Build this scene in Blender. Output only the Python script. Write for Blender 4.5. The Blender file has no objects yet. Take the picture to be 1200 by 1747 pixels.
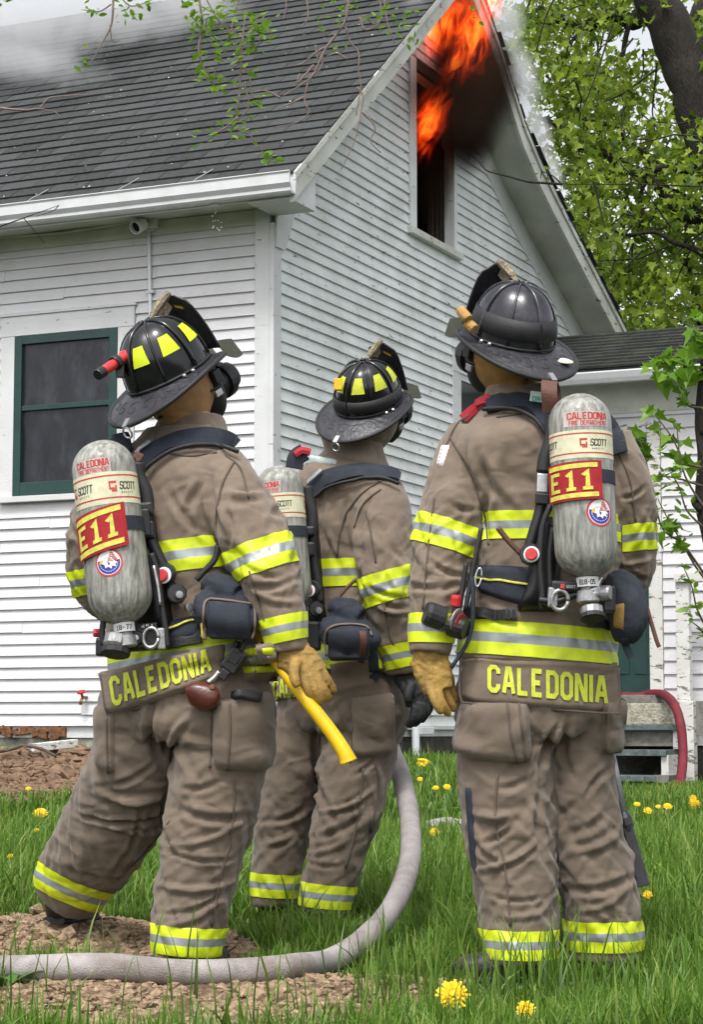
import bpy, bmesh, math, random
import numpy as np
from mathutils import Vector, Matrix
from mathutils.bvhtree import BVHTree
random.seed(7); RNG = np.random.default_rng(11)
scene = bpy.context.scene
COL = scene.collection

# ------------------------------------------------------------------ camera
FPX, CX, CY, HOR, CAMH = 3600.0, 600.0, 873.5, 1240.0, 0.69
TILT = math.atan((HOR - CY) / FPX)
cam_d = bpy.data.cameras.new('camera'); cam = bpy.data.objects.new('camera', cam_d); COL.objects.link(cam)
cam.location = (0, 0, CAMH); cam.rotation_euler = (math.pi / 2 + TILT, 0, 0)
cam_d.sensor_fit = 'VERTICAL'; cam_d.sensor_height = 36; cam_d.sensor_width = 36
cam_d.lens = FPX / 1747 * 36
cam_d.clip_start = 0.1; cam_d.clip_end = 2000
scene.camera = cam

# ------------------------------------------------------------------ sky and sun (bright overcast)
world = bpy.data.worlds.new('World'); scene.world = world; world.use_nodes = True
wn = world.node_tree.nodes; wl = world.node_tree.links
sky = wn.new('ShaderNodeTexSky'); sky.sky_type = 'NISHITA'; sky.sun_disc = False
SUN_DIR = Vector((-0.17, -0.62, 1.10)).normalized()       # towards the sun
sky.sun_elevation = math.asin(SUN_DIR.z); sky.sun_rotation = math.atan2(SUN_DIR.x, SUN_DIR.y)
sky.air_density = 1.0; sky.dust_density = 4.0; sky.ozone_density = 1.0
hs = wn.new('ShaderNodeHueSaturation'); hs.inputs['Saturation'].default_value = 0.16; hs.inputs['Value'].default_value = 1.6
bg = wn['Background']; bg.inputs['Strength'].default_value = 0.15
wl.new(sky.outputs[0], hs.inputs['Color']); wl.new(hs.outputs[0], bg.inputs['Color'])
sun_d = bpy.data.lights.new('sun', 'SUN'); sun_d.energy = 1.9; sun_d.angle = math.radians(12); sun_d.color = (1, .97, .92)
sun = bpy.data.objects.new('sun', sun_d); COL.objects.link(sun)
sun.rotation_euler = SUN_DIR.to_track_quat('Z', 'Y').to_euler(); sun.location = (-6, -8, 14)
scene.view_settings.view_transform = 'Standard'; scene.view_settings.look = 'None'
scene.view_settings.exposure = 0.12; scene.view_settings.gamma = 1.0
scene.render.engine = 'CYCLES'
cy = scene.cycles
cy.use_denoising = True; cy.max_bounces = 6; cy.diffuse_bounces = 2; cy.glossy_bounces = 2
cy.transmission_bounces = 4; cy.transparent_max_bounces = 8; cy.volume_bounces = 1
cy.volume_step_rate = 1.0; cy.volume_max_steps = 128; cy.use_adaptive_sampling = True; cy.adaptive_threshold = 0.02

# ------------------------------------------------------------------ geometry helpers
_c, _s = math.cos(TILT), math.sin(TILT)
CAMP = Vector((0, 0, CAMH))
def ray(px, py):
    x = (px - CX) / FPX; y = (CY - py) / FPX
    return Vector((x, _c - y * _s, _s + y * _c))
def at(px, py, Y):
    d = ray(px, py); return CAMP + d * (Y / d.y)
def lerp(a, b, t): return a + (b - a) * t
def sstep(a, b, x):
    t = np.clip((x - a) / (b - a), 0, 1); return t * t * (3 - 2 * t)

def empty(name, loc=(0, 0, 0), label=None, cat=None, group=None):
    o = bpy.data.objects.new(name, None); COL.objects.link(o); o.location = loc
    o.empty_display_size = .1
    tag(o, label, cat, group); return o
def tag(o, label=None, cat=None, group=None, kind=None):
    for k, v in (('label', label), ('category', cat), ('group', group), ('kind', kind)):
        if v: o[k] = v
    return o
def link(name, me, parent=None, mats=None):
    o = bpy.data.objects.new(name, me); COL.objects.link(o)
    if mats is not None and not me.materials:
        for m in (mats if isinstance(mats, (list, tuple)) else [mats]): me.materials.append(m)
    if parent is not None:
        o.parent = parent; o.matrix_parent_inverse = abs_mat(parent).inverted()
    return o
def abs_mat(o):
    m = o.matrix_basis.copy()
    if o.parent is not None: m = abs_mat(o.parent) @ o.matrix_parent_inverse @ m
    return m
class MB:
    """collects vertices and faces, builds one mesh object"""
    def __init__(s): s.v = []; s.f = []; s.m = []; s.sm = False
    def add(s, vs, fs, mi=0):
        b = len(s.v); s.v += [tuple(v) for v in vs]
        for f in fs: s.f.append([b + i for i in f]); s.m.append(mi)
        return s
    def hexa(s, p, mi=0):     # 8 corners: bottom 0-3, top 4-7
        return s.add(p, [(0, 3, 2, 1), (4, 5, 6, 7), (0, 1, 5, 4), (1, 2, 6, 5), (2, 3, 7, 6), (3, 0, 4, 7)], mi)
    def box(s, c, hx, hy, hz, X=Vector((1, 0, 0)), Y=Vector((0, 1, 0)), Z=Vector((0, 0, 1)), mi=0):
        c = Vector(c); P = []
        for z in (-1, 1):
            for x, y in ((-1, -1), (1, -1), (1, 1), (-1, 1)): P.append(c + X * (x * hx) + Y * (y * hy) + Z * (z * hz))
        return s.hexa(P, mi)
    def tube(s, pts, r, n=8, mi=0, cap=True, flat=None):
        pts = [Vector(p) for p in pts]; N = len(pts)
        if not hasattr(r, '__len__'): r = [r] * N
        rings = []; prev = None
        for i, p in enumerate(pts):
            t = (pts[min(i + 1, N - 1)] - pts[max(i - 1, 0)]).normalized()
            if prev is None:
                a = Vector((0, 0, 1)) if abs(t.z) < .9 else Vector((1, 0, 0))
                x = t.cross(a).normalized()
            else: x = (prev - t * prev.dot(t)).normalized()
            prev = x; y = t.cross(x)
            rings.append([p + (x * math.cos(2 * math.pi * k / n) + y * math.sin(2 * math.pi * k / n)) * r[i] for k in range(n)])
        vs = [v for g in rings for v in g]; fs = []
        for i in range(N - 1):
            for k in range(n):
                k2 = (k + 1) % n; fs.append((i * n + k, i * n + k2, (i + 1) * n + k2, (i + 1) * n + k))
        if cap: fs.append(tuple(range(n))[::-1]); fs.append(tuple((N - 1) * n + k for k in range(n)))
        return s.add(vs, fs, mi)
    def lathe(s, prof, c, A, X, n=20, mi=0):   # prof: (r, h) ; A axis
        c = Vector(c); A = Vector(A).normalized(); X = (Vector(X) - A * Vector(X).dot(A)).normalized(); Yv = A.cross(X)
        vs = []; fs = []
        for r, h in prof:
            for k in range(n):
                a = 2 * math.pi * k / n; vs.append(c + A * h + (X * math.cos(a) + Yv * math.sin(a)) * r)
        for i in range(len(prof) - 1):
            for k in range(n):
                k2 = (k + 1) % n; fs.append((i * n + k, i * n + k2, (i + 1) * n + k2, (i + 1) * n + k))
        fs.append(tuple(range(n))[::-1]); fs.append(tuple((len(prof) - 1) * n + k for k in range(n)))
        return s.add(vs, fs, mi)
    def mesh(s, name, smooth=False):
        me = bpy.data.meshes.new(name); me.from_pydata(s.v, [], s.f)
        me.polygons.foreach_set('material_index', s.m)
        if smooth: me.polygons.foreach_set('use_smooth', [True] * len(s.f))
        me.update(); return me
    def build(s, name, mats, parent=None, smooth=False, bevel=0, fixn=True):
        me = s.mesh(name, smooth)
        if fixn or bevel:
            bm = bmesh.new(); bm.from_mesh(me)
            if fixn: bmesh.ops.recalc_face_normals(bm, faces=bm.faces)
            if bevel:
                ed = [e for e in bm.edges if len(e.link_faces) == 2 and e.calc_face_angle(0) > .6]
                bmesh.ops.bevel(bm, geom=ed, offset=bevel, segments=2, affect='EDGES', profile=.6)
            bm.to_mesh(me); bm.free()
        return link(name, me, parent, mats)
def catmull(P, n):
    P = [np.array(p, float) for p in P]; out = []
    Q = [2 * P[0] - P[1]] + P + [2 * P[-1] - P[-2]]
    for i in range(1, len(Q) - 2):
        a, b, c, d = Q[i - 1:i + 3]
        for k in range(n):
            t = k / n
            out.append(.5 * (2 * b + (c - a) * t + (2 * a - 5 * b + 4 * c - d) * t * t + (3 * b - a - 3 * c + d) * t ** 3))
    out.append(P[-1]); return np.array(out)

# vectorised gradient noise
_perm = np.random.default_rng(3).permutation(256).astype(np.int64); _perm = np.concatenate([_perm, _perm, _perm])
_g = np.random.default_rng(4).normal(size=(256, 3)); _g /= np.linalg.norm(_g, axis=1)[:, None]
def gnoise(p):
    p = np.asarray(p, float); i = np.floor(p).astype(np.int64); f = p - i; i &= 255
    w = f * f * f * (f * (f * 6 - 15) + 10); r = 0
    for dx in (0, 1):
        for dy in (0, 1):
            for dz in (0, 1):
                h = _perm[_perm[_perm[i[..., 0] + dx] + i[..., 1] + dy] + i[..., 2] + dz] & 255
                d = f - np.array([dx, dy, dz]); gr = (_g[h] * d).sum(-1)
                wt = (w[..., 0] if dx else 1 - w[..., 0]) * (w[..., 1] if dy else 1 - w[..., 1]) * (w[..., 2] if dz else 1 - w[..., 2])
                r = r + gr * wt
    return r * 1.6
def fbm(p, o=4):
    r = 0; a = .5; p = np.asarray(p, float)
    for k in range(o): r = r + a * gnoise(p * 2 ** k + 17.3 * k); a *= .5
    return r

# ------------------------------------------------------------------ materials
def newmat(name):
    m = bpy.data.materials.new(name); m.use_nodes = True
    nt = m.node_tree; return m, nt.nodes, nt.links, nt.nodes['Principled BSDF']
def pmat(name, col, rough=.6, var=.12, scale=12, bump=.0, bscale=120, metal=0, coat=0, dirt=None, dirt_amt=.5, dirt_scale=6, spec=.5, rnd=0, aniso=None, detail=6, bdist=.01):
    m, N, L, b = newmat(name)
    tc = N.new('ShaderNodeTexCoord')
    src = tc.outputs['Object']
    if aniso:
        mp = N.new('ShaderNodeMapping'); mp.inputs['Scale'].default_value = aniso; L.new(src, mp.inputs[0]); src = mp.outputs[0]
    n1 = N.new('ShaderNodeTexNoise'); n1.inputs['Scale'].default_value = scale; n1.inputs['Detail'].default_value = detail; n1.inputs['Roughness'].default_value = .6
    L.new(src, n1.inputs['Vector'])
    r = N.new('ShaderNodeMapRange'); r.inputs[1].default_value = .3; r.inputs[2].default_value = .7
    r.inputs[3].default_value = 1 - var; r.inputs[4].default_value = 1 + var
    L.new(n1.outputs[0], r.inputs[0])
    val = r.outputs[0]
    if rnd:
        oi = N.new('ShaderNodeObjectInfo'); r2 = N.new('ShaderNodeMapRange'); r2.inputs[3].default_value = 1 - rnd; r2.inputs[4].default_value = 1 + rnd
        L.new(oi.outputs['Random'], r2.inputs[0]); mu = N.new('ShaderNodeMath'); mu.operation = 'MULTIPLY'
        L.new(val, mu.inputs[0]); L.new(r2.outputs[0], mu.inputs[1]); val = mu.outputs[0]
    sc = N.new('ShaderNodeVectorMath'); sc.operation = 'SCALE'; sc.inputs[0].default_value = col[:3]; L.new(val, sc.inputs['Scale'])
    out = sc.outputs[0]
    if dirt:
        n2 = N.new('ShaderNodeTexNoise'); n2.inputs['Scale'].default_value = dirt_scale; n2.inputs['Detail'].default_value = 9; n2.inputs['Roughness'].default_value = .68
        L.new(src, n2.inputs['Vector'])
        rr = N.new('ShaderNodeMapRange'); rr.inputs[1].default_value = .5; rr.inputs[2].default_value = .68; rr.inputs[4].default_value = dirt_amt
        L.new(n2.outputs[0], rr.inputs[0])
        mx = N.new('ShaderNodeMix'); mx.data_type = 'RGBA'; L.new(rr.outputs[0], mx.inputs[0]); L.new(out, mx.inputs[6]); mx.inputs[7].default_value = (*dirt, 1)
        out = mx.outputs[2]
    L.new(out, b.inputs['Base Color'])
    b.inputs['Roughness'].default_value = rough; b.inputs['Metallic'].default_value = metal
    b.inputs['Specular IOR Level'].default_value = spec
    if coat: b.inputs['Coat Weight'].default_value = coat; b.inputs['Coat Roughness'].default_value = .12
    if bump:
        n3 = N.new('ShaderNodeTexNoise'); n3.inputs['Scale'].default_value = bscale; n3.inputs['Detail'].default_value = 4; L.new(src, n3.inputs['Vector'])
        bp = N.new('ShaderNodeBump'); bp.inputs['Strength'].default_value = bump; bp.inputs['Distance'].default_value = bdist
        L.new(n3.outputs[0], bp.inputs['Height']); L.new(bp.outputs[0], b.inputs['Normal'])
    return m
M = {}
def paint_mat(name, base, peel, peel_lo, grime):
    """old white paint: chipping to grey wood, run-down grime"""
    m, N, L, b = newmat(name)
    tc = N.new('ShaderNodeTexCoord'); geo = N.new('ShaderNodeNewGeometry')
    mp = N.new('ShaderNodeMapping'); mp.inputs['Scale'].default_value = (1, 1, 3.2); L.new(geo.outputs['Position'], mp.inputs[0])
    n1 = N.new('ShaderNodeTexNoise'); n1.inputs['Scale'].default_value = 7; n1.inputs['Detail'].default_value = 10; n1.inputs['Roughness'].default_value = .72; L.new(mp.outputs[0], n1.inputs['Vector'])
    cr = N.new('ShaderNodeMapRange'); cr.inputs[1].default_value = peel_lo; cr.inputs[2].default_value = peel_lo + .015; L.new(n1.outputs[0], cr.inputs[0])
    n2 = N.new('ShaderNodeTexNoise'); n2.inputs['Scale'].default_value = 3; n2.inputs['Detail'].default_value = 6; L.new(geo.outputs['Position'], n2.inputs['Vector'])
    gr = N.new('ShaderNodeMapRange'); gr.inputs[1].default_value = .35; gr.inputs[2].default_value = .75; gr.inputs[3].default_value = 0; gr.inputs[4].default_value = grime; L.new(n2.outputs[0], gr.inputs[0])
    mx = N.new('ShaderNodeMix'); mx.data_type = 'RGBA'; mx.inputs[6].default_value = (*base, 1); mx.inputs[7].default_value = (base[0] * .6, base[1] * .6, base[2] * .55, 1); L.new(gr.outputs[0], mx.inputs[0])
    m2 = N.new('ShaderNodeMix'); m2.data_type = 'RGBA'; L.new(cr.outputs[0], m2.inputs[0]); L.new(mx.outputs[2], m2.inputs[6]); m2.inputs[7].default_value = (*peel, 1)
    L.new(m2.outputs[2], b.inputs['Base Color']); b.inputs['Roughness'].default_value = .6
    n3 = N.new('ShaderNodeTexNoise'); n3.inputs['Scale'].default_value = 40; n3.inputs['Detail'].default_value = 8; L.new(mp.outputs[0], n3.inputs['Vector'])
    ad = N.new('ShaderNodeMath'); ad.operation = 'SUBTRACT'; L.new(n3.outputs[0], ad.inputs[0]); L.new(cr.outputs[0], ad.inputs[1])
    bp = N.new('ShaderNodeBump'); bp.inputs['Strength'].default_value = .55; bp.inputs['Distance'].default_value = .006
    L.new(ad.outputs[0], bp.inputs['Height']); L.new(bp.outputs[0], b.inputs['Normal'])
    return m
M['siding'] = paint_mat('white_siding_paint', (.70, .69, .715), (.26, .23, .20), .68, .3)
M['gable'] = paint_mat('weathered_siding_paint', (.80, .83, .84), (.13, .115, .095), .628, .6)
M['trim'] = paint_mat('trim_paint', (.67, .68, .69), (.2, .17, .145), .635, .35)
M['rake'] = paint_mat('weathered_rake_paint', (.66, .67, .62), (.14, .12, .10), .60, .6)
M['soffit'] = paint_mat('aged_soffit_paint', (.60, .61, .54), (.22, .19, .15), .66, .7)
M['gutter'] = pmat('white_gutter', (.62, .63, .645), .35, .06, 5, dirt=(.5, .5, .48), dirt_amt=.3)
M['shingle'] = pmat('asphalt_shingle', (.037, .040, .041), .9, .6, 110, bump=.6, bscale=420, rnd=.4, dirt=(.085, .085, .08), dirt_amt=.55, dirt_scale=6, detail=3, bdist=.004)
M['shingle_moss'] = pmat('mossy_shingle', (.020, .023, .021), .9, .5, 120, bump=.6, bscale=300, rnd=.3, dirt=(.06, .075, .04), dirt_amt=.6, dirt_scale=3, detail=3)
M['green'] = pmat('dark_green_paint', (.012, .045, .04), .4, .25, 6, bump=.05)
M['screen'] = pmat('dark_window_screen', (.012, .014, .019), .28, .6, 9, bump=.15, bscale=300, dirt=(.05, .055, .065), dirt_amt=.6, dirt_scale=5, aniso=(1, 1, .5))  # paler streaks in the colour imitate pane reflections, along with scratches
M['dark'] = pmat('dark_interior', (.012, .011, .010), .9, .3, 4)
M['char'] = pmat('charred_wood', (.035, .027, .022), .85, .6, 25, bump=.5, bscale=60)
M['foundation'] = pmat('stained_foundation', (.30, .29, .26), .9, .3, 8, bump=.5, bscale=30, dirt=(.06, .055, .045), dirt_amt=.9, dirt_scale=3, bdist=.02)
M['foundation_dark'] = pmat('dark_foundation', (.05, .048, .035), .9, .4, 8, bump=.5, bscale=30, dirt=(.22, .2, .16), dirt_amt=.5, dirt_scale=7, bdist=.02)  # much darker tone than the long wall foundation, with paler blotches
M['rot'] = pmat('rotten_wood', (.16, .07, .03), .9, .6, 25, bump=.9, bscale=40)
M['graywood'] = pmat('weathered_grey_wood', (.20, .19, .17), .85, .35, 14, bump=.5, bscale=60, dirt=(.07, .075, .05), dirt_amt=.7, dirt_scale=5)
M['slate'] = pmat('worn_tread_paint', (.11, .14, .14), .8, .4, 20, bump=.4, bscale=60, dirt=(.05, .05, .045), dirt_amt=.8, dirt_scale=8)
M['peelwood'] = paint_mat('flaking_post_paint', (.72, .71, .69), (.20, .17, .13), .56, .5)
M['mossstone'] = pmat('lichen_stone', (.42, .40, .33), .95, .4, 25, bump=.8, bscale=50, dirt=(.16, .14, .06), dirt_amt=.85, dirt_scale=9, bdist=.02)
M['alu_strap'] = pmat('dull_hanger_metal', (.30, .31, .32), .5, .2)
M['pvc'] = pmat('white_pipe', (.75, .78, .8), .35, .05)
# ------------------------------------------------------------------ ground
def gz(x, y):
    x = np.asarray(x, float); y = np.asarray(y, float)
    base = sstep(9, 17, y) * .34 * (1 - .78 * sstep(.9, 2.6, x))
    m = .16 * np.exp(-(((x + 2.35) / .9) ** 2 + ((y - 16.2) / 1.5) ** 2))
    m = m + .085 * np.exp(-(((x + 1.0) / .55) ** 2 + ((y - 6.85) / .45) ** 2))
    m = m + .05 * np.exp(-(((x + .62) / .3) ** 2 + ((y - 5.45) / .25) ** 2))
    m = m + .03 * np.exp(-(((x + .1) / .3) ** 2 + ((y - 5.65) / .2) ** 2))
    p = np.stack([x, y, np.zeros_like(x)], -1)
    return base + m + .035 * fbm(p * 1.3, 2) * sstep(0, 3, y)
def gz1(x, y): return float(gz(np.array([x]), np.array([y]))[0])
def dirtmask(x, y):
    x = np.asarray(x, float); y = np.asarray(y, float)
    p = np.stack([x, y, np.zeros_like(x)], -1)
    def g(cx, cy_, rx, ry): return np.exp(-(((x - cx) / rx) ** 2 + ((y - cy_) / ry) ** 2))
    m = 1.5 * g(-2.2, 15.4, .9, 1.7) + 1.1 * g(-.78, 6.75, .42, .5) + .9 * g(-.45, 6.35, .3, .35) + 3.0 * g(-.45, 5.12, .42, .45) + 1.9 * g(-.10, 5.3, .3, .3) + .75 * g(-1.0, 6.2, .3, .4) + .7 * g(.18, 5.75, .2, .09) + .5 * g(-.3, 7.4, .3, .4)
    return np.clip((m + .7 * fbm(p * 3.1, 3) - .38) * 2.2, 0, 1)
def ground_px(px, py):
    """where a pixel's ray meets the ground"""
    d = ray(px, py); k = 3.0
    for _ in range(600):
        P = CAMP + d * k
        if P.z < gz1(P.x, P.y): break
        k += .05
    return P
def make_ground():
    xs = np.concatenate([np.linspace(-400, -9, 14), np.linspace(-8, -2.6, 28), np.linspace(-2.5, 2.5, 151), np.linspace(2.6, 9, 34), np.linspace(10, 400, 14)])
    ys = np.concatenate([np.linspace(-60, 3.8, 14), np.linspace(4, 9, 151), np.linspace(9.06, 18, 110), np.linspace(18.3, 40, 40), np.linspace(45, 700, 16)])
    X, Y = np.meshgrid(xs, ys); Z = gz(X, Y); D = dirtmask(X, Y) * ((np.abs(X) < 6) & (Y < 20))
    P = np.stack([X, Y, np.zeros_like(X)], -1)
    Z = Z + D * .022 * fbm(P * 9, 3) + D * .012 * np.abs(gnoise(P * 26))
    nx, ny = len(xs), len(ys)
    V = np.stack([X, Y, Z], -1).reshape(-1, 3)
    F = [(j * nx + i, j * nx + i + 1, (j + 1) * nx + i + 1, (j + 1) * nx + i) for j in range(ny - 1) for i in range(nx - 1)]
    me = bpy.data.meshes.new('ground'); me.from_pydata(V.tolist(), [], F)
    a = me.attributes.new('dirt', 'FLOAT', 'POINT'); a.data.foreach_set('value', D.reshape(-1))
    me.polygons.foreach_set('use_smooth', [True] * len(F))
    m, N, L, b = newmat('lawn_soil')
    at_ = N.new('ShaderNodeAttribute'); at_.attribute_name = 'dirt'
    geo = N.new('ShaderNodeNewGeometry')
    n1 = N.new('ShaderNodeTexNoise'); n1.inputs['Scale'].default_value = 35; n1.inputs['Detail'].default_value = 10; n1.inputs['Roughness'].default_value = .75; L.new(geo.outputs['Position'], n1.inputs['Vector'])
    c1 = N.new('ShaderNodeValToRGB'); e = c1.color_ramp.elements
    e[0].position = .3; e[0].color = (.045, .026, .014, 1); e[1].position = .7; e[1].color = (.29, .20, .12, 1)
    k = c1.color_ramp.elements.new(.5); k.color = (.17, .105, .058, 1); L.new(n1.outputs[0], c1.inputs[0])
    c2 = N.new('ShaderNodeValToRGB'); e = c2.color_ramp.elements; e[0].position = .3; e[0].color = (.008, .014, .004, 1); e[1].position = .75; e[1].color = (.035, .06, .014, 1); L.new(n1.outputs[0], c2.inputs[0])
    mx = N.new('ShaderNodeMix'); mx.data_type = 'RGBA'; L.new(at_.outputs['Fac'], mx.inputs[0]); L.new(c2.outputs[0], mx.inputs[6]); L.new(c1.outputs[0], mx.inputs[7])
    L.new(mx.outputs[2], b.inputs['Base Color']); b.inputs['Roughness'].default_value = .95
    bp = N.new('ShaderNodeBump'); bp.inputs['Strength'].default_value = .9; bp.inputs['Distance'].default_value = .02; L.new(n1.outputs[0], bp.inputs['Height']); L.new(bp.outputs[0], b.inputs['Normal'])
    o = link('ground', me, None, m); tag(o, kind='structure'); return o
make_ground()

# ------------------------------------------------------------------ house
AZ = math.atan((2240 - 600) * math.cos(TILT) / FPX)
U = Vector((math.sin(AZ), math.cos(AZ), 0)); NN = Vector((math.cos(AZ), -math.sin(AZ), 0)); UP = Vector((0, 0, 1))
C0 = at(462, 780, 17.0); C0.z = 0
def PG(t, z, o=0): return C0 + U * t + NN * o + UP * z        # gable wall frame
def PL(l, z, o=0): return C0 - NN * l - U * o + UP * z         # long wall frame
TW = 6.0
def PW(w, z, o=0): return C0 + U * (TW - o) + NN * w + UP * z  # wing wall frame
def wing_px(px, py, o=0):
    d = ray(px, py); k = (C0 + U * (TW - o) - CAMP).dot(U) / d.dot(U); p = CAMP + d * k
    return (p - C0).dot(NN), p.z
house = empty('house', C0, 'white clapboard house with burning attic window, dark shingle roof and green framed window', 'house')
Z0 = .70
PROF = [(-.48, 5.08), (3.457, 8.19), (4.95, 6.92), (5.45, 6.63), (6.2, 6.29), (8.51, 5.32)]
def roofz(t):
    return float(np.interp(t, [p[0] for p in PROF], [p[1] for p in PROF]))
def slab(F, a0, a1, z0, z1, o0, o1, mb=None, mi=0):
    mb = mb or MB()
    return mb.hexa([F(a0, z0, o0), F(a1, z0, o0), F(a1, z0, o1), F(a0, z0, o1), F(a0, z1, o0), F(a1, z1, o0), F(a1, z1, o1), F(a0, z1, o1)], mi)
def clap(F, parent, a0b, a0t, a1b, a1t, z0, z1, m, sag=0):
    j = random.uniform(-.0045, .0045); sag = sag or random.uniform(-.005, .005)
    mb = MB(); ob, ot = .0275 + random.uniform(0, .004), .006
    mb.hexa([F(a0b, z0 + j, 0), F(a1b, z0 + j + sag, 0), F(a1b, z0 + j + sag, ob), F(a0b, z0 + j, ob),
             F(a0t, z1 + .012, 0), F(a1t, z1 + .012 + sag, 0), F(a1t, z1 + .012 + sag, ot), F(a0t, z1 + .012, ot)])
    mb.build('clapboard', m, parent, fixn=False)
# long wall ---------------------------------------------------------
wallL = slab(PL, .0, 6.0, .60, 5.0, -.12, -.003).build('wall', M['siding'], house)
EX = .0985
WX0, WX1, WZ0, WZ1 = 1.27, 2.60, 2.60, 4.22      # window casing outer box on the long wall
z = Z0; k = 0
while z < 4.80:
    z1 = z + EX
    segs = [(.135, 6.0)]
    if z1 > WZ0 and z < WZ1: segs = [(.135, WX0 - .005), (WX1 + .005, 6.0)]
    for a, b in segs:
        cuts = [a]
        if b - a > 2 and random.random() < .6:
            c = random.uniform(a + .8, min(b, 3.0) - .2)
            cuts.append(c)
        cuts.append(b)
        for q in range(len(cuts) - 1):
            clap(PL, wallL, cuts[q] + .0015, cuts[q] + .0015, cuts[q + 1] - .0015, cuts[q + 1] - .0015, z, z1, M['siding'])
    z = z1
slab(PL, .0, .132, .62, 4.93, .0, .042).build('corner_board', M['trim'], house, bevel=.004)
slab(PL, .133, 6.0, 4.80, 4.925, .0, .034).build('frieze_board', M['soffit'], house)
slab(PL, -.05, 6.0, -.1, .69, -.3, -.02).build('foundation', M['foundation'], house)
mb = MB()
for i in range(14):
    a = 1.95 + i * .06; mb.box(PL(a, .655 + random.uniform(-.02, .01), .0), .045, .03, .015 + random.uniform(0, .04), (NN + UP * random.uniform(-.3, .3)).normalized(), U, UP)
mb.build('rotten_sill', M['rot'], house, bevel=.008)
# window in the long wall
win = slab(PL, WX0 + .005, WX1 - .005, WZ0, WZ0 + .05, .0, .075).build('window', M['trim'], house, bevel=.004)   # its sill is the base
slab(PL, WX0, WX0 + .16, WZ0 + .052, WZ1 - .175, .0, .036).build('casing', M['trim'], win)
slab(PL, WX1 - .14, WX1, WZ0 + .052, WZ1 - .175, .0, .036).build('casing', M['trim'], win)
slab(PL, WX0, WX1, WZ1 - .173, WZ1, .0, .040).build('casing', M['trim'], win)
slab(PL, WX0 - .02, WX1 + .02, WZ1 + .002, WZ1 + .022, .0, .055).build('head_cap', M['trim'], win)
fa0, fa1, fz0, fz1 = WX0 + .163, WX1 - .143, WZ0 + .054, WZ1 - .177
mb = MB(); g = .075
slab(PL, fa0, fa0 + g, fz0, fz1, -.02, .046, mb); slab(PL, fa1 - g, fa1, fz0, fz1, -.02, .046, mb)
slab(PL, fa0 + g, fa1 - g, fz1 - g, fz1, -.02, .044, mb); slab(PL, fa0 + g, fa1 - g, fz0, fz0 + .115, -.02, .044, mb)
zm = lerp(fz0, fz1, .545); slab(PL, fa0 + g, fa1 - g, zm - .022, zm + .022, -.02, .036, mb)
mb.build('screen_frame', M['green'], win, bevel=.004)
slab(PL, fa0 + g, fa1 - g, fz0 + .115, zm - .022, -.01, .006).build('screen_pane', M['screen'], win)
slab(PL, fa0 + g, fa1 - g, zm + .022, fz1 - g, -.01, .012).build('screen_pane', M['screen'], win)
# gable wall ---------------------------------------------------------
GW = (3.02, 3.99, 5.40, 6.98)                     # burnt attic window opening
FWc = (3.95, 5.2, 2.5, 4.36)                      # ground floor window incl. casing
mb = MB()
T1 = 8.1
zt = lambda t: roofz(t) - .10
# sheathing around the attic opening (polygon strips)
def strip(t0, t1, za, zb):
    n = 6
    for i in range(n):
        a, b = lerp(t0, t1, i / n), lerp(t0, t1, (i + 1) / n)
        A0, A1 = (za(a), za(b)) if callable(za) else (za, za); B0, B1 = (zb(a), zb(b)) if callable(zb) else (zb, zb)
        mb.hexa([PG(a, A0, -.12), PG(b, A1, -.12), PG(b, A1, -.003), PG(a, A0, -.003), PG(a, B0, -.12), PG(b, B1, -.12), PG(b, B1, -.003), PG(a, B0, -.003)])
strip(.0, GW[0], .6, zt); strip(GW[0], GW[1], .6, GW[2]); strip(GW[0], GW[1], GW[3], zt); strip(GW[1], T1, .6, zt)
wallG = mb.build('wall', M['gable'], house, fixn=False)
def fr_low(t): return roofz(t) - .20 - .30         # lower edge of the frieze along the rake
z = Z0
ts = np.linspace(0.105, T1, 700); fl = np.array([fr_low(t) for t in ts])
while z < 7.4:
    z1 = z + EX
    okb = ts[fl > z]; okt = ts[fl > z1]
    if len(okt) < 4: break
    L0b, L1b, L0t, L1t = okb[0], okb[-1], okt[0], okt[-1]
    if T1 - L1t < .02: L1b = L1t = T1
    holes = []
    if z1 > GW[2] - .06 and z < GW[3] + .1: holes.append((GW[0] - .155, GW[1] + .095))
    if z1 > FWc[2] and z < FWc[3]: holes.append((FWc[0], FWc[1]))
    segs = []; a = (L0b, L0t)
    for h in holes: segs.append((a[0], a[1], h[0], h[0])); a = (h[1], h[1])
    segs.append((a[0], a[1], L1b, L1t))
    for a0b, a0t, a1b, a1t in segs:
        if a1t - a0t < .03: continue
        cuts = []
        if a1t - a0t > 2.2 and random.random() < .7: cuts = [random.uniform(a0t + .5, a1t - .5)]
        e = [(a0b, a0t)] + [(c, c) for c in cuts] + [(a1b, a1t)]
        for q in range(len(e) - 1):
            clap(PG, wallG, e[q][0] + .001, e[q][1] + .001, e[q + 1][0] - .001, e[q + 1][1] - .001, z, z1, M['gable'], sag=random.uniform(-.003, .003))
    z = z1
slab(PG, -.04, .10, .62, 4.80, .0, .042).build('corner_board', M['trim'], house, bevel=.004)
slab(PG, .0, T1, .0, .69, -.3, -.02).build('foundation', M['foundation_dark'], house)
slab(PG, .11, T1, .665, .698, -.02, .045).build('water_table', M['trim'], house)
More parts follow.
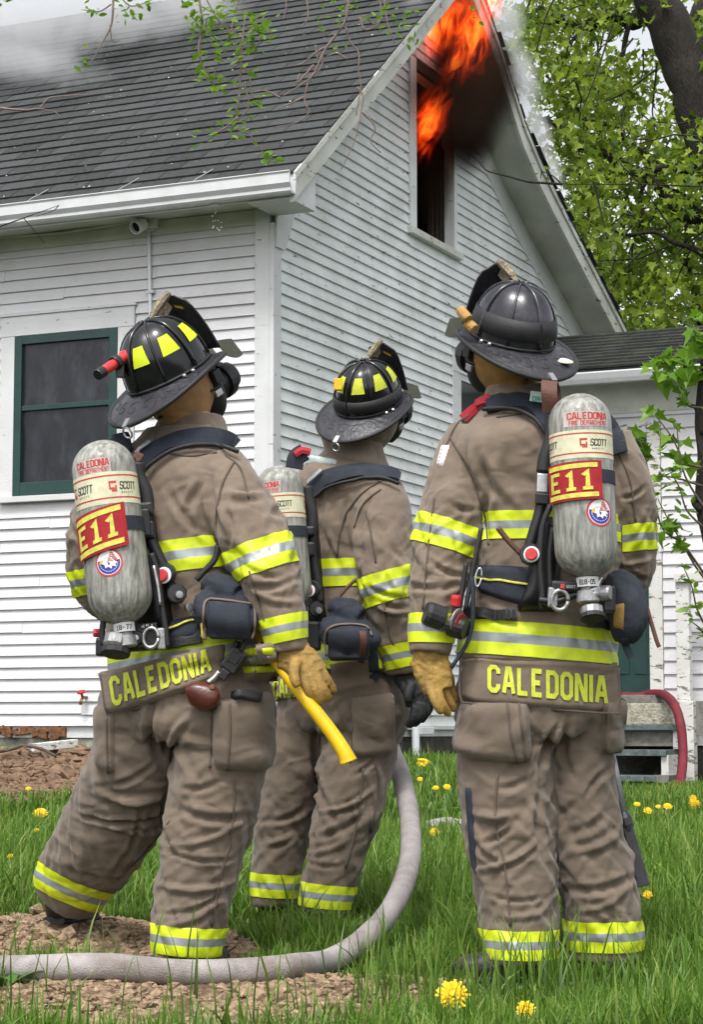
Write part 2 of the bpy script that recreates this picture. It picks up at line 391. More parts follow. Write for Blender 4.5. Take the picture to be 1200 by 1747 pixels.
# rake: frieze, soffit, fascia along the roof profile
def along(ts_, f):
    mb = MB()
    for a, b in zip(ts_[:-1], ts_[1:]): mb.hexa(f(a) [0:4] + f(b)[0:4]) if False else mb.hexa([f(a)[0], f(b)[0], f(b)[1], f(a)[1], f(a)[3], f(b)[3], f(b)[2], f(a)[2]])
    return mb
tl = [-.40, .6, 1.6, 2.6, 3.45]; tr = [3.46, 4.2, 4.95, 5.2, 5.45, 5.8, 6.2, 7.0, 7.8, 8.5]
for tt in (tl, tr):
    w = [t for t in tt if t > -.1]; w[0] = max(w[0], .02) if tt is tl else w[0]
    if tt is tl: w = [.04] + w
    along(w, lambda t: (PG(t, fr_low(t), 0), PG(t, fr_low(t), .03), PG(t, roofz(t) - .19, .03), PG(t, roofz(t) - .19, 0))).build('frieze_board', M['trim' if tt is tr else 'trim'], house)
    along(tt, lambda t: (PG(t, roofz(t) - .215, -.02), PG(t, roofz(t) - .215, .40), PG(t, roofz(t) - .19, .40), PG(t, roofz(t) - .19, -.02))).build('soffit', M['soffit'], house)
    along([tt[0] - .08] + tt[1:], lambda t: (PG(t, roofz(t) - .25, .402), PG(t, roofz(t) - .25, .435), PG(t, roofz(t) - .025, .435), PG(t, roofz(t) - .025, .402))).build('rake_board', M['rake'], house)
    along([tt[0] - .09] + tt[1:], lambda t: (PG(t, roofz(t) - .075, .436), PG(t, roofz(t) - .075, .455), PG(t, roofz(t) - .012, .455), PG(t, roofz(t) - .012, .436))).build('rake_moulding', M['rake'], house)
# boxed eave return at the near corner, eave soffit and gutter
mb = MB(); mb.hexa([PG(-.47, 4.86, .02), PG(.0, 4.86, .02), PG(.0, 4.86, .40), PG(-.47, 4.86, .40), PG(-.47, 4.99, .02), PG(.0, 5.2, .02), PG(.0, 5.2, .40), PG(-.47, 4.99, .40)])
mb.build('eave_return', M['trim'], house, bevel=.004)
mb = MB(); mb.hexa([PG(-.02, 4.60, .043), PG(.14, 4.60, .043), PG(.14, 4.60, .06), PG(-.02, 4.60, .06), PG(-.02, 4.9, .043), PG(.42, 5.12, .043), PG(.42, 5.12, .06), PG(-.02, 4.9, .06)])
mb.build('corner_bracket', M['trim'], house)
slab(PL, -.02, 6.0, 4.93, 4.95, .0, .44).build('soffit', M['soffit'], house)
slab(PL, -.40, 6.0, 4.875, 5.03, .44, .47).build('fascia', M['gutter'], house)
prof = [(.472, 4.885), (.56, 4.885), (.575, 4.90), (.575, 4.925), (.60, 4.96), (.60, 5.035), (.612, 5.05), (.600, 5.058), (.585, 5.045), (.585, 4.97), (.56, 4.93), (.555, 4.905), (.49, 4.9), (.485, 5.04), (.472, 5.05)]
mb = MB(); n = len(prof)
vs = [PL(-.455, zz, oo) for oo, zz in prof] + [PL(6.0, zz, oo) for oo, zz in prof]
mb.add(vs, [(i, (i + 1) % n, n + (i + 1) % n, n + i) for i in range(n)] + [tuple(range(n))])
gut = mb.build('gutter', M['gutter'], house)
for l in (.42, 1.12, 2.0):
    mb = MB(); pts = [PL(l, 5.055, .59), PL(l, 5.10, .52), PL(l - .02, 5.17, .40), PL(l - .05, 5.22, .33)]
    mb.tube(pts, .0045, 6); mb.build('hanger_strap', M['alu_strap'], gut)
# roof ------------------------------------------------------------------
sl = Vector((0, 0, 0)); SD = (U * (3.457 + .48) + UP * (8.19 - 5.08)); SLEN = SD.length; SD.normalize()
SN = SD.cross(-NN).normalized();  SN = SN if SN.z > 0 else -SN
E0 = PG(-.48, 5.08, 0)
def PR(s, l, h=0): return E0 - NN * l + SD * s + SN * h       # on the near roof slope
mb = MB(); mb.hexa([PR(0, -.43, -.08), PR(0, 6, -.08), PR(SLEN, 6, -.08), PR(SLEN, -.43, -.08), PR(0, -.43, -.02), PR(0, 6, -.02), PR(SLEN, 6, -.02), PR(SLEN, -.43, -.02)])
for (ta, za), (tb, zb) in zip(PROF[1:-1], PROF[2:]):
    mb.hexa([PG(ta, za - .1, .42), PG(tb, zb - .1, .42), PG(tb, zb - .1, -6), PG(ta, za - .1, -6), PG(ta, za, .46), PG(tb, zb, .46), PG(tb, zb, -6), PG(ta, za, -6)])
roof = mb.build('roof', M['shingle'], house)
TABW, EXS = .36, .178
mbs = MB(); mbs.hexa([(-.5, 0, -.004), (.5, 0, -.004), (.5, 1, -.006), (-.5, 1, -.006), (-.5, 0, .0065), (.5, 0, .0065), (.5, 1, .000), (-.5, 1, .000)])
shm = mbs.mesh('shingle'); shm.materials.append(M['shingle'])
rest = MB(); cnt = 0; rows = []
course = 0; s = -.03
while s < SLEN - .02:
    off = (course * .131) % TABW
    l = -.44 - off
    while l < 6:
        a, b = max(l, -.455), l + TABW
        if b > -.42: rows.append((s, a, b, course))
        l += TABW
    s += EXS; course += 1
def onscreen(p):
    d = p - CAMP; zc = d.y * _c + d.z * _s; return CX + FPX * d.x / zc, CY - FPX * (-d.y * _s + d.z * _c) / zc
rows.sort(key=lambda r: r[1] + r[0] * .2)
vis = []
for r in rows:
    px, py = onscreen(PR(r[0] + .07, (r[1] + r[2]) / 2)); vis.append(-40 < px < 800 and py > -30)
n_ind = 0
for r, v in zip(rows, vis):
    s, a, b, c = r
    j = random.uniform(-.006, .006); lift = random.uniform(0, .005)
    base = PR(s + j, (a + b) / 2, .004 + lift * .3); X = -NN; Yv = (SD - SN * .045).normalized(); Zv = X.cross(Yv); Zv = Zv if Zv.dot(SN) > 0 else -Zv
    w = (b - a) - .008; hgt = EXS + .05
    if v and n_ind < 300:
        n_ind += 1
        o = bpy.data.objects.new('shingle', shm); COL.objects.link(o); o.parent = roof; o.matrix_parent_inverse = abs_mat(roof).inverted()
        rot = random.uniform(-.008, .008); Xr = (X + Yv * rot).normalized(); Yr = (Yv - X * rot).normalized()
        if X.cross(Yv).dot(SN) < 0: Xr = -Xr
        mat = Matrix((Xr * w, Yr * hgt, Zv * 1.45)).transposed().to_4x4(); mat.translation = base; o.matrix_basis = mat
    else:
        rest.hexa([base + X * (sx * w / 2) + Yv * (sy * hgt) + Zv * hh for hh in (-.005, .009) for sx, sy in ((-1, 0), (1, 0), (1, 1), (-1, 1))])
o = rest.build('shingle_field', M['shingle'], roof); tag(o, kind='stuff')
# ridge cap
mb = MB(); pk = [PG(3.457, 8.215, .46), PG(3.457, 8.215, -6)]
mb.hexa([PG(3.25, 8.04, .47), PG(3.457, 8.20, .47), PG(3.457, 8.20, -6), PG(3.25, 8.04, -6), PG(3.25, 8.06, .47), PG(3.457, 8.225, .47), PG(3.457, 8.225, -6), PG(3.25, 8.06, -6)])
mb.build('ridge_cap', M['shingle'], roof)
# broken, lifted shingle edge along the far rake
for i in range(26):
    t = 4.2 + i * .165; L_ = .17; zz = roofz(t); d = (PG(t + .1, roofz(t + .1)) - PG(t, zz)).normalized(); nrm = NN.cross(d); nrm = nrm if nrm.z > 0 else -nrm
    lift = random.uniform(.0, .035) if 4.6 < t < 7 else .003
    mb = MB(); mb.box(PG(t, zz, .30) + nrm * (.012 + lift), L_ * .52, .17 + random.uniform(-.02, .035), .006, d, NN, nrm)
    mb.build('edge_shingle', M['shingle'], roof)
# attic window ------------------------------------------------------------
t0, t1, z0, z1 = GW
aw = slab(PG, t0 - .19, t1 + .17, z0 - .065, z0, -.02, .075).build('attic_window', M['rake'], house, bevel=.005)
slab(PG, t0 - .15, t0 - .002, z0, z1 + .1, .0, .040).build('casing', M['gable'], aw)
slab(PG, t1 + .002, t1 + .085, z0, z1 + .1, .0, .040).build('casing', M['gable'], aw)
slab(PG, t0, t1, z1, z1 + .1, .0, .038).build('casing', M['char'], aw)
for a in (t1 - .012, t1 - .055, t1 - .115, t1 - .18):
    slab(PG, a - .022, a + .008, z0 + .002, z1 - .35 - random.random() * .2, -.11 + (t1 - a) * -.3, -.06 + (t1 - a) * -.3).build('burnt_sash', M['char'], aw)
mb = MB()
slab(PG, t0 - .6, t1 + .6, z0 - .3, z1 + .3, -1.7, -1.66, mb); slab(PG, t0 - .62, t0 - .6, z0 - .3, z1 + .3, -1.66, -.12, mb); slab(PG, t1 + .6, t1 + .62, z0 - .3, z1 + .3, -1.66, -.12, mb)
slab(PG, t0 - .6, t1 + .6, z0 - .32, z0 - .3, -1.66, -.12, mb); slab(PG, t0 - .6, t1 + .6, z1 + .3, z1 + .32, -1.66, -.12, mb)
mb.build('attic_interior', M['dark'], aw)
for i in range(10):
    a = random.uniform(t0 + .1, t1 - .1); mb = MB(); mb.tube([PG(a, z0 + .03, -.3 - .2 * random.random()), PG(a + random.uniform(-.3, .3), z0 + .1 + .2 * random.random(), -.4)], .02, 6); mb.build('charred_stick', M['char'], aw)
# ground floor gable window
a0, a1, z0, z1 = FWc
gw = slab(PG, a0, a1, z0, z0 + .05, .0, .07).build('window', M['trim'], house)
slab(PG, a0, a0 + .17, z0 + .05, z1 - .17, .0, .038).build('casing', M['trim'], gw); slab(PG, a1 - .17, a1, z0 + .05, z1 - .17, .0, .038).build('casing', M['trim'], gw)
slab(PG, a0, a1, z1 - .168, z1, .0, .042).build('casing', M['trim'], gw)
mb = MB(); slab(PG, a0 + .172, a0 + .23, z0 + .05, z1 - .17, -.002, .03, mb); slab(PG, a1 - .23, a1 - .172, z0 + .05, z1 - .17, -.002, .03, mb); slab(PG, a0 + .23, a1 - .23, z1 - .23, z1 - .17, -.002, .03, mb); slab(PG, a0 + .23, a1 - .23, z0 + .05, z0 + .11, -.002, .03, mb)
mb.build('sash', M['trim'], gw)
gl, N_, L_, b_ = newmat('window_glass'); b_.inputs['Base Color'].default_value = (.03, .04, .04, 1); b_.inputs['Roughness'].default_value = .08; M['glass'] = gl
slab(PG, a0 + .23, a1 - .23, z0 + .11, z1 - .23, -.002, .012).build('pane', gl, gw)

# things fixed to the long wall -------------------------------------------
def on_long(px, py, o=0):
    d = ray(px, py); k = (C0 - U * o - CAMP).dot(U) / d.dot(U); return CAMP + d * k
fl_ = empty('security_light', on_long(250, 385), 'round white security light with junction box under the eave', 'light')
p = on_long(254, 376, .05); mb = MB(); mb.box(p, .10, .05, .075, NN, U, UP); mb.build('junction_box', M['soffit'], fl_, bevel=.02)
q = on_long(233, 387, .20); ax = (q - p).normalized(); mb = MB()
mb.lathe([(.02, -.02), (.05, 0), (.058, .06), (.058, .12), (.048, .122), (.045, .06)], p + ax * .08, ax, UP, 18); mb.build('lamp_head', M['pvc'], fl_, smooth=False)
mb = MB(); mb.lathe([(.044, 0), (.044, .004)], p + ax * .165, ax, UP, 18); mb.build('lens', M['dark'], fl_)
cd = empty('conduit', on_long(255, 460), 'thin white conduit pipe running down the long wall', 'pipe')
mb = MB(); mb.tube([on_long(254, 392, .045), on_long(255, 470, .045), on_long(257, 560, .045), on_long(258, 640, .045)], .016, 8); mb.build('pipe', M['pvc'], cd, smooth=True)
for y in (392, 498): mb = MB(); mb.box(on_long(257, y, .045), .035, .022, .012, NN, U, UP); mb.build('bracket', M['gutter'], cd)
mb = MB(); mb.tube([on_long(240, 375, .05), on_long(180, 386, .05), on_long(100, 398, .045), on_long(-40, 408, .045)], .014, 8); o = mb.build('eave_cable', M['soffit'], None, smooth=True); tag(o, 'cable running along under the eave to the security light', 'cable')
p = on_long(369, 347, .46); gb = empty('gutter_outlet', p, 'small white outlet box dripping water under the gutter', 'outlet')
mb = MB(); mb.box(p, .042, .04, .022, NN, U, UP); mb.build('outlet_box', M['gutter'], gb, bevel=.004)
wm, N_, L_, b_ = newmat('water'); b_.inputs['Base Color'].default_value = (.8, .85, .9, 1); b_.inputs['Roughness'].default_value = .1; b_.inputs['Transmission Weight'].default_value = .6
for i in range(16):
    a = random.uniform(-.04, .05); h = random.uniform(.04, .26); mb = MB(); mb.lathe([(.001, -.008), (.004, -.003), (.003, .004), (.0005, .012)], p + NN * a - UP * h, UP, NN, 6); mb.build('droplet', wm, gb, smooth=True)
p = on_long(148, 1190, .02); sp = empty('outdoor_faucet', p, 'small red handled faucet on the long wall beside the left firefighter', 'faucet')
M['redpaint'] = pmat('red_paint', (.32, .02, .015), .5, .3, 30); M['brass'] = pmat('old_brass', (.25, .15, .07), .4, .3, 30, metal=.8)
mb = MB(); mb.tube([p - U * -.03, p - U * .06, p - U * .09 - UP * .02, p - U * .10 - UP * .06], .013, 8); mb.build('spout', M['brass'], sp, smooth=True)
mb = MB(); mb.lathe([(.01, 0), (.012, .04), (.036, .045), (.036, .055), (.01, .06)], p - U * .07, UP - U * .5, NN, 10); mb.build('handle', M['redpaint'], sp)
# plumbing stub by the gable wall
pg = PG(2.66, 0, .16); g0 = gz1(pg.x, pg.y); st = empty('vent_pipe', (pg.x, pg.y, g0), 'white plastic pipe standing at the foot of the gable wall', 'pipe')
mb = MB(); mb.lathe([(.035, -.1), (.035, .40), (.044, .402), (.044, .48), (.036, .482), (.036, .40)], (pg.x, pg.y, g0), UP, NN, 16); mb.build('pipe', M['pvc'], st, smooth=False)
for sx, nm in ((1, 'elbow'),):
    mb = MB(); mb.box(PG(3.0, .655, .10), .16, .04, .035, U, NN, UP); mb.build('bracket', M['pvc'], st, bevel=.006)
# wing --------------------------------------------------------------------
wing = empty('house_wing', PW(1.5, 0), 'low white clapboard wing with mossy dark roof and dark green door', 'house wing')
_, zeb = wing_px(1080, 654, .34)
WWID = 3.4
slab(PW, 0.05, WWID, .5, zeb + .2, -.12, -.003).build('wall', M['siding'], wing)
ww = wing.children[-1]
DW = (.42, 0, 0, 0)
dl, dr = wing_px(1046, 900)[0], wing_px(1108, 900)[0]; dz0, dz1 = wing_px(1090, 1184)[1], wing_px(1098, 740)[1]
z = .66; EXW = .142
while z < zeb - .10:
    z1 = z + EXW
    segs = [(.05, WWID)]
    if z1 > dz0 - .05 and z < dz1 + .16: segs = [(.05, dl - .13), (dr + .15, WWID)]
    if z1 > dz1 + .5: pass
    for a, b in segs:
        clap(PW, ww, a, a, b, b, z, z1 if z1 < zeb - .10 else zeb - .1, M['siding'])
    z = z1
slab(PW, .05, WWID, zeb - .26, zeb + .06, .0, .035).build('frieze_board', M['soffit'], wing)
slab(PW, .02, WWID, zeb + .06, zeb + .08, .0, .32).build('soffit', M['soffit'], wing)
slab(PW, .02, WWID, zeb + .045, zeb + .17, .32, .345).build('fascia', M['peelwood'], wing)
prof = [(.347, zeb + .02), (.41, zeb + .02), (.43, zeb + .06), (.45, zeb + .12), (.445, zeb + .135), (.42, zeb + .07), (.36, zeb + .035), (.347, zeb + .13)]
mb = MB(); n = len(prof); vs = [PW(.02, zz, oo) for oo, zz in prof] + [PW(WWID, zz, oo) for oo, zz in prof]
mb.add(vs, [(i, (i + 1) % n, n + (i + 1) % n, n + i) for i in range(n)] + [tuple(range(n))]); mb.build('gutter', M['gutter'], wing)
for i in range(30):
    w = random.uniform(.1, WWID - .1); mb = MB(); mb.box(PW(w, zeb + .135 + random.uniform(0, .02), .38), .03 + .03 * random.random(), .006, .003, (NN + UP * random.uniform(-.4, .4)).normalized(), U, UP); mb.build('gutter_debris', M['rot'], wing)
WS = .50; rz0 = zeb + .175
RUN = 1.12
def PWR(r, w, h=0): return PW(w, rz0 + r * WS + h, .40 - r)
mb = MB(); mb.hexa([PWR(0, -.25, -.06), PWR(0, WWID, -.06), PWR(RUN, WWID, -.06), PWR(RUN, -.25, -.06), PWR(0, -.25, 0), PWR(0, WWID, 0), PWR(RUN, WWID, 0), PWR(RUN, -.25, 0)])
wr = mb.build('roof', M['shingle_moss'], wing)
r = 0
while r < RUN:
    w = -.2 - random.random() * .3
    while w < 2.6:
        h = random.uniform(0, .008); ww_ = .30
        mb = MB(); a, b = max(w, -.24), w + ww_ - .006
        if b > a + .03:
            mb.hexa([PWR(r - .01, a, .002 + h), PWR(r - .01, b, .002 + h), PWR(r + .13, b, .001), PWR(r + .13, a, .001), PWR(r - .01, a, .026 + h), PWR(r - .01, b, .026 + h), PWR(r + .13, b, .004), PWR(r + .13, a, .004)])
            mb.build('shingle', M['shingle_moss'], wr, fixn=False)
        w += ww_
    r += .105
# door
door = slab(PW, dl, dr, dz0, dz1, -.002, .012).build('door', M['green'], wing)
for (a, b, c, d) in ((.06, .46, .06, .30), (.54, .94, .06, .30), (.06, .46, .36, .52), (.54, .94, .36, .52)):
    slab(PW, lerp(dl, dr, a + .03), lerp(dl, dr, b - .03), lerp(dz0, dz1, c + .015), lerp(dz0, dz1, d - .015), 0.0115, .022).build('panel', M['green'], door, bevel=.006)
slab(PW, lerp(dl, dr, .15), lerp(dl, dr, .82), lerp(dz0, dz1, .58), lerp(dz0, dz1, .93), 0.0115, .018).build('pane', M['glass'], door)
slab(PW, dr + .004, dr + .145, dz0 - .1, dz1 + .12, .0, .05).build('door_casing', M['peelwood'], wing, bevel=.004)
slab(PW, dl - .13, dl - .004, dz0 - .1, dz1 + .12, .0, .05).build('door_casing', M['peelwood'], wing, bevel=.004)
slab(PW, dl, dr, dz1 + .003, dz1 + .12, .0, .052).build('door_casing', M['peelwood'], wing)
slab(PW, dl - .1, dr + .06, dz0 - .07, dz0 - .004, -.1, .10).build('door_sill', M['graywood'], wing)
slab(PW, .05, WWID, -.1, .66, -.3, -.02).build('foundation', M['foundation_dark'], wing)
# steps
def wbox(x0, y0, x1, y1, o0, o1, of=None):
    """a box whose front face at offset o1 spans these pixels"""
    a0, zt_ = wing_px(x0, y0, o1); a1, zb_ = wing_px(x1, y1, o1); return slab(PW, a0, a1, zb_, zt_, o0, o1)
base = PW(1.0, 0, .5)
steps = empty('porch_steps', (base.x, base.y, gz1(base.x, base.y)), 'worn wooden porch steps with mossy stone landing below the green door', 'steps')
wbox(1030, 1200, 1160, 1237, 0.02, .45).build('landing', M['mossstone'], steps, bevel=.015)
wbox(1030, 1186, 1128, 1200, 0.0, .40).build('threshold_board', M['graywood'], steps, bevel=.004)
wbox(1030, 1237, 1159, 1246, 0.1, .74).build('tread', M['slate'], steps, bevel=.006)
wbox(1030, 1247, 1149, 1273, 0.2, .66).build('riser', M['graywood'], steps)
wbox(1030, 1279, 1137, 1290, 0.3, 1.02).build('tread', M['slate'], steps, bevel=.006)
wbox(1030, 1323, 1120, 1334, 0.6, 1.30).build('tread', M['slate'], steps, bevel=.006)
wbox(1149, 1246, 1161, 1278, 0.2, .70).build('stringer', M['peelwood'], steps)
wbox(1129, 1288, 1142, 1324, 0.4, .98).build('stringer', M['peelwood'], steps)
wbox(1142, 1278, 1160, 1340, 0.1, .60).build('stringer', M['graywood'], steps)
wbox(1118, 1323, 1142, 1336, 0.8, 1.28).build('foot_block', M['graywood'], steps)
wbox(1153, 985, 1179, 1198, .36, .46).build('post', M['peelwood'], steps, bevel=.006)
wbox(1150, 978, 1260, 990, .34, .50).build('rail', M['peelwood'], steps, bevel=.006)
wbox(1160, 1196, 1186, 1345, .36, .5).build('post', M['peelwood'], steps, bevel=.006)
wbox(1187, 1196, 1300, 1255, .32, .40).build('skirt_board', M['graywood'], steps)
# ------------------------------------------------------------------ cloth and gear materials
def cloth_mat(name, col, weave=900, dirt=None):
    m = pmat(name, col, .85, .16, 9, bump=.35, bscale=weave, dirt=dirt or (col[0] * .6, col[1] * .6, col[2] * .62), dirt_amt=.55, dirt_scale=4, spec=.25, bdist=.004)
    N = m.node_tree.nodes; L = m.node_tree.links; bp = [n for n in N if n.type == 'BUMP'][0]
    tc = [n for n in N if n.type == 'TEX_COORD'][0]; prev = bp
    for sc_, st_, ds_, mpv in ((5.0, .75, .024, (1, 1, 1.5)), (11.0, .6, .012, (1.2, 1, 1.8))):
        mp = N.new('ShaderNodeMapping'); mp.inputs['Scale'].default_value = mpv; mp.inputs['Rotation'].default_value = (.3, .5 if sc_ < 8 else -.6, .2); L.new(tc.outputs['Object'], mp.inputs[0])
        rn = N.new('ShaderNodeTexNoise'); rn.noise_type = 'RIDGED_MULTIFRACTAL'; rn.inputs['Scale'].default_value = sc_; rn.inputs['Detail'].default_value = 1.0; rn.inputs['Distortion'].default_value = .7; L.new(mp.outputs[0], rn.inputs['Vector'])
        b2 = N.new('ShaderNodeBump'); b2.inputs['Strength'].default_value = st_; b2.inputs['Distance'].default_value = ds_; L.new(rn.outputs[0], b2.inputs['Height']); L.new(prev.outputs[0], b2.inputs['Normal']); prev = b2
    L.new(prev.outputs[0], N['Principled BSDF'].inputs['Normal'])
    b = m.node_tree.nodes['Principled BSDF']; b.inputs['Sheen Weight'].default_value = .25; b.inputs['Sheen Roughness'].default_value = .5
    return m
M['coat'] = cloth_mat('turnout_cloth', (.205, .158, .118))
M['trousers'] = cloth_mat('turnout_trouser_cloth', (.163, .126, .095))
M['seam'] = pmat('seam_stitching', (.10, .078, .062), .9, .2, 40)
M['lime'] = pmat('lime_reflective', (.64, .76, .012), .5, .07, 20, bump=.1, bscale=700, dirt=(.40, .44, .05), dirt_amt=.6, dirt_scale=9)
M['silver'] = pmat('silver_reflective', (.33, .355, .37), .42, .1, 20, bump=.1, bscale=700, metal=.35)
M['limetext'] = pmat('lime_lettering', (.58, .64, .035), .6, .25, 60, bump=.3, bscale=500, dirt=(.30, .30, .05), dirt_amt=.6, dirt_scale=60)
M['goldtext'] = pmat('worn_yellow_lettering', (.66, .60, .10), .7, .25, 60, bump=.2, bscale=500)
M['black'] = pmat('black_gear_plastic', (.012, .012, .014), .38, .3, 20, bump=.1, bscale=200)
M['rubber'] = pmat('black_rubber', (.018, .018, .02), .6, .3, 20, bump=.15, bscale=200)
M['webbing'] = pmat('navy_webbing', (.020, .025, .038), .8, .25, 25, bump=.4, bscale=500, dirt=(.05, .055, .065), dirt_amt=.5, dirt_scale=9)
M['piping'] = pmat('tan_piping', (.16, .12, .10), .8, .2, 30)
M['helmet'] = pmat('black_helmet_shell', (.006, .006, .007), .14, .3, 12, bump=.06, bscale=25, coat=.35, dirt=(.02, .02, .023), dirt_amt=.5, dirt_scale=9, spec=.4)
M['helmet_worn'] = pmat('worn_helmet_leather', (.012, .012, .017), .3, .35, 10, bump=.15, bscale=30, coat=.35, dirt=(.06, .057, .075), dirt_amt=.8, dirt_scale=9)
M['brim'] = pmat('tooled_leather_brim', (.022, .021, .027), .42, .3, 12, bump=.7, bscale=55, coat=.2, dirt=(.055, .05, .06), dirt_amt=.6, dirt_scale=14, bdist=.006)
M['band'] = pmat('rubber_helmet_band', (.016, .016, .017), .62, .2, 30, bump=.1)
M['hood'] = pmat('mustard_hood_cloth', (.30, .17, .05), .9, .3, 14, bump=.3, bscale=300, dirt=(.13, .08, .03), dirt_amt=.7)
M['tan'] = pmat('tan_hood_cloth', (.40, .22, .10), .8, .2, 10, bump=.1, bscale=200)
M['skin'] = pmat('skin', (.50, .28, .18), .55, .1, 20, bump=.1, bscale=200)
M['glove'] = pmat('mustard_leather_glove', (.33, .20, .045), .75, .3, 16, bump=.4, bscale=90, dirt=(.14, .09, .03), dirt_amt=.7, dirt_scale=10)
M['glove_black'] = pmat('black_glove', (.016, .016, .018), .7, .3, 20, bump=.3, bscale=90)
M['boot'] = pmat('muddy_rubber_boot', (.014, .013, .012), .55, .4, 12, bump=.4, bscale=60, dirt=(.16, .12, .08), dirt_amt=.7, dirt_scale=9)
M['metal'] = pmat('worn_steel', (.55, .55, .56), .32, .2, 40, metal=.95)
M['alu'] = pmat('grey_cast_metal', (.34, .34, .34), .45, .3, 30, metal=.6, bump=.2, bscale=80)
M['composite'] = pmat('worn_composite_cylinder', (.29, .29, .26), .45, .55, 26, bump=.5, bscale=90, coat=.2, dirt=(.085, .085, .07), dirt_amt=.85, dirt_scale=14, aniso=(3, 3, .5), bdist=.005)
M['cream'] = pmat('cream_label', (.66, .65, .45), .5, .1, 30, dirt=(.35, .33, .22), dirt_amt=.5, dirt_scale=25)
M['redlabel'] = pmat('red_print', (.50, .045, .04), .6, .15, 40)
M['blacklabel'] = pmat('black_print', (.03, .03, .03), .6, .1)
M['patchred'] = pmat('red_fabric_patch', (.36, .012, .02), .8, .2, 40, bump=.3, bscale=400)
M['whiteprint'] = pmat('white_print', (.78, .78, .78), .5, .06, 30)
M['pinkprint'] = pmat('faded_white_sticker', (.52, .46, .43), .6, .2, 50, dirt=(.3, .28, .25), dirt_amt=.8, dirt_scale=30)
M['blueprint'] = pmat('blue_print', (.03, .035, .30), .5, .1)
M['yellow'] = pmat('yellow_fibreglass', (.80, .50, .006), .42, .08, 10, dirt=(.45, .28, .02), dirt_amt=.5, dirt_scale=14)
M['yellowp'] = pmat('yellow_plastic', (.75, .45, .01), .5, .1)
M['redlight'] = pmat('red_torch_plastic', (.55, .03, .035), .35, .15, 30, bump=.2, bscale=150)
M['leather'] = pmat('brown_leather', (.085, .018, .012), .4, .35, 14, bump=.15, bscale=90, coat=.2)
M['strapleather'] = pmat('brown_leather_strap', (.12, .05, .035), .6, .25, 20, bump=.2)
M['wood'] = pmat('worn_wood_wedge', (.42, .24, .07), .7, .3, 20, bump=.3, bscale=60, dirt=(.12, .06, .02), dirt_amt=.8)
M['eagle'] = pmat('old_brass_holder', (.20, .17, .11), .5, .5, 60, bump=.6, bscale=120, metal=.4)
M['redcloth'] = pmat('red_strap_cloth', (.42, .02, .035), .8, .15, 20)
M['teal'] = pmat('pale_teal_label', (.45, .55, .52), .8, .15, 30)
M['hose'] = pmat('pale_grey_hose_jacket', (.38, .345, .34), .85, .25, 9, bump=.6, bscale=260, dirt=(.17, .135, .105), dirt_amt=.8, dirt_scale=4)
M['hosered'] = pmat('red_hose_jacket', (.15, .009, .02), .7, .3, 14, bump=.4, bscale=200)
pl, N_, L_, b_ = newmat('scratched_clear_visor'); b_.inputs['Base Color'].default_value = (.62, .62, .54, 1); b_.inputs['Roughness'].default_value = .25; b_.inputs['Transmission Weight'].default_value = .55; M['visor'] = pl

# ------------------------------------------------------------------ soft bodies grown from tubes
def rings(spec, Y=None, n=6, side=None, ratio=1.0):
    """spec rows: (px, py, r_px, Y[, depth_ratio]) -> dense ring list (centre, a, b)"""
    rows = []
    for s in spec:
        Yv = s[3]; p = at(s[0], s[1], Yv); a = s[2] / FPX * Yv
        rows.append([*p, a, a * (s[4] if len(s) > 4 else ratio)])
    R = catmull(rows, n); return R
def tube_from(R, side=None, seg=22, sq=2.0):
    P = R[:, :3]; N = len(P); vs = []; T = np.gradient(P, axis=0); T /= np.linalg.norm(T, axis=1)[:, None] + 1e-9
    prev = np.array(side if side is not None else (1., 0, 0)); fr = []
    for i in range(N):
        x = np.array(side) if side is not None else prev
        x = x - T[i] * x.dot(T[i]); nl = np.linalg.norm(x)
        if nl < .2: x = prev - T[i] * prev.dot(T[i]); nl = np.linalg.norm(x)
        x = x / nl; prev = x; y = np.cross(T[i], x); fr.append((x, y))
        for k in range(seg):
            c, s_ = math.cos(2 * math.pi * k / seg), math.sin(2 * math.pi * k / seg)
            e = 2 / sq; cc = abs(c) ** e * (1 if c > 0 else -1); ss = abs(s_) ** e * (1 if s_ > 0 else -1)
            vs.append(P[i] + x * cc * R[i, 3] + y * ss * R[i, 4])
    fs = [(i * seg + k, i * seg + (k + 1) % seg, (i + 1) * seg + (k + 1) % seg, (i + 1) * seg + k) for i in range(N - 1) for k in range(seg)]
    fs += [tuple(range(seg))[::-1], tuple((N - 1) * seg + k for k in range(seg))]
    return vs, fs, P, np.array([f[0] for f in fr]), np.array([f[1] for f in fr])
class Soft:
    pass
def adj_smooth(val, E, n, it):
    for _ in range(it):
        acc = np.zeros_like(val); cnt = np.zeros(n)
        np.add.at(acc, E[:, 0], val[E[:, 1]]); np.add.at(acc, E[:, 1], val[E[:, 0]])
        np.add.at(cnt, E[:, 0], 1); np.add.at(cnt, E[:, 1], 1)
        c = np.maximum(cnt, 1); val = .5 * val + .5 * (acc / (c[:, None] if val.ndim > 1 else c))
    return val
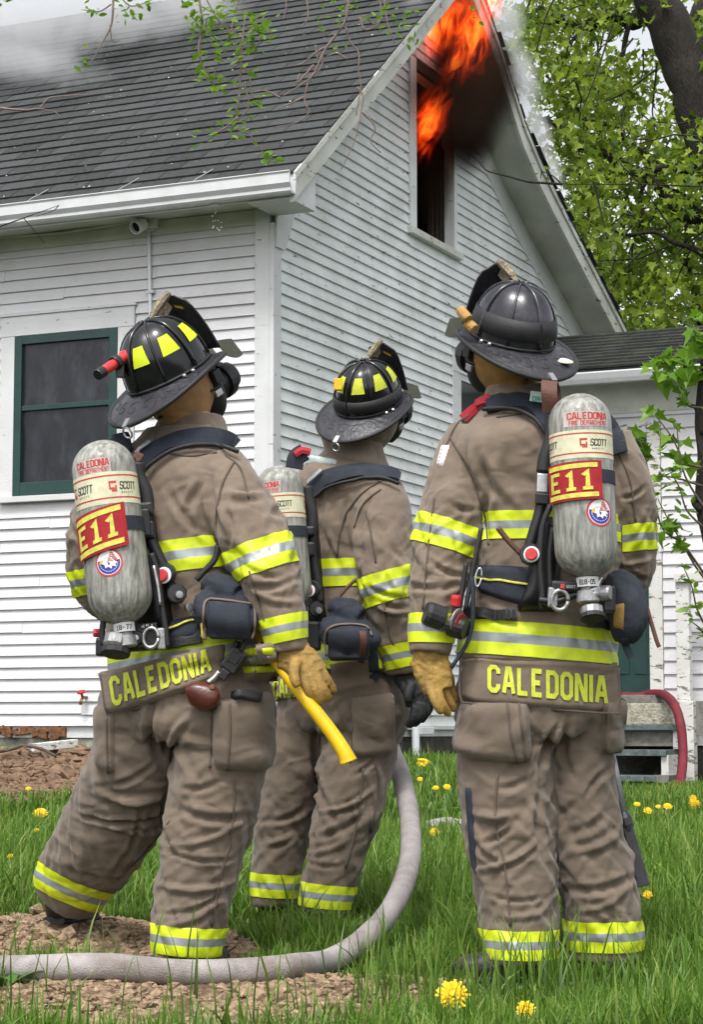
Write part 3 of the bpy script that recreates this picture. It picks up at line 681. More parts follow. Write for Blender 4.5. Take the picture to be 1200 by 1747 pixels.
def soft(name, tubes, mat, parent, voxel=.008, smooth=4, wr=None, folds=(), seed=0, link_it=True):
    """tubes: list of (R, side, sq). Union by voxel remesh, smoothed, then wrinkled."""
    mb = MB(); info = []
    for R, side, sq in tubes:
        vs, fs, P, fx, fy = tube_from(R, side, 22, sq); mb.add(vs, fs)
        s = np.concatenate([[0], np.cumsum(np.linalg.norm(np.diff(P, axis=0), axis=1))]); info.append((P, s, fx, fy, R))
    me = mb.mesh(name); bm = bmesh.new(); bm.from_mesh(me); bmesh.ops.recalc_face_normals(bm, faces=bm.faces); bm.to_mesh(me); bm.free()
    tmp = bpy.data.objects.new('tmp', me); COL.objects.link(tmp)
    md = tmp.modifiers.new('r', 'REMESH'); md.mode = 'VOXEL'; md.voxel_size = voxel; md.adaptivity = 0
    sm = tmp.modifiers.new('s', 'SMOOTH'); sm.iterations = smooth; sm.factor = .5
    dg = bpy.context.evaluated_depsgraph_get(); ev = tmp.evaluated_get(dg)
    out = bpy.data.meshes.new_from_object(ev); bpy.data.objects.remove(tmp); bpy.data.meshes.remove(me)
    out.name = name; n = len(out.vertices)
    V = np.empty(n * 3); out.vertices.foreach_get('co', V); V = V.reshape(-1, 3)
    E = np.empty(len(out.edges) * 2, np.int32); out.edges.foreach_get('vertices', E); E = E.reshape(-1, 2)
    Nn = np.empty(n * 3); out.vertices.foreach_get('normal', Nn); Nn = Nn.reshape(-1, 3)
    # nearest tube, arc position and angle
    best = np.full(n, 1e9); tid = np.zeros(n, int); S = np.zeros(n); PH = np.zeros(n); FR = np.zeros(n)
    for k, (P, s, fx, fy, R) in enumerate(info):
        d = np.linalg.norm(V[:, None, :] - P[None], axis=2) ; i = d.argmin(1); dd = d[np.arange(n), i] / np.maximum(R[i, 3], .02)
        q = V - P[i]; ph = np.arctan2((q * fy[i]).sum(1), (q * fx[i]).sum(1))
        T = np.gradient(P, axis=0); T /= np.linalg.norm(T, axis=1)[:, None] + 1e-9
        ss = s[i] + (q * T[i]).sum(1)
        up = dd < best; best[up] = dd[up]; tid[up] = k; S[up] = ss[up]; PH[up] = ph[up]; FR[up] = ss[up] / s[-1]
    D = np.zeros(n)
    if wr:
        for k, w in enumerate(wr):
            if not w: continue
            m = tid == k
            fr = np.array([a for a, _ in w['amp']]); am = np.array([b for _, b in w['amp']])
            A = np.interp(FR[m], fr, am); acc = 0
            for j, (fs_, kr, sk, wt) in enumerate(w.get('oct', ((7, .9, 5, 1.), (12, 1.2, -6, .6)))):
                ph = PH[m] + sk * S[m]
                q = np.stack([S[m] * fs_ + seed * 3.1 + k * 7.7 + j * 31, np.cos(ph) * kr, np.sin(ph) * kr], -1)
                q = q + .45 * np.stack([gnoise(q * .8 + 9), gnoise(q * .8 + 21), gnoise(q * .8 + 40)], -1)
                nz = gnoise(q); n2 = gnoise(q * 1.13 + 55); acc = acc + wt * (np.maximum(0, 1 - np.sqrt(nz * nz * 9 + .01)) ** 1.5 * 1.15 - .75 * np.maximum(0, 1 - np.sqrt(n2 * n2 * 12 + .01)) ** 1.5)
            D[m] = A * acc
        D = adj_smooth(D, E, n, 1)
    # explicit creases: (pxA, pyA, pxB, pyB, width_m, amp_m), drawn in the person's own plane
    if len(folds):
        vz = V[:, 1] * _c + (V[:, 2] - CAMH) * _s
        sx = CX + FPX * V[:, 0] / vz; sy = CY - FPX * (-V[:, 1] * _s + (V[:, 2] - CAMH) * _c) / vz
        front = (Nn * (np.array([0, 0, CAMH]) - V)).sum(1) > 0
        fr_ = np.random.default_rng(seed + 77)
        for (ax, ay, bx, by, w, amp) in folds:
            mx_, my_, an_, kl = (ax + bx) / 2, (ay + by) / 2, math.radians(fr_.uniform(-26, 26)), fr_.uniform(.34, .56); ex_, ey_ = bx - ax, by - ay
            ex_, ey_ = (ex_ * math.cos(an_) - ey_ * math.sin(an_)) * kl, (ex_ * math.sin(an_) + ey_ * math.cos(an_)) * kl
            mx_ += fr_.uniform(-8, 8); ax, ay, bx, by = mx_ - ex_, my_ - ey_, mx_ + ex_, my_ + ey_; w *= fr_.uniform(.7, 1.25); amp *= fr_.uniform(.6, 1.25)
            wp = .85 * w * FPX / V[:, 1].mean(); dx, dy = bx - ax, by - ay; l2 = dx * dx + dy * dy
            t = np.clip(((sx - ax) * dx + (sy - ay) * dy) / l2, 0, 1)
            bow = .10 * math.sqrt(l2) * np.sin(np.pi * t)        # slight bow
            ox, oy = -dy / math.sqrt(l2), dx / math.sqrt(l2)
            dist = np.hypot(sx - ax - t * dx - ox * bow, sy - ay - t * dy - oy * bow) / wp
            prof_ = np.exp(-dist ** 2) - .55 * np.exp(-((dist - 1.7) / .8) ** 2)
            D += np.where(front, 1.3 * amp * prof_ * (np.sin(np.pi * np.clip(t, .03, .97)) ** .7), 0)
    V2 = V + Nn * D[:, None]
    out.vertices.foreach_set('co', V2.reshape(-1)); out.update()
    out.polygons.foreach_set('use_smooth', [True] * len(out.polygons))
    out.materials.clear(); out.materials.append(mat)
    r = Soft(); r.me = out; r.tid = tid; r.info = info; r.obj = link(name, out, parent) if link_it else None
    out.vertices.foreach_get('normal', Nn.reshape(-1)); Nn = np.empty(n * 3); out.vertices.foreach_get('normal', Nn)
    r.V = V2; r.N = Nn.reshape(-1, 3); r.F = [tuple(p.vertices) for p in out.polygons]
    r.bvh = BVHTree.FromPolygons([Vector(v) for v in V2], r.F); return r
def clip_poly(poly, lo, hi):
    """poly: list of (pos, nrm, val) ; keep lo<=val<=hi"""
    for sgn, lim in ((1, lo), (-1, -hi)):
        outp = []
        for i in range(len(poly)):
            a, b = poly[i], poly[(i + 1) % len(poly)]
            va, vb = a[2] * sgn - lim, b[2] * sgn - lim
            if va >= 0: outp.append(a)
            if (va >= 0) != (vb >= 0):
                t = va / (va - vb); outp.append((a[0] + (b[0] - a[0]) * t, a[1] + (b[1] - a[1]) * t, a[2] + (b[2] - a[2]) * t))
        poly = outp
        if len(poly) < 3: return []
    return poly
def stripe(g, parent, tids, A, B, Y, name='reflective_stripe', bands=((0, .36, 0), (.36, .64, 1), (.64, 1, 0)), off=.0035, xr=None):
    """A,B: pixels of the upper and lower edge on the stripe's axis"""
    a = np.array(at(*A, Y)); b = np.array(at(*B, Y)); d = b - a; l2 = d.dot(d)
    val = ((g.V - a) @ d) / l2
    ok = np.isin(g.tid, tids); vid = {}
    mb = MB(); vz = g.V[:, 1] * _c + (g.V[:, 2] - CAMH) * _s; sx = CX + FPX * g.V[:, 0] / vz
    for f in g.F:
        if not all(ok[i] for i in f): continue
        vv = [val[i] for i in f]
        if max(vv) < 0 or min(vv) > 1: continue
        if xr and not (xr[0] < sx[f[0]] < xr[1]): continue
        for lo, hi, mi in bands:
            pl_ = clip_poly([(g.V[i], g.N[i], val[i]) for i in f], lo, hi)
            if len(pl_) < 3: continue
            ids = []
            for p, nrm, v_ in pl_:
                q = p + nrm * off; key = (round(q[0], 5), round(q[1], 5), round(q[2], 5))
                if key not in vid: vid[key] = len(mb.v); mb.v.append(tuple(q))
                ids.append(vid[key])
            ids2 = [i for k, i in enumerate(ids) if i != ids[k - 1]]
            if len(ids2) >= 3: mb.f.append(ids2); mb.m.append(mi)
    if not mb.f: return None
    return mb.build(name, [M['lime'], M['silver']], parent, smooth=True, fixn=False)

# ------------------------------------------------------------------ placing things on a surface
def cast(bvhs, px, py):
    d = ray(px, py).normalized(); best = None
    for b in bvhs:
        h = b.ray_cast(CAMP, d)
        if h[0] is not None and (best is None or h[3] < best[2]): best = (h[0], h[1], h[3])
    return best
def grid_on(bvhs, fn, nu, nv, smooth=3, nsm=4):
    """grid of points on the surface below pixels fn(u,v); returns P[nu,nv,3], N"""
    D = np.full((nu, nv), np.nan); Nr = np.zeros((nu, nv, 3)); R = np.zeros((nu, nv, 3))
    for i in range(nu):
        for j in range(nv):
            px, py = fn(i / (nu - 1), j / (nv - 1)); d = ray(px, py).normalized(); R[i, j] = d
            h = cast(bvhs, px, py)
            if h: D[i, j] = h[2]; Nr[i, j] = h[1] if Vector(h[1]).dot(d) < 0 else -h[1]
    if np.isnan(D).all(): D[:] = 6.0; Nr[:] = (0, -1, 0)
    for _ in range(60):
        bad = np.isnan(D)
        if not bad.any(): break
        Dp = np.pad(D, 1, constant_values=np.nan); st = np.stack([Dp[:-2, 1:-1], Dp[2:, 1:-1], Dp[1:-1, :-2], Dp[1:-1, 2:]])
        with np.errstate(all='ignore'):
            import warnings; warnings.simplefilter('ignore'); f = np.nanmean(st, 0)
        D[bad] = f[bad]
    def sm(a, it):
        for _ in range(it):
            p = np.pad(a, [(1, 1), (1, 1)] + [(0, 0)] * (a.ndim - 2), mode='edge'); a = (p[:-2, 1:-1] + p[2:, 1:-1] + p[1:-1, :-2] + p[1:-1, 2:] + 4 * p[1:-1, 1:-1]) / 8
        return a
    D = sm(D, smooth); Nr = sm(Nr, nsm); Nr += np.array([0, -.25, 0]) * .5; Nr /= np.linalg.norm(Nr, axis=2)[..., None]
    P = np.array(CAMP) + R * D[..., None]; return P, Nr
def quadfn(q):
    (ax, ay), (bx, by), (cx_, cy_), (dx, dy) = q
    def fn(u, v): return (lerp(lerp(ax, bx, u), lerp(dx, cx_, u), v), lerp(lerp(ay, by, u), lerp(dy, cy_, u), v))
    return fn
def pad(name, q, th, mat, parent, bvhs, nu=16, nv=16, p=6, edge=.002, rnd=0, smooth=3, top=1.0, noise=0):
    """a raised patch (pocket, pouch, plate) sitting on a surface; q: 4 pixel corners"""
    fn0 = quadfn(q)
    def fn(u, v):
        if rnd:
            d = min(u, 1 - u) / rnd
            if d < 1: v = v * (1 - rnd * 1.4 * (1 - math.sqrt(max(0, 1 - (1 - d) ** 2))))
        return fn0(u, v)
    P, N = grid_on(bvhs, fn, nu, nv, smooth)
    mb = MB(); vs = []
    for i in range(nu):
        for j in range(nv):
            u, v = i / (nu - 1) * 2 - 1, j / (nv - 1) * 2 - 1
            h = (1 - abs(u) ** p) * (1 - abs(v) ** p); h = max(0, h) ** .4 * lerp(top, 1, (v + 1) / 2)
            if noise: h *= 1 + noise * float(gnoise(np.array([[u * 1.7 + th * 99, v * 1.7, 3.3]]))[0])
            e = edge if (0 < i < nu - 1 and 0 < j < nv - 1) else -.004
            vs.append(Vector(P[i, j]) + Vector(N[i, j]) * (e + th * h))
    fs = [(i * nv + j, (i + 1) * nv + j, (i + 1) * nv + j + 1, i * nv + j + 1) for i in range(nu - 1) for j in range(nv - 1)]
    mb.add(vs, fs); o = mb.build(name, mat, parent, smooth=True, fixn=False)
    o_b = BVHTree.FromPolygons([Vector(v) for v in mb.v], mb.f); return o, o_b
def pathpx(pts, n=10): return catmull(pts, n)
def ribbon(name, pts, width, th, mat, parent, bvhs, lift=.004, n=8, smooth=4, round_=False):
    """strap following a surface below a pixel path"""
    pp = pathpx(pts, n); K = len(pp)
    P, N = grid_on(bvhs, lambda u, v: tuple(pp[min(K - 1, int(round(u * (K - 1))))]), K, 2, smooth, 6)
    P = P[:, 0]; N = N[:, 0]; T = np.gradient(P, axis=0); T /= np.linalg.norm(T, axis=1)[:, None] + 1e-9
    W = np.cross(T, N); W /= np.linalg.norm(W, axis=1)[:, None] + 1e-9
    mb = MB(); vs = []
    if round_: sec = [(math.cos(a) * width / 2, th / 2 + math.sin(a) * th / 2) for a in np.linspace(0, 2 * math.pi, 11)[:-1]]
    else: sec = [(-width / 2, 0), (-width / 2 * .94, th), (0, th * 1.15), (width / 2 * .94, th), (width / 2, 0)]
    S = len(sec)
    for i in range(K):
        for a, h in sec: vs.append(P[i] + W[i] * a + N[i] * (lift + h))
    fs = [(i * S + k, i * S + (k + 1) % S, (i + 1) * S + (k + 1) % S, (i + 1) * S + k) for i in range(K - 1) for k in range(S)]
    fs += [tuple(range(S))[::-1], tuple((K - 1) * S + k for k in range(S))]
    mb.add(vs, fs); return mb.build(name, mat, parent, smooth=round_)
def seam(pts, parent, bvhs, r=.0022, mat='seam'):
    return ribbon('seam', pts, r * 2.4, r * 1.5, M[mat], parent, bvhs, lift=.0004, n=10, smooth=1, round_=True)

# ------------------------------------------------------------------ stroke lettering
GLY = {'C': [[(.5, .72), (.5, .86), (.36, 1), (.14, 1), (0, .86), (0, .14), (.14, 0), (.36, 0), (.5, .14), (.5, .28)]],
 'A': [[(0, -.06), (.2, 1), (.34, 1), (.54, -.06)], [(.12, .30), (.42, .30)]], 'L': [[(0, 1.08), (0, 0), (.48, 0)]],
 'E': [[(.46, 1), (0, 1), (0, 0), (.46, 0)], [(.08, .5), (.36, .5)]], 'D': [[(0, -.0), (0, 1), (.34, 1), (.5, .84), (.5, .16), (.34, 0), (0, 0)]],
 'O': [[(.14, 1), (.36, 1), (.5, .86), (.5, .14), (.36, 0), (.14, 0), (0, .14), (0, .86), (.14, 1)]], 'N': [[(0, -.1), (0, 1.1)], [(.5, -.1), (.5, 1.1)], [(.04, 1.02), (.46, -.02)]],
 'I': [[(.0, -.08), (.0, 1.08)]], 'S': [[(.48, .78), (.48, .9), (.36, 1), (.12, 1), (0, .88), (0, .62), (.12, .52), (.38, .48), (.5, .36), (.5, .12), (.38, 0), (.12, 0), (0, .1), (0, .22)]],
 'T': [[(-.02, 1), (.52, 1)], [(.25, .94), (.25, -.06)]], 'F': [[(.46, 1), (0, 1), (0, -.08)], [(.08, .5), (.36, .5)]], 'R': [[(0, -.08), (0, 1), (.36, 1), (.5, .88), (.5, .6), (.36, .48), (.06, .48)], [(.28, .46), (.5, -.06)]],
 'P': [[(0, -.08), (0, 1), (.36, 1), (.5, .88), (.5, .6), (.36, .46), (.06, .46)]], 'M': [[(0, -.08), (0, 1), (.28, .4), (.56, 1), (.56, -.08)]], '1': [[(.02, .78), (.2, .98), (.2, .0)], [(0, 0.0), (.4, 0.0)]],
 '0': [[(.14, 1), (.36, 1), (.5, .86), (.5, .14), (.36, 0), (.14, 0), (0, .14), (0, .86), (.14, 1)]], '8': [[(.1, .5), (0, .62), (0, .9), (.12, 1), (.38, 1), (.5, .9), (.5, .62), (.38, .5), (.12, .5), (0, .38), (0, .1), (.12, 0), (.38, 0), (.5, .1), (.5, .38), (.4, .48)]],
 '-': [[(.06, .5), (.4, .5)]], '5': [[(.46, 1), (.04, 1), (0, .55), (.38, .58), (.5, .44), (.5, .12), (.38, 0), (0, .04)]], '4': [[(.4, -.06), (.4, 1), (0, .3), (.52, .3)]], '7': [[(0, 1), (.5, 1), (.18, -.06)]], 'B': [[(0, 0), (0, 1), (.34, 1), (.46, .9), (.46, .6), (.36, .52), (.08, .52)], [(.36, .48), (.5, .38), (.5, .12), (.36, 0), (.08, 0)]],
 'Y': [[(0, 1.06), (.25, .5), (.25, -.06)], [(.5, 1.06), (.28, .55)]]}
def stroke_poly(pl, w):
    P = [np.array(p, float) for p in pl]; closed = np.allclose(P[0], P[-1]); L = []; n = len(P)
    for i in range(n):
        a = P[i] - P[i - 1] if i > 0 else (P[-1] - P[-2] if closed else P[1] - P[0])
        b = P[i + 1] - P[i] if i < n - 1 else (P[1] - P[0] if closed else P[-1] - P[-2])
        a = a / np.linalg.norm(a); b = b / np.linalg.norm(b); t = a + b; t = t / (np.linalg.norm(t) + 1e-9)
        nr = np.array([-t[1], t[0]]); k = min(1 / max(nr.dot(np.array([-a[1], a[0]])), .35), 1.9)
        L.append((P[i] + nr * w / 2 * k, P[i] - nr * w / 2 * k))
    return L
def letter_mesh(ch, w, fmap, x0, sx, sy, off, mb, mi=0):
    """fmap(u,v,h) -> 3D ; letter box starts at x0, scaled sx, sy"""
    for si, pl in enumerate(GLY.get(ch, [])):
        L = stroke_poly(pl, w)
        for i in range(len(L) - 1):
            K = 6 if np.linalg.norm(np.array(pl[i]) - np.array(pl[i + 1])) > .3 else 2
            for k in range(K):
                q = [lerp(L[i][0], L[i + 1][0], k / K), lerp(L[i][0], L[i + 1][0], (k + 1) / K), lerp(L[i][1], L[i + 1][1], (k + 1) / K), lerp(L[i][1], L[i + 1][1], k / K)]
                mb.add([fmap(x0 + c[0] * sx, c[1] * sy, off + si * .0005) for c in q], [(0, 1, 2, 3)], mi)
def advance(ch): return {'I': .0, 'M': .56, 'A': .54, '1': .4, ' ': .3}.get(ch, .5)
def text_on(txt, fmap, mat, parent, w=.2, gap=.24, off=.0, name='letter', joined=False):
    """text fitted into fmap's u 0..1, v 0..1"""
    tot = sum(advance(c) for c in txt) + gap * (len(txt) - 1) + w; x = w / 2; mb = MB(); out = []
    for c in txt:
        m2 = mb if joined else MB()
        letter_mesh(c, w, lambda u, v, h: fmap(u / tot, (v + w / 2) / (1 + w), h), x, 1, 1, off, m2)
        if not joined and m2.f: out.append(m2.build(name, mat, parent, fixn=False))
        x += advance(c) + gap
    if joined: return mb.build(name, mat, parent, fixn=False)
    return out
# ------------------------------------------------------------------ helmet
def rotm(yaw, pitch, roll):
    return (Matrix.Rotation(-math.radians(yaw), 3, 'Z') @ Matrix.Rotation(math.radians(pitch), 3, 'X') @ Matrix.Rotation(math.radians(roll), 3, 'Y'))
def make_helmet(person, px, py, Y, yaw, pitch, roll, style, sc=1.0):
    O = at(px, py, Y); R = rotm(yaw, pitch, roll)
    def W(v): return O + R @ (Vector(v) * sc)
    rx, ry, rz = .121, .145, .178
    def dome(az, el, k=1.0, h=0):     # az 0 = front, positive to the right
        c = max(math.cos(el), 0) ** .78; s = math.sin(el) ** .92 if el > 0 else math.sin(el)
        v = Vector((math.sin(az) * rx * c * k, math.cos(az) * ry * c * k, rz * s * k))
        if h: n = Vector((v.x / rx ** 2, v.y / ry ** 2, v.z / rz ** 2)).normalized(); v += n * h
        return v
    shm_ = M['helmet_worn'] if style == 'worn' else M['helmet']
    mb = MB(); na, ne = 48, 14; vs = []; fs = []
    for j in range(ne):
        el = j / ne * math.pi / 2
        for i in range(na):
            az = 2 * math.pi * i / na; bulge = .0035 * abs(math.sin(4 * az)) * math.sin(2 * el) ; vs.append(W(dome(az, el, 1, bulge)))
    vs.append(W(dome(0, math.pi / 2)))
    for j in range(ne - 1):
        for i in range(na): fs.append((j * na + i, j * na + (i + 1) % na, (j + 1) * na + (i + 1) % na, (j + 1) * na + i))
    for i in range(na): fs.append(((ne - 1) * na + i, (ne - 1) * na + (i + 1) % na, ne * na))
    mb.add(vs, fs); shell = mb.build('helmet', shm_, person, smooth=True)
    for k in range(8):                # raised ribs
        az = k * math.pi / 4 + (0 if style == 'worn' else 0); big = k % 2 == 0
        pts = [W(dome(az, el, 1, .001)) for el in np.linspace(.06, 1.52, 14)]
        mb = MB(); mb.tube(pts, (.0075 if big else .0045) * sc, 8); mb.build('rib', shm_, shell, smooth=True)
    # brim
    def bw(az): rear = (1 - math.cos(az)) / 2; return .046 - .012 * math.sin(az) ** 2 + .050 * rear ** 1.8
    def bz(az, t): rear = (1 - math.cos(az)) / 2; return -.004 - t * (.010 + .030 * rear ** 2.0) - .014 * t * t * (1 - abs(math.sin(az))) + .012 * t * t * math.sin(az) ** 2
    def bp(az, t, h=0):
        b = dome(az, 0); d = Vector((math.sin(az) * ry, math.cos(az) * rx, 0)).normalized(); d = Vector((math.sin(az), math.cos(az), 0)).lerp(d, .3).normalized()
        return b + d * (bw(az) * t) + Vector((0, 0, bz(az, t) + h))
    mb = MB(); nb, nt = 60, 7; vs = []; fs = []
    for top in (1, 0):
        for j in range(nt):
            for i in range(nb): vs.append(W(bp(2 * math.pi * i / nb, -.12 + 1.12 * j / (nt - 1), .005 * top)))
    for top in (0, 1):
        o_ = top * nt * nb
        for j in range(nt - 1):
            for i in range(nb): fs.append((o_ + j * nb + i, o_ + j * nb + (i + 1) % nb, o_ + (j + 1) * nb + (i + 1) % nb, o_ + (j + 1) * nb + i))
    mb.add(vs, fs); mb.build('brim', M['brim'], shell, smooth=True)
    mb = MB(); mb.tube([W(bp(2 * math.pi * i / nb, 1.0, .002)) for i in range(nb + 1)], .0075 * sc, 8); mb.build('brim_edge', M['rubber'], shell, smooth=True)
    mb = MB(); mb.tube([W(dome(2 * math.pi * i / nb, .03, 1.012)) for i in range(nb + 1)], .0042 * sc, 6); mb.build('brim_bead', M['rubber'], shell, smooth=True)
    for k in range(9):                # tooled scrollwork on the rear brim
        az0 = math.pi + (k - 4) * .33; pts = [W(bp(az0 + (.15 + .03 * math.sin(k * 5)) * math.cos(a + k) * (1 - a / 8), .5 + .26 * math.sin(a + k) * (1 - a / 8), .0050)) for a in np.linspace(0, 7, 16)]
        mb = MB(); mb.tube(pts, .0013 * sc, 5); mb.build('scrollwork', M['brim'], shell, smooth=True)
    # front shield and its holder
    mb = MB(); ns, nh = 10, 9; vs = []
    for th in (0, .006):
        for j in range(nh):
            v = j / (nh - 1); wdt = .082 * (1 - .25 * v) * (1 if v < .78 else math.sqrt(max(.05, 1 - ((v - .78) / .23) ** 2)))
            for i in range(ns):
                u = i / (ns - 1) * 2 - 1
                vs.append(W((u * wdt, ry + .03 - .045 * v * v - .22 * (u * wdt) ** 2 / .08 + th, .005 + v * .20)))
    fs = []; q = nh * ns
    for b0 in (0, q):
        for j in range(nh - 1):
            for i in range(ns - 1): fs.append((b0 + j * ns + i, b0 + j * ns + i + 1, b0 + (j + 1) * ns + i + 1, b0 + (j + 1) * ns + i))
    per = [i for i in range(ns)] + [j * ns + ns - 1 for j in range(1, nh)] + [(nh - 1) * ns + i for i in range(ns - 2, -1, -1)] + [j * ns for j in range(nh - 2, 0, -1)]
    for a, b in zip(per, per[1:] + per[:1]): fs.append((a, b, b + q, a + q))
    mb.add(vs, fs); mb.build('front_shield', M['brim'], shell, smooth=True)
    if style != 'worn':
        mb = MB()
        for s_ in (-1, 1):
            mb.add([W((s_ * .012, ry - .022, .178)), W((s_ * .05, ry - .028, .168)), W((s_ * .05, ry - .026, .158)), W((s_ * .012, ry - .020, .168))], [(0, 1, 2, 3)])
        mb.build('shield_marking', M['yellowp'], shell)
    mb = MB(); mb.tube([W((0, .02, rz - .004)), W((0, .06, rz + .014)), W((0, .095, rz + .026)), W((0, ry - .012, rz + .034))], [.007 * sc, .013 * sc, .015 * sc, .012 * sc], 8)
    mb.box(W((0, .078, rz + .004)), .006 * sc, .035 * sc, .025 * sc, R @ Vector((1, 0, 0)), R @ Vector((0, 1, .4)).normalized(), R @ Vector((0, -.4, 1)).normalized())
    mb.build('shield_holder', M['eagle'], shell, smooth=False)
    # reflective trapezoids between the ribs
    if style != 'worn':
        for k in range(8):
            az = (k + .5) * math.pi / 4
            if k in (0, 7): continue
            e0, e1 = (.42, .80) if style == 'A' else (.52, .93); w0, w1 = .225, .155
            mb = MB(); vs = []; m_ = 5
            for j in range(m_):
                el = lerp(e0, e1, j / (m_ - 1)); w_ = lerp(w0, w1, j / (m_ - 1))
                for i in range(m_): vs.append(W(dome(az + lerp(-w_, w_, i / (m_ - 1)), el, 1, .0055)))
            mb.add(vs, [(j * m_ + i, j * m_ + i + 1, (j + 1) * m_ + i + 1, (j + 1) * m_ + i) for j in range(m_ - 1) for i in range(m_ - 1)])
            mb.build('reflective_patch', M['lime'] if style == 'A' else M['limetext'], shell, smooth=True)
    if style in ('worn', 'B'):        # rubber band round the dome
        mb = MB(); vs = []; e0, e1 = (.15, .50) if style == 'worn' else (.10, .34)
        for j, (el, h) in enumerate(((e0, .004), (e0 + .01, .0078), ((e0 + e1) / 2, .0078), (e1 - .01, .0078), (e1, .004))):
            for i in range(nb): vs.append(W(dome(2 * math.pi * i / nb, el, 1, h)))
        mb.add(vs, [(j * nb + i, j * nb + (i + 1) % nb, (j + 1) * nb + (i + 1) % nb, (j + 1) * nb + i) for j in range(4) for i in range(nb)])
        mb.build('helmet_band', M['band'], shell, smooth=True)
    # hanging ring at the back
    mb = MB(); p0 = bp(math.pi, .96); mb.box(W(p0 + Vector((0, .0, .008))), .009 * sc, .016 * sc, .004 * sc, R @ Vector((1, 0, 0)), R @ Vector((0, 1, .5)).normalized(), R @ Vector((0, -.5, 1)).normalized())
    if style != 'worn':
        mb.tube([W(p0 + Vector((.017 * math.cos(a), -.012, -.018 + .017 * math.sin(a)))) for a in np.linspace(0, 2 * math.pi, 17)], .0032 * sc, 6)
    mb.build('hanging_ring', M['metal'], shell, smooth=False)
    if style == 'worn':
        for az, t, r in ((2.62, .55, .026),):
            mb = MB(); c = bp(az, t, .006); mb.lathe([(r, 0), (r, .002), (r * .8, .0035)], W(c), R @ Vector((0, 0, 1)), R @ Vector((1, 0, 0)), 20); mb.build('round_badge', M['cream'], shell)
            mb = MB(); mb.lathe([(r * .62, 0), (r * .62, .0015)], W(c + Vector((0, 0, .0036))), R @ Vector((0, 0, 1)), R @ Vector((1, 0, 0)), 20); mb.build('badge_centre', M['whiteprint'], shell)
    for s_ in (-1, 1):
        mb = MB(); mb.lathe([(.007, 0), (.007, .006), (.003, .009)], W(bp(s_ * 1.72, .12, .006)), R @ Vector((0, 0, 1)), R @ Vector((1, 0, 0)), 10); mb.lathe([(.007, 0), (.007, .006), (.003, .009)], W(bp(s_ * 1.95, .10, .006)), R @ Vector((0, 0, 1)), R @ Vector((1, 0, 0)), 10); mb.build('rivet', M['metal'], shell)
    # flip-down eye visors under the brim
    for s_ in (-1, 1):
        mb = MB(); c = []
        for th in (0, .003):
            for a in np.linspace(-1, 1, 9): c.append(W((s_ * .062 + .05 * a, ry + .068 + .0 * th - .18 * (s_ * .062 + .05 * a) ** 2 / .1, .012 + th)))
            for a in np.linspace(1, -1, 9): c.append(W((s_ * .062 + .045 * a, ry + .088 - .18 * (s_ * .062 + .045 * a) ** 2 / .1, -.045 - .012 * (1 - a * a) + th)))
        n_ = 18; mb.add(c, [tuple(range(n_))[::-1], tuple(n_ + i for i in range(n_))] + [(i, (i + 1) % n_, n_ + (i + 1) % n_, n_ + i) for i in range(n_)])
        mb.build('eye_visor', M['visor'], shell)
    return shell, W, R
def ell_tube(W, pts, n=5):
    """rows: (x,y,z, a, b) in helmet space -> world ring rows"""
    rows = [[*W(p[:3]), p[3], p[4]] for p in pts]; return catmull(rows, n)
def make_head(person, W, R, neck, hoodmat, neckmat):
    sx = tuple(R @ Vector((1, 0, 0)))
    Rr = ell_tube(W, [(0, -.005, .06, .07, .085), (0, 0, .02, .092, .112), (0, .003, -.04, .096, .116), (0, .012, -.10, .088, .105), (0, .02, -.145, .066, .075), (0, .03, -.165, .03, .03)])
    nk = np.array([[*W((0, -.015, -.05)), .07, .08], [*W((0, -.03, -.12)), .066, .07], [*neck, .075, .07], [neck[0], neck[1], neck[2] - .06, .085, .08]])
    h = soft('hood', [(Rr, sx, 2.0), (catmull(nk, 4), sx, 2.0)], hoodmat, person, .007, 3, [dict(amp=[(0, .0), (1, .002)]), dict(amp=[(0, .003), (1, .006)], oct=((20, .8, 3, 1.),))], seed=4)
    # breathing mask
    mk = ell_tube(W, [(0, .075, .0, .06, .03), (0, .092, -.03, .082, .036), (0, .098, -.08, .08, .04), (0, .092, -.15, .064, .044), (0, .075, -.19, .03, .03)])
    m = soft('face_mask', [(mk, sx, 2.2)], M['rubber'], person, .008, 2)
    f = R @ Vector((0, 1, 0)); u = R @ Vector((0, 0, 1))
    mb = MB(); mb.lathe([(.052, 0), (.056, .02), (.046, .022), (.046, .045), (.056, .047), (.056, .072), (.044, .078), (.042, .10), (.03, .104)], W((0, .125, -.105)), f, u, 20); mb.build('regulator', M['black'], m.obj)
    for z in (-.03, -.09):
        mb = MB(); mb.tube([W((s * .101, .06 - .13 * (1 - abs(s)) ** .5 if False else .075 - abs(1 - abs(s)) * .19, z)) for s in np.linspace(-1, 1, 15)], .004, 6); mb.build('head_strap', M['rubber'], m.obj, smooth=True)
    for s_ in (-1, 1):
        mb = MB(); mb.box(W((s_ * .095, .085, -.06)), .008, .016, .020, R @ Vector((1, 0, 0)), f, u); mb.build('strap_buckle', M['black'], m.obj, bevel=.003)
        mb = MB(); mb.box(W((s_ * .098, .062, -.105)), .004, .014, .010, R @ Vector((1, 0, 0)), f, u); mb.build('strap_buckle', M['metal'], m.obj, bevel=.002)
    # ear flap behind the jaw
    mb = MB(); 
    return h
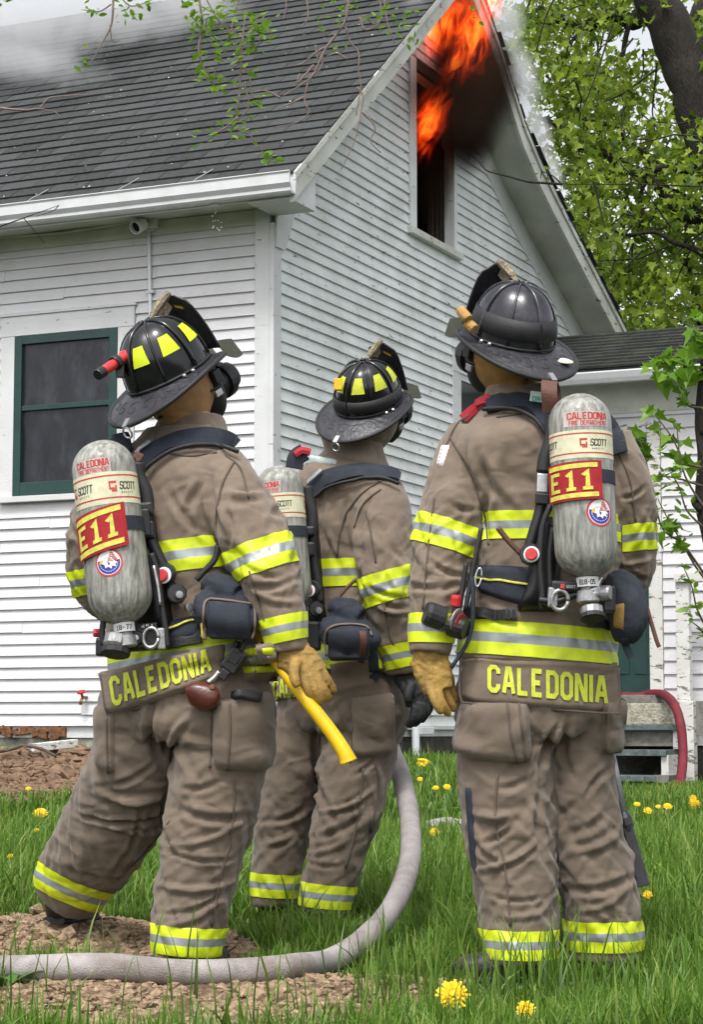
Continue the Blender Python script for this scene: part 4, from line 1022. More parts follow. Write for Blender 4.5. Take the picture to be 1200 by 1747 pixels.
def make_hand(name, parent, mat, wrist, palm, fingers, thumb, voxel=.004):
    """wrist, palm rows of (px,py,r,Y); fingers: list of rows lists"""
    T = [(rings(wrist + palm, n=4, ratio=.62), None, 2.0)]
    for f in fingers + [thumb]: T.append((rings(f, n=4), None, 2.0))
    return soft(name, T, mat, parent, voxel, 2, [dict(amp=[(0, .006), (.5, .004), (1, .001)], oct=((18, .9, 6, 1.), (30, 1.2, -5, .5)))] + [None] * 6, seed=2)
def make_boot(parent, ank, heel, toe, Y0, Y1, r=.055, Ya=None):
    a = at(ank[0], ank[1], Ya or Y0); h = at(heel[0], heel[1], Y0); t = at(toe[0], toe[1], Y1)
    h.z = gz1(h.x, h.y) + .045; t.z = gz1(t.x, t.y) + .036
    d = (t - h).normalized()
    leg = np.array([[*(a + Vector((0, 0, .06))), .062, .062], [*a, .06, .06], [*(h + d * .05 + UP * .05), .056, .056], [*(h + d * .05), .05, .05]])
    ft = np.array([[*(h - d * .02), .03, .03], [*h, .045, .042], [*(h.lerp(t, .5) + UP * .004), .046, .046], [*(h.lerp(t, .78)), .052, .038], [*t, .044, .034], [*(t + d * .03), .02, .02]])
    s = tuple(d.cross(UP).normalized())
    b = soft('boot', [(catmull(leg, 4), None, 2.0), (catmull(ft, 4), s, 2.4)], M['boot'], parent, .006, 2, [dict(amp=[(0, .003), (1, .003)]), dict(amp=[(0, .001), (1, .001)])], seed=9)
    so = np.array([[*(h - d * .03 - UP * .03), .04, .012], [*(h - UP * .031), .05, .014], [*(h.lerp(t, .5) - UP * .03), .046, .013], [*(h.lerp(t, .8) - UP * .03), .056, .013], [*(t - UP * .027), .046, .013], [*(t + d * .03 - UP * .024), .02, .010]])
    vs, fs, *_ = tube_from(catmull(so, 4), s, 16, 3.0); mb = MB(); mb.add(vs, fs); mb.build('sole', M['rubber'], b.obj)
    return b
WR_ARM = dict(amp=[(0, .002), (.25, .004), (.45, .009), (.6, .010), (.8, .005), (1, .002)], oct=((4.5, 1.0, 6, 1.), (7.5, 1.3, -9, .7), (15, 2.0, 5, .16)))
WR_TORSO = dict(amp=[(0, .003), (.3, .004), (.6, .007), (1, .005)], oct=((3.5, 1.3, 3, 1.), (6, 1.7, -4, .6), (14, 2.5, 2, .15)))
WR_LEG = dict(amp=[(0, .004), (.25, .005), (.5, .009), (.7, .009), (.88, .008), (1, .002)], oct=((3.4, 1.2, 6.0, 1.), (5.5, 1.5, -9, .6), (13, 1.8, 6, .14)))
WR_HIP = dict(amp=[(0, .004), (1, .010)], oct=((5, 1.6, 3, 1.), (9, 1.9, -4, .6)))
def vis_ab(w, ratio, yaw):
    c, s = math.cos(math.radians(yaw)), math.sin(math.radians(yaw)); a = w / math.sqrt(c * c + (ratio * s) ** 2); return a
def torso_rows(rows, Y, ratio, yaw, dY=0):
    return np.array(catmull([[*at(px, py, Y + (r[0] if r else 0)), vis_ab(w / FPX * Y, ratio, yaw), vis_ab(w / FPX * Y, ratio, yaw) * ratio] for px, py, w, *r in rows], 6))
def build_person(label, foot, yaw, coat_rows, arms, hip_rows, legs, Y, ratio=.66, cf=(), tf=(), seed=1, voxel=.0075):
    p = empty('person', foot, label, 'person', 'firefighters watching the burning house')
    side = (math.cos(math.radians(yaw)), -math.sin(math.radians(yaw)), 0)
    ct = [(torso_rows(coat_rows, Y, ratio, yaw), side, 2.5)] + [(rings(a, n=6), None, 2.0) for a in arms]
    tt = [(torso_rows(hip_rows, Y, ratio - .03, yaw), side, 2.4)] + [(rings(l, n=6), side, 2.1) for l in legs]
    coat = soft('coat', ct, M['coat'], p, voxel, 3, [WR_TORSO] + [WR_ARM] * len(arms), cf, seed)
    trou = soft('trousers', tt, M['trousers'], p, voxel, 3, [WR_HIP] + [WR_LEG] * 2, tf, seed + 5)
    # the body under the clothes, one continuous mesh
    def shrink(t, k): R = t[0].copy(); R[:, 3:] *= k; return (R, t[1], t[2])
    ct0 = torso_rows(coat_rows, Y, ratio, yaw)
    head = np.array([[*at(coat_rows[0][0], coat_rows[0][1], Y), .06, .06], [*(at(coat_rows[0][0], coat_rows[0][1], Y) + Vector((0, .03, .10))), .075, .085], [*(at(coat_rows[0][0], coat_rows[0][1], Y) + Vector((0, .03, .2))), .06, .07]])
    soft('body', [shrink(t, .72) for t in ct] + [shrink(t, .68) for t in tt] + [(catmull(head, 4), side, 2.0)], M['skin'], p, .02, 4)
    return p, coat, trou
def name_flap(person, bv, q, tq, rnd=.12, txt='CALEDONIA', mat='limetext', edge=.012):
    o, b = pad('name_flap', q, .006, M['coat'], person, bv, 30, 14, p=14, edge=edge, rnd=rnd, smooth=12)
    seam([lerp2(q[0], q[3], .06), lerp2(q[3], q[0], .12), lerp2(q[3], q[2], .08), lerp2(q[3], q[2], .5), lerp2(q[2], q[3], .06), lerp2(q[2], q[1], .12), lerp2(q[1], q[2], .1)], o, [b], .0025)
    f = quadfn([tq[3], tq[2], tq[1], tq[0]])       # v upwards
    def fm(u, v, h):
        px, py = f(u, v); c = cast([b], px, py)
        if c is None: c = cast(bv, px, py)
        n = Vector(c[1]); n = n if n.dot(CAMP - c[0]) > 0 else -n; return c[0] + n * (.0045 + h)
    text_on(txt, fm, M[mat], o, w=.215, gap=.31)
    return o, b
def lerp2(a, b, t): return (a[0] + (b[0] - a[0]) * t, a[1] + (b[1] - a[1]) * t)

# ------------------------------------------------------------------ air cylinder with its labels
def make_cylinder(pack, top, bot, Y0, Y1, rpx, lay, worn='composite'):
    A, B = at(*top, Y0), at(*bot, Y1); ax = (A - B).normalized(); Lc = (A - B).length; r = rpx / FPX * (Y0 + Y1) / 2
    view = (CAMP - (A + B) / 2); view = (view - ax * view.dot(ax)).normalized(); right = view.cross(ax) * -1
    if right.x < 0: right = -right
    dm = r * .95
    prof = [(r * math.sin(a), dm * (1 - math.cos(a))) for a in np.linspace(.12, math.pi / 2, 9)] + [(r, lerp(dm, Lc - dm, k / 6)) for k in range(1, 6)] + [(r * math.cos(a), Lc - dm + dm * math.sin(a)) for a in np.linspace(0, 1.45, 10)]
    mb = MB(); mb.lathe(prof, B, ax, right, 36); cyl = mb.build('cylinder', M[worn], pack, smooth=True)
    def cm(ang, h, off=.0006): return B + ax * (Lc * (1 - h)) + (view * math.cos(ang) + right * math.sin(ang)) * (r + off)
    def patch(name, a0, a1, h0, h1, mat, off, par=cyl, n=16, skew=0):
        mb = MB(); vs = []
        for i in range(n + 1):
            a = lerp(a0, a1, i / n); s = skew * (i / n - .5)
            vs += [cm(a, h0 - s, off), cm(a, h1 - s, off)]
        mb.add(vs, [(2 * i, 2 * i + 2, 2 * i + 3, 2 * i + 1) for i in range(n)]); return mb.build(name, mat, par, smooth=True, fixn=False)
    def lines(txt, a0, a1, h0, h1, mat, off, w=.2, gap=.24, skew=0, slant=0, par=cyl, nm='lettering'):
        return text_on(txt, lambda u, v, h: cm(lerp(a0, a1, u + slant * (v - .5)), lerp(h1, h0, v) - skew * (u - .5), off + h), M[mat], par, w, gap, name=nm, joined=True)
    s = lay['shift']
    def an(d): return math.asin(max(-1, min(1, d / rpx)))       # px offset from the axis to angle
    # sticker, cream band
    x0, x1, h0, h1 = lay['dept']
    patch('department_sticker', an(x0), an(x1), h0, h1, M['pinkprint'], .0006)
    lines('CALEDONIA', lerp(an(x0), an(x1), .08), lerp(an(x0), an(x1), .97), lerp(h0, h1, .06), lerp(h0, h1, .55), 'redlabel', .0011, .2, .2)
    lines('FIRE DEPARTMENT', lerp(an(x0), an(x1), .12), lerp(an(x0), an(x1), .95), lerp(h0, h1, .62), lerp(h0, h1, .93), 'redlabel', .0011, .2, .25)
    b0, b1 = lay['band']
    patch('label_band', -math.pi, math.pi, b0, b1, M['cream'], .0007, n=48)
    for h in (lerp(b0, b1, .10), lerp(b0, b1, .80)): patch('band_line', -math.pi, math.pi, h, h + (b1 - b0) * .045, M['redlabel'], .0012, n=48)
    for cx_ in lay['scott']:
        a = cx_
        lines('SCOTT', a, a + .62, lerp(b0, b1, .32), lerp(b0, b1, .58), 'blacklabel', .0012, .17, .16, slant=.05)
        lines('SAFETY', a + .04, a + .46, lerp(b0, b1, .64), lerp(b0, b1, .70), 'blacklabel', .0012, .2, .7)
        # square arrow mark
        for (u0, u1, v0, v1) in ((0, 1, .0, .22), (0, .22, .22, .6), (.0, .75, .6, .8), (.3, 1.0, 1.0, .8), (.78, 1.0, .4, .8)):
            patch('logo_mark', a - .34 + .24 * u0, a - .34 + .24 * u1, lerp(b0, b1, .30 + .34 * v0), lerp(b0, b1, .30 + .34 * v1), M['redlabel'], .00125, n=3)
    # strap and engine patch
    x0, x1, h0, h1, sk = lay['patch']
    hs_ = lay['strap']
    patch('cylinder_strap', -2.2, 2.2, hs_[0], hs_[1], M['webbing'], .003, n=40)
    pt = patch('engine_patch', an(x0) - lay.get('over', 0), an(x1), h0, h1, M['patchred'], .008, skew=sk)
    for f0, f1 in ((.06, .18), (.82, .94)): patch('patch_bar', lerp(an(x0), an(x1), .05), lerp(an(x0), an(x1), .93), lerp(h0, h1, f0), lerp(h0, h1, f1), M['goldtext'], .0094, pt, skew=sk)
    text_on('E11', lambda u, v, h: cm(lerp(an(x0), an(x1), .10 + .78 * u), lerp(h1, h0, .24 + .52 * v) - sk * (u - .5), .0094 + h), M['goldtext'], pt, .2, .26, name='letter')
    mb = MB(); 
    # eagle emblem
    ex, eh, er = lay['eagle']; ea = an(ex); erh = er / (Lc / r) / 1.0
    def em(x, y, off): return cm(ea + x * er, eh - y * er * r / Lc, off)
    def disc(rad, off, mat, name, a0=0, a1=2 * math.pi, rin=0, par=cyl):
        mb = MB(); n = 28; vs = []
        for i in range(n + 1):
            a = lerp(a0, a1, i / n); vs += [em(rad * math.cos(a), rad * math.sin(a), off), em(rin * math.cos(a), rin * math.sin(a), off)]
        mb.add(vs, [(2 * i, 2 * i + 2, 2 * i + 3, 2 * i + 1) for i in range(n)]); return mb.build(name, mat, par, fixn=False)
    eb = disc(1.0, .0008, M['redlabel'], 'eagle_emblem'); disc(.86, .0012, M['whiteprint'], 'emblem_ring', par=eb); disc(.80, .0016, M['blueprint'], 'emblem_field', math.radians(165), math.radians(372), par=eb)
    for k in range(6):
        y0 = -.02 + k * .135; mb = MB(); vs = []
        for i in range(9):
            x = lerp(-.1 + .06 * k, .74 - .07 * k, i / 8); yy = y0 + .1 * math.sin(i * .7) + .05
            vs += [em(x, min(yy, .8), .0018), em(x, min(yy + .065, .84), .0018)]
        mb.add(vs, [(2 * i, 2 * i + 2, 2 * i + 3, 2 * i + 1) for i in range(8)]); mb.build('emblem_stripe', M['redlabel'], eb, fixn=False)
    hd = [(-.62, .06), (-.5, .26), (-.28, .42), (.0, .44), (.25, .3), (.42, .1), (.62, -.05), (.45, -.14), (.5, -.34), (.22, -.24), (.16, -.46), (-.06, -.28), (-.26, -.38), (-.3, -.12), (-.5, -.04)]
    mb = MB(); mb.add([em(x, y, .0022) for x, y in hd], [tuple(range(len(hd)))]); mb.build('emblem_eagle', M['whiteprint'], eb, fixn=False)
    mb = MB(); bk = [(-.64, .1), (-.5, .26), (-.38, .2), (-.4, .06), (-.52, .0), (-.66, -.14)]; mb.add([em(x, y, .0026) for x, y in bk], [tuple(range(6))]); mb.build('emblem_beak', M['yellowp'], eb, fixn=False)
    for k in range(12):
        a = math.radians(195 + k * 14); mb = MB(); c = (.62 * math.cos(a), .62 * math.sin(a)); vs = [em(c[0] + .055 * (1 if i % 2 == 0 else .45) * math.cos(i * math.pi / 5), c[1] + .055 * (1 if i % 2 == 0 else .45) * math.sin(i * math.pi / 5), .002) for i in range(10)]
        mb.add(vs, [tuple(range(10))]); mb.build('emblem_star', M['whiteprint'], eb, fixn=False)
    # neck and valve
    mb = MB(); mb.lathe([(.03, .012), (.028, -.006), (.022, -.008), (.022, -.03), (.03, -.032), (.032, -.06), (.026, -.064)], B, ax, right, 20); nk = mb.build('valve_neck', M['alu'], cyl)
    mb = MB(); vs = []
    for i in range(13):
        a = lerp(-1.3, 1.3, i / 12)
        for hh in (.004, -.022): vs.append(B + ax * hh + (view * math.cos(a) + right * math.sin(a)) * .031)
    mb.add(vs, [(2 * i, 2 * i + 2, 2 * i + 3, 2 * i + 1) for i in range(12)]); mb.build('number_tag', M['whiteprint'], cyl, fixn=False)
    text_on(lay['tag'], lambda u, v, h: B + ax * (lerp(-.017, -.003, v)) + (view * math.cos(lerp(-.75, .75, u)) + right * math.sin(lerp(-.75, .75, u))) * (.0316 + h), M['blacklabel'], cyl, .2, .24, name='lettering', joined=True)
    return cyl, A, B, ax, view, right, r
def knob(name, px, py, Y, r, h, mat, parent, ax=(0, -1, .1), n=16, ribs=True):
    mb = MB(); p = at(px, py, Y); mb.lathe([(r * .9, 0), (r, .003), (r, h * .8), (r * .86, h), (r * .4, h * 1.02)], p, Vector(ax).normalized(), UP if abs(Vector(ax).normalized().z) < .8 else Vector((1, 0, 0)), n)
    return mb.build(name, mat, parent)
def bar(name, pts, Y, r, mat, parent, n=10, seg=8):
    """round bar or hose through pixels (px, py[, dY])"""
    P = [at(p[0], p[1], Y + (p[2] if len(p) > 2 else 0)) for p in pts]; C_ = catmull(P, 6) if len(P) > 2 else P
    mb = MB(); mb.tube(C_, r, n); return mb.build(name, mat, parent, smooth=True)
def block(name, x0, y0, x1, y1, Y, depth, mat, parent, bev=.006, rot=0):
    """a bevelled block facing the camera spanning these pixels"""
    c = at((x0 + x1) / 2, (y0 + y1) / 2, Y); s = Y / FPX; a = math.radians(rot); X = Vector((math.cos(a), 0, -math.sin(a))); Z = Vector((math.sin(a), 0, math.cos(a)))
    mb = MB(); mb.box(c, abs(x1 - x0) / 2 * s, depth / 2, abs(y1 - y0) / 2 * s, X, Vector((0, 1, 0)), Z); return mb.build(name, mat, parent, bevel=bev)
def ringloop(name, px, py, Y, rx, ry_, r, mat, parent, rot=0):
    s = Y / FPX; c = at(px, py, Y); a0 = math.radians(rot); mb = MB(); P = []
    for a in np.linspace(0, 2 * math.pi, 21):
        x, z = rx * s * math.cos(a), ry_ * s * math.sin(a); P.append(c + Vector((x * math.cos(a0) + z * math.sin(a0), 0, z * math.cos(a0) - x * math.sin(a0))))
    mb.tube(P, r, 8); return mb.build(name, mat, parent, smooth=True)
# ================================================================== right firefighter
YC = 5.95
foot = at(935, 1657, YC); foot.z = gz1(foot.x, foot.y)
pC, coatC, trC = build_person('firefighter on the right seen squarely from behind, worn helmet without patches, mustard glove', foot, -6,
    [(887, 660, 56), (887, 688, 68), (892, 716, 108), (900, 752, 142), (918, 820, 130), (934, 900, 124), (930, 1000, 122), (925, 1060, 128), (920, 1105, 134), (918, 1134, 137)],
    [[(812, 738, 48, 5.96), (792, 800, 57, 5.95), (771, 890, 57, 5.92), (755, 960, 53, 5.90), (741, 1040, 43, 5.87), (733, 1116, 35, 5.85)],
     [(1030, 752, 50, 5.96), (1060, 825, 54, 5.96), (1071, 905, 49, 5.98), (1070, 975, 46, 6.02), (1040, 1015, 40, 6.14), (985, 1035, 34, 6.28)]],
    [(918, 1090, 100), (917, 1130, 120), (918, 1180, 139), (920, 1232, 137), (925, 1262, 120)],
    [[(868, 1215, 74, 5.95), (862, 1290, 80, 5.94), (868, 1400, 76, 5.92), (880, 1500, 68, 5.90), (888, 1590, 63, 5.88), (890, 1646, 60, 5.87)],
     [(986, 1215, 68, 5.96), (993, 1290, 54, 5.96), (1001, 1400, 60, 5.97), (1020, 1500, 65, 5.98), (1031, 1585, 64, 5.99), (1033, 1638, 60, 5.99)]],
    YC, .66,
    cf=[(820, 760, 860, 860, .012, -.008), (850, 760, 868, 850, .02, .008), (815, 830, 850, 935, .012, -.010), (700, 985, 790, 1005, .012, -.010), (705, 1010, 780, 990, .010, .008), (730, 950, 800, 985, .010, -.008), (760, 870, 815, 860, .012, -.008), (790, 760, 830, 830, .012, -.01), (1065, 850, 1105, 830, .010, -.008), (1060, 960, 1115, 950, .010, .008), (1058, 975, 1115, 985, .010, -.009), (1050, 780, 1080, 870, .010, -.008), (818, 1040, 900, 1060, .012, -.006)],
    tf=[(800, 1440, 900, 1400, .012, -.012), (810, 1470, 930, 1440, .012, .011), (805, 1430, 860, 1480, .010, -.010), (800, 1385, 880, 1390, .014, .010), (820, 1540, 945, 1515, .011, -.010), (835, 1560, 945, 1550, .010, .009), (950, 1230, 920, 1330, .012, -.012), (945, 1255, 880, 1330, .013, .010), (955, 1230, 985, 1320, .012, -.011), (960, 1420, 1060, 1385, .012, -.010), (965, 1450, 1070, 1420, .012, .010), (975, 1520, 1085, 1490, .011, -.009), (980, 1540, 1085, 1530, .010, .009), (1050, 1310, 990, 1360, .012, -.009), (940, 1300, 946, 1560, .010, -.010), (830, 1340, 930, 1330, .013, -.008)], seed=1)
bC = [coatC.bvh, trC.bvh]
ST = coatC.obj
stripe(coatC, ST, [1], (775, 893), (760, 941), 5.92)
stripe(coatC, ST, [1], (735, 1047), (734, 1097), 5.86)
stripe(coatC, ST, [2], (1078, 898), (1084, 942), 5.98)
stripe(coatC, ST, [0], (930, 870), (930, 918), 5.80)
stripe(coatC, ST, [0], (925, 1063), (921, 1122), 5.80)
stripe(trC, trC.obj, [1], (889, 1585), (889, 1634), 5.85); stripe(trC, trC.obj, [2], (1031, 1570), (1032, 1622), 5.95)
name_flap(pC, bC, [(786, 1118), (1056, 1130), (1058, 1218), (786, 1199)], [(833, 1133), (1037, 1153), (1037, 1202), (833, 1181)], rnd=.18)
pad('cargo_pocket', [(788, 1196), (905, 1196), (908, 1306), (776, 1296)], .045, M['trousers'], trC.obj, bC, p=4, noise=.35, rnd=.25)
pad('cargo_pocket', [(1024, 1196), (1064, 1190), (1068, 1284), (1030, 1288)], .030, M['trousers'], trC.obj, bC, p=4, noise=.3, rnd=.2)
pad('knee_panel', [(794, 1340), (806, 1342), (816, 1500), (806, 1480)], .006, M['webbing'], trC.obj, bC, 6, 20, p=8)
bC2 = bC + [BVHTree.FromPolygons([abs_mat(o) @ v.co for v in o.data.vertices], [tuple(p.vertices) for p in o.data.polygons]) for o in trC.obj.children if o.name.startswith('cargo')]
for pts in ([(866, 1200), (872, 1250), (884, 1302)], [(886, 1200), (892, 1250), (898, 1300)], [(850, 1320), (846, 1400), (862, 1480), (872, 1580)], [(1036, 1205), (1034, 1245), (1036, 1282)]): seam(pts, trC.obj, bC2, .0028)
for pts in ([(768, 745), (800, 800), (825, 870), (835, 930)], [(800, 708), (780, 725), (762, 760)], [(742, 850), (730, 950), (722, 1040)], [(1055, 770), (1075, 820), (1085, 890)], [(848, 712), (905, 706), (930, 716)]): seam(pts, ST, bC, .0026)
# collar, flag patch
pad('collar', [(846, 662), (930, 652), (938, 688), (838, 690)], .014, M['coat'], ST, bC, 16, 8, p=6, smooth=6)
fo, fb = pad('flag_patch', [(755, 757), (770, 757), (757, 797), (744, 797)], .002, M['whiteprint'], ST, bC, 8, 8, p=10, edge=.005)
for k in range(6):
    q = quadfn([(755, 757), (770, 757), (757, 797), (744, 797)]); v0, v1 = .07 + k * .155, .15 + k * .155
    def mk(u, v, h):
        px, py = q(u, v); c = cast([fb], px, py) or cast(bC, px, py); n = Vector(c[1]); n = n if n.dot(CAMP - c[0]) > 0 else -n; return c[0] + n * h
    mb = MB(); mb.add([mk(.1, v0, .0012), mk(.9, v0, .0012), mk(.9, v1, .0012), mk(.1, v1, .0012)], [(0, 1, 2, 3)]); mb.build('flag_stripe', M['redlabel'], fo, fixn=False)
hC, WC, RC = make_helmet(pC, 874, 580, 5.93, -32, 25, -6, 'worn', .93)
make_head(pC, WC, RC, at(886, 690, 5.95), M['hood'], M['hood'])
make_hand('glove', pC, M['glove'], [(733, 1108, 30, 5.85), (735, 1130, 32, 5.85)], [(742, 1155, 31, 5.84), (750, 1180, 25, 5.83)],
    [[(734, 1170, 8.5, 5.82), (741, 1192, 8, 5.80), (750, 1210, 7.5, 5.80), (754, 1216, 5, 5.81)], [(745, 1174, 8.5, 5.82), (754, 1198, 8, 5.805), (763, 1214, 7.5, 5.82), (766, 1220, 5, 5.83)], [(755, 1170, 8.5, 5.84), (765, 1190, 8, 5.84), (773, 1206, 7.2, 5.85), (775, 1212, 5, 5.86)], [(760, 1160, 8, 5.87), (770, 1178, 7.6, 5.88), (776, 1192, 7, 5.89), (776, 1198, 5, 5.90)]],
    [(755, 1140, 13, 5.87), (765, 1158, 11, 5.90), (768, 1175, 9, 5.92), (766, 1184, 7, 5.93)])
make_hand('glove', pC, M['glove'], [(985, 1035, 30, 6.28), (965, 1050, 28, 6.32)], [(950, 1065, 28, 6.35), (935, 1085, 24, 6.37)],
    [[(930 + 6 * i, 1085, 9, 6.36 + .02 * i), (925 + 6 * i, 1110, 9, 6.37 + .02 * i), (930 + 6 * i, 1128, 7, 6.36 + .02 * i)] for i in range(4)], [(960, 1075, 10, 6.33), (955, 1098, 9, 6.31), (950, 1112, 7, 6.31)])
make_boot(pC, (890, 1645), (905, 1660), (792, 1660), 5.87, 5.85, Ya=5.90)
make_boot(pC, (1033, 1642), (1030, 1655), (1062, 1655), 5.93, 5.98, Ya=6.0)
# helmet extras: wooden wedges under the band, leather strap loop
wd = empty('door_wedges', at(795, 540, 5.9), 'two worn wooden wedges tucked in the band of the rightmost helmet', 'wedges')
for (a, b) in (((785, 528), (800, 545)), ((797, 550), (811, 562))):
    p, q = at(*a, 5.86), at(*b, 5.84); mb = MB(); mb.tube([p, p.lerp(q, .15), p.lerp(q, .5), p.lerp(q, .85), q], [.0135, .0155, .016, .0155, .014], 9); mb.build('wedge', M['wood'], wd, bevel=.002)

# air pack of the right firefighter
apC = empty('air_pack', at(985, 1000, 5.72), 'air pack with grey cylinder and red E11 patch on the right firefighter', 'air pack', 'air packs')
layC = dict(shift=0, dept=(-28, 46, .125, .205), band=(.225, .375), scott=(.30, -1.45), strap=(.435, .505), patch=(-52, 30, .395, .60, .01), over=.10, eagle=(27, .665, .46), tag='B18-05')
cylC, cA, cB, cax, cview, cright, cr = make_cylinder(apC, (988, 672), (1003, 988), 5.68, 5.66, 54, layC)
block('cylinder_clamp', 1030, 790, 1048, 828, 5.665, .03, M['black'], apC, .006, 3)
block('cylinder_clamp', 1037, 834, 1050, 850, 5.70, .03, M['black'], apC, .004)
# back frame left of the cylinder
pad('back_frame', [(925, 880), (950, 880), (950, 1045), (880, 1045)], .05, M['black'], apC, bC, 14, 18, p=5, smooth=6)
bar('frame_rail', [(938, 770), (930, 800), (928, 840), (920, 880), (905, 930), (900, 960)], 5.73, .016, M['black'], apC)
bar('rail_sleeve', [(948, 710), (942, 750), (932, 780), (928, 806)], 5.725, .021, M['rubber'], apC)
block('rail_buckle', 916, 808, 936, 842, 5.725, .028, M['metal'], apC, .004, 3); block('rail_buckle', 914, 842, 938, 862, 5.722, .036, M['black'], apC, .005, 5)
bar('air_line', [(940, 862), (926, 900), (922, 960), (926, 1010), (926, 1040)], 5.69, .0085, M['rubber'], apC); bar('air_line', [(944, 900), (938, 950), (940, 1010)], 5.70, .007, M['rubber'], apC)
knob('gauge_housing', 907, 947, 5.705, .030, .02, M['black'], apC, (-.25, -1, .1)); kn = knob('red_button', 908, 946, 5.683, .017, .012, M['redlight'], apC, (-.25, -1, .1)); knob('button_ring', 908, 946, 5.687, .022, .006, M['whiteprint'], apC, (-.25, -1, .1))
block('lower_manifold', 940, 992, 1010, 1012, 5.68, .05, M['black'], apC, .008, 2)
block('maker_plate', 955, 994, 986, 1006, 5.652, .006, M['rubber'], apC, .001, 2); block('maker_mark', 957, 996, 964, 1004, 5.648, .004, M['redlabel'], apC, .0005, 2)
text_on('SCOTT', lambda u, v, h: at(967 + 16 * u, 1003 + .6 * u - 5 * v, 5.646 - h), M['alu'], apC, .18, .2, name='lettering', joined=True)
ringloop('pull_ring', 956, 1024, 5.655, 14, 17, .006, M['alu'], apC, 8); block('ring_base', 935, 1002, 952, 1036, 5.67, .03, M['alu'], apC, .006, 4)
bar('cross_pipe', [(920, 1024), (950, 1026), (985, 1014), (1012, 1012)], 5.67, .011, M['black'], apC)
knob('coupling', 1010, 1005, 5.66, .022, .03, M['metal'], apC, (0, -.5, -1)); knob('hand_wheel', 1010, 1036, 5.655, .031, .034, M['alu'], apC, (0.05, -.35, -1), 12); knob('wheel_bumper', 1011, 1048, 5.645, .035, .016, M['rubber'], apC, (.05, -.35, -1), 12)
bar('chain', [(1028, 985), (1022, 1000), (1026, 1014)], 5.65, .004, M['metal'], apC); knob('valve_body', 1026, 1012, 5.665, .021, .03, M['alu'], apC, (.8, -.5, 0)); block('valve_block', 1030, 1000, 1050, 1046, 5.68, .05, M['black'], apC, .008)
pad('lumbar_pad', [(812, 962), (905, 966), (915, 1042), (818, 1012)], .022, M['webbing'], apC, bC, 18, 12, p=6)
ribbon('pad_piping', [(815, 988), (850, 990), (890, 996), (910, 1000)], .006, .004, M['goldtext'], apC, bC, lift=.024)
bPad = bC
ribbon('waist_belt', [(800, 1046), (840, 1048), (882, 1048)], .030, .006, M['rubber'], apC, bC, lift=.012)
for x in (845, 853, 861, 869, 877): block('belt_bar', x - 2, 1040, x + 2, 1057, 5.755, .008, M['black'], apC, .001)
ribbon('waist_belt', [(1000, 1062), (1020, 1066), (1046, 1070)], .026, .008, M['rubber'], apC, bC, lift=.02)
ribbon('shoulder_strap', [(834, 696), (868, 688), (905, 692), (930, 710), (948, 740)], .058, .014, M['webbing'], apC, bC, lift=.004, smooth=8)
ribbon('strap_edge', [(828, 706), (868, 705), (902, 714), (926, 736), (942, 762)], .012, .014, M['rubber'], apC, bC, lift=.012, smooth=8, round_=True)
ribbon('shoulder_strap', [(1020, 715), (1042, 735), (1056, 775)], .055, .014, M['webbing'], apC, bC, lift=.006, smooth=8)
ribbon('shoulder_pad', [(790, 716), (800, 706), (814, 696), (828, 688), (840, 682)], .030, .010, M['redcloth'], apC, bC, lift=.008, smooth=8)
block('name_label', 905, 668, 930, 686, 5.80, .004, M['teal'], apC, .001, 8)
text_on('DR', lambda u, v, h: at(909 + 14 * u, 684 - 9 * v + 2 * u, 5.795 - h), pmat('green_print', (.02, .28, .16), .7), apC, .2, .3, name='lettering', joined=True)
# leather loop strap behind the neck
mb = MB(); P = [at(940, 705, 5.74), at(938, 672, 5.72), at(938, 654, 5.735), at(940, 650, 5.77), at(944, 668, 5.80), at(946, 700, 5.81)]; Cc = catmull(P, 5); vs = []
for i, c in enumerate(Cc): vs += [Vector(c) + Vector((-.022, -.004, .002)), Vector(c) + Vector((.022, .004, -.002))]
mb.add(vs, [(2 * i, 2 * i + 1, 2 * i + 3, 2 * i + 2) for i in range(len(Cc) - 1)]); o = mb.build('carry_loop', M['strapleather'], apC); sd = o.modifiers.new('s', 'SOLIDIFY'); sd.thickness = .004
bar('side_strap', [(850, 900), (870, 925), (890, 945)], 5.765, .008, M['strapleather'], apC)
# mask pouch at the right hip
T = [(rings([(1045, 985, 24, 5.84, .8), (1062, 1005, 32, 5.82, .85), (1072, 1040, 34, 5.80, .9), (1070, 1070, 30, 5.80, .9), (1066, 1092, 18, 5.82, .9)], n=5), None, 2.6)]
po = soft('mask_pouch', T, M['webbing'], apC, .006, 3, [dict(amp=[(0, .006), (.5, .003), (1, .002)], oct=((16, 1.1, 4, 1.),))], seed=3)
pad('pouch_opening', [(1047, 1030), (1068, 1026), (1066, 1078), (1046, 1072)], .004, M['glove'], po.obj, [po.bvh], 8, 10, p=4)
bar('dangling_strap', [(1092, 1012), (1104, 1035), (1112, 1062), (1122, 1095), (1126, 1104)], 5.80, .006, M['strapleather'], apC)
ribbon('webbing_tail', [(1066, 1088), (1070, 1105), (1078, 1122)], .022, .003, M['webbing'], apC, [po.bvh], lift=.002)
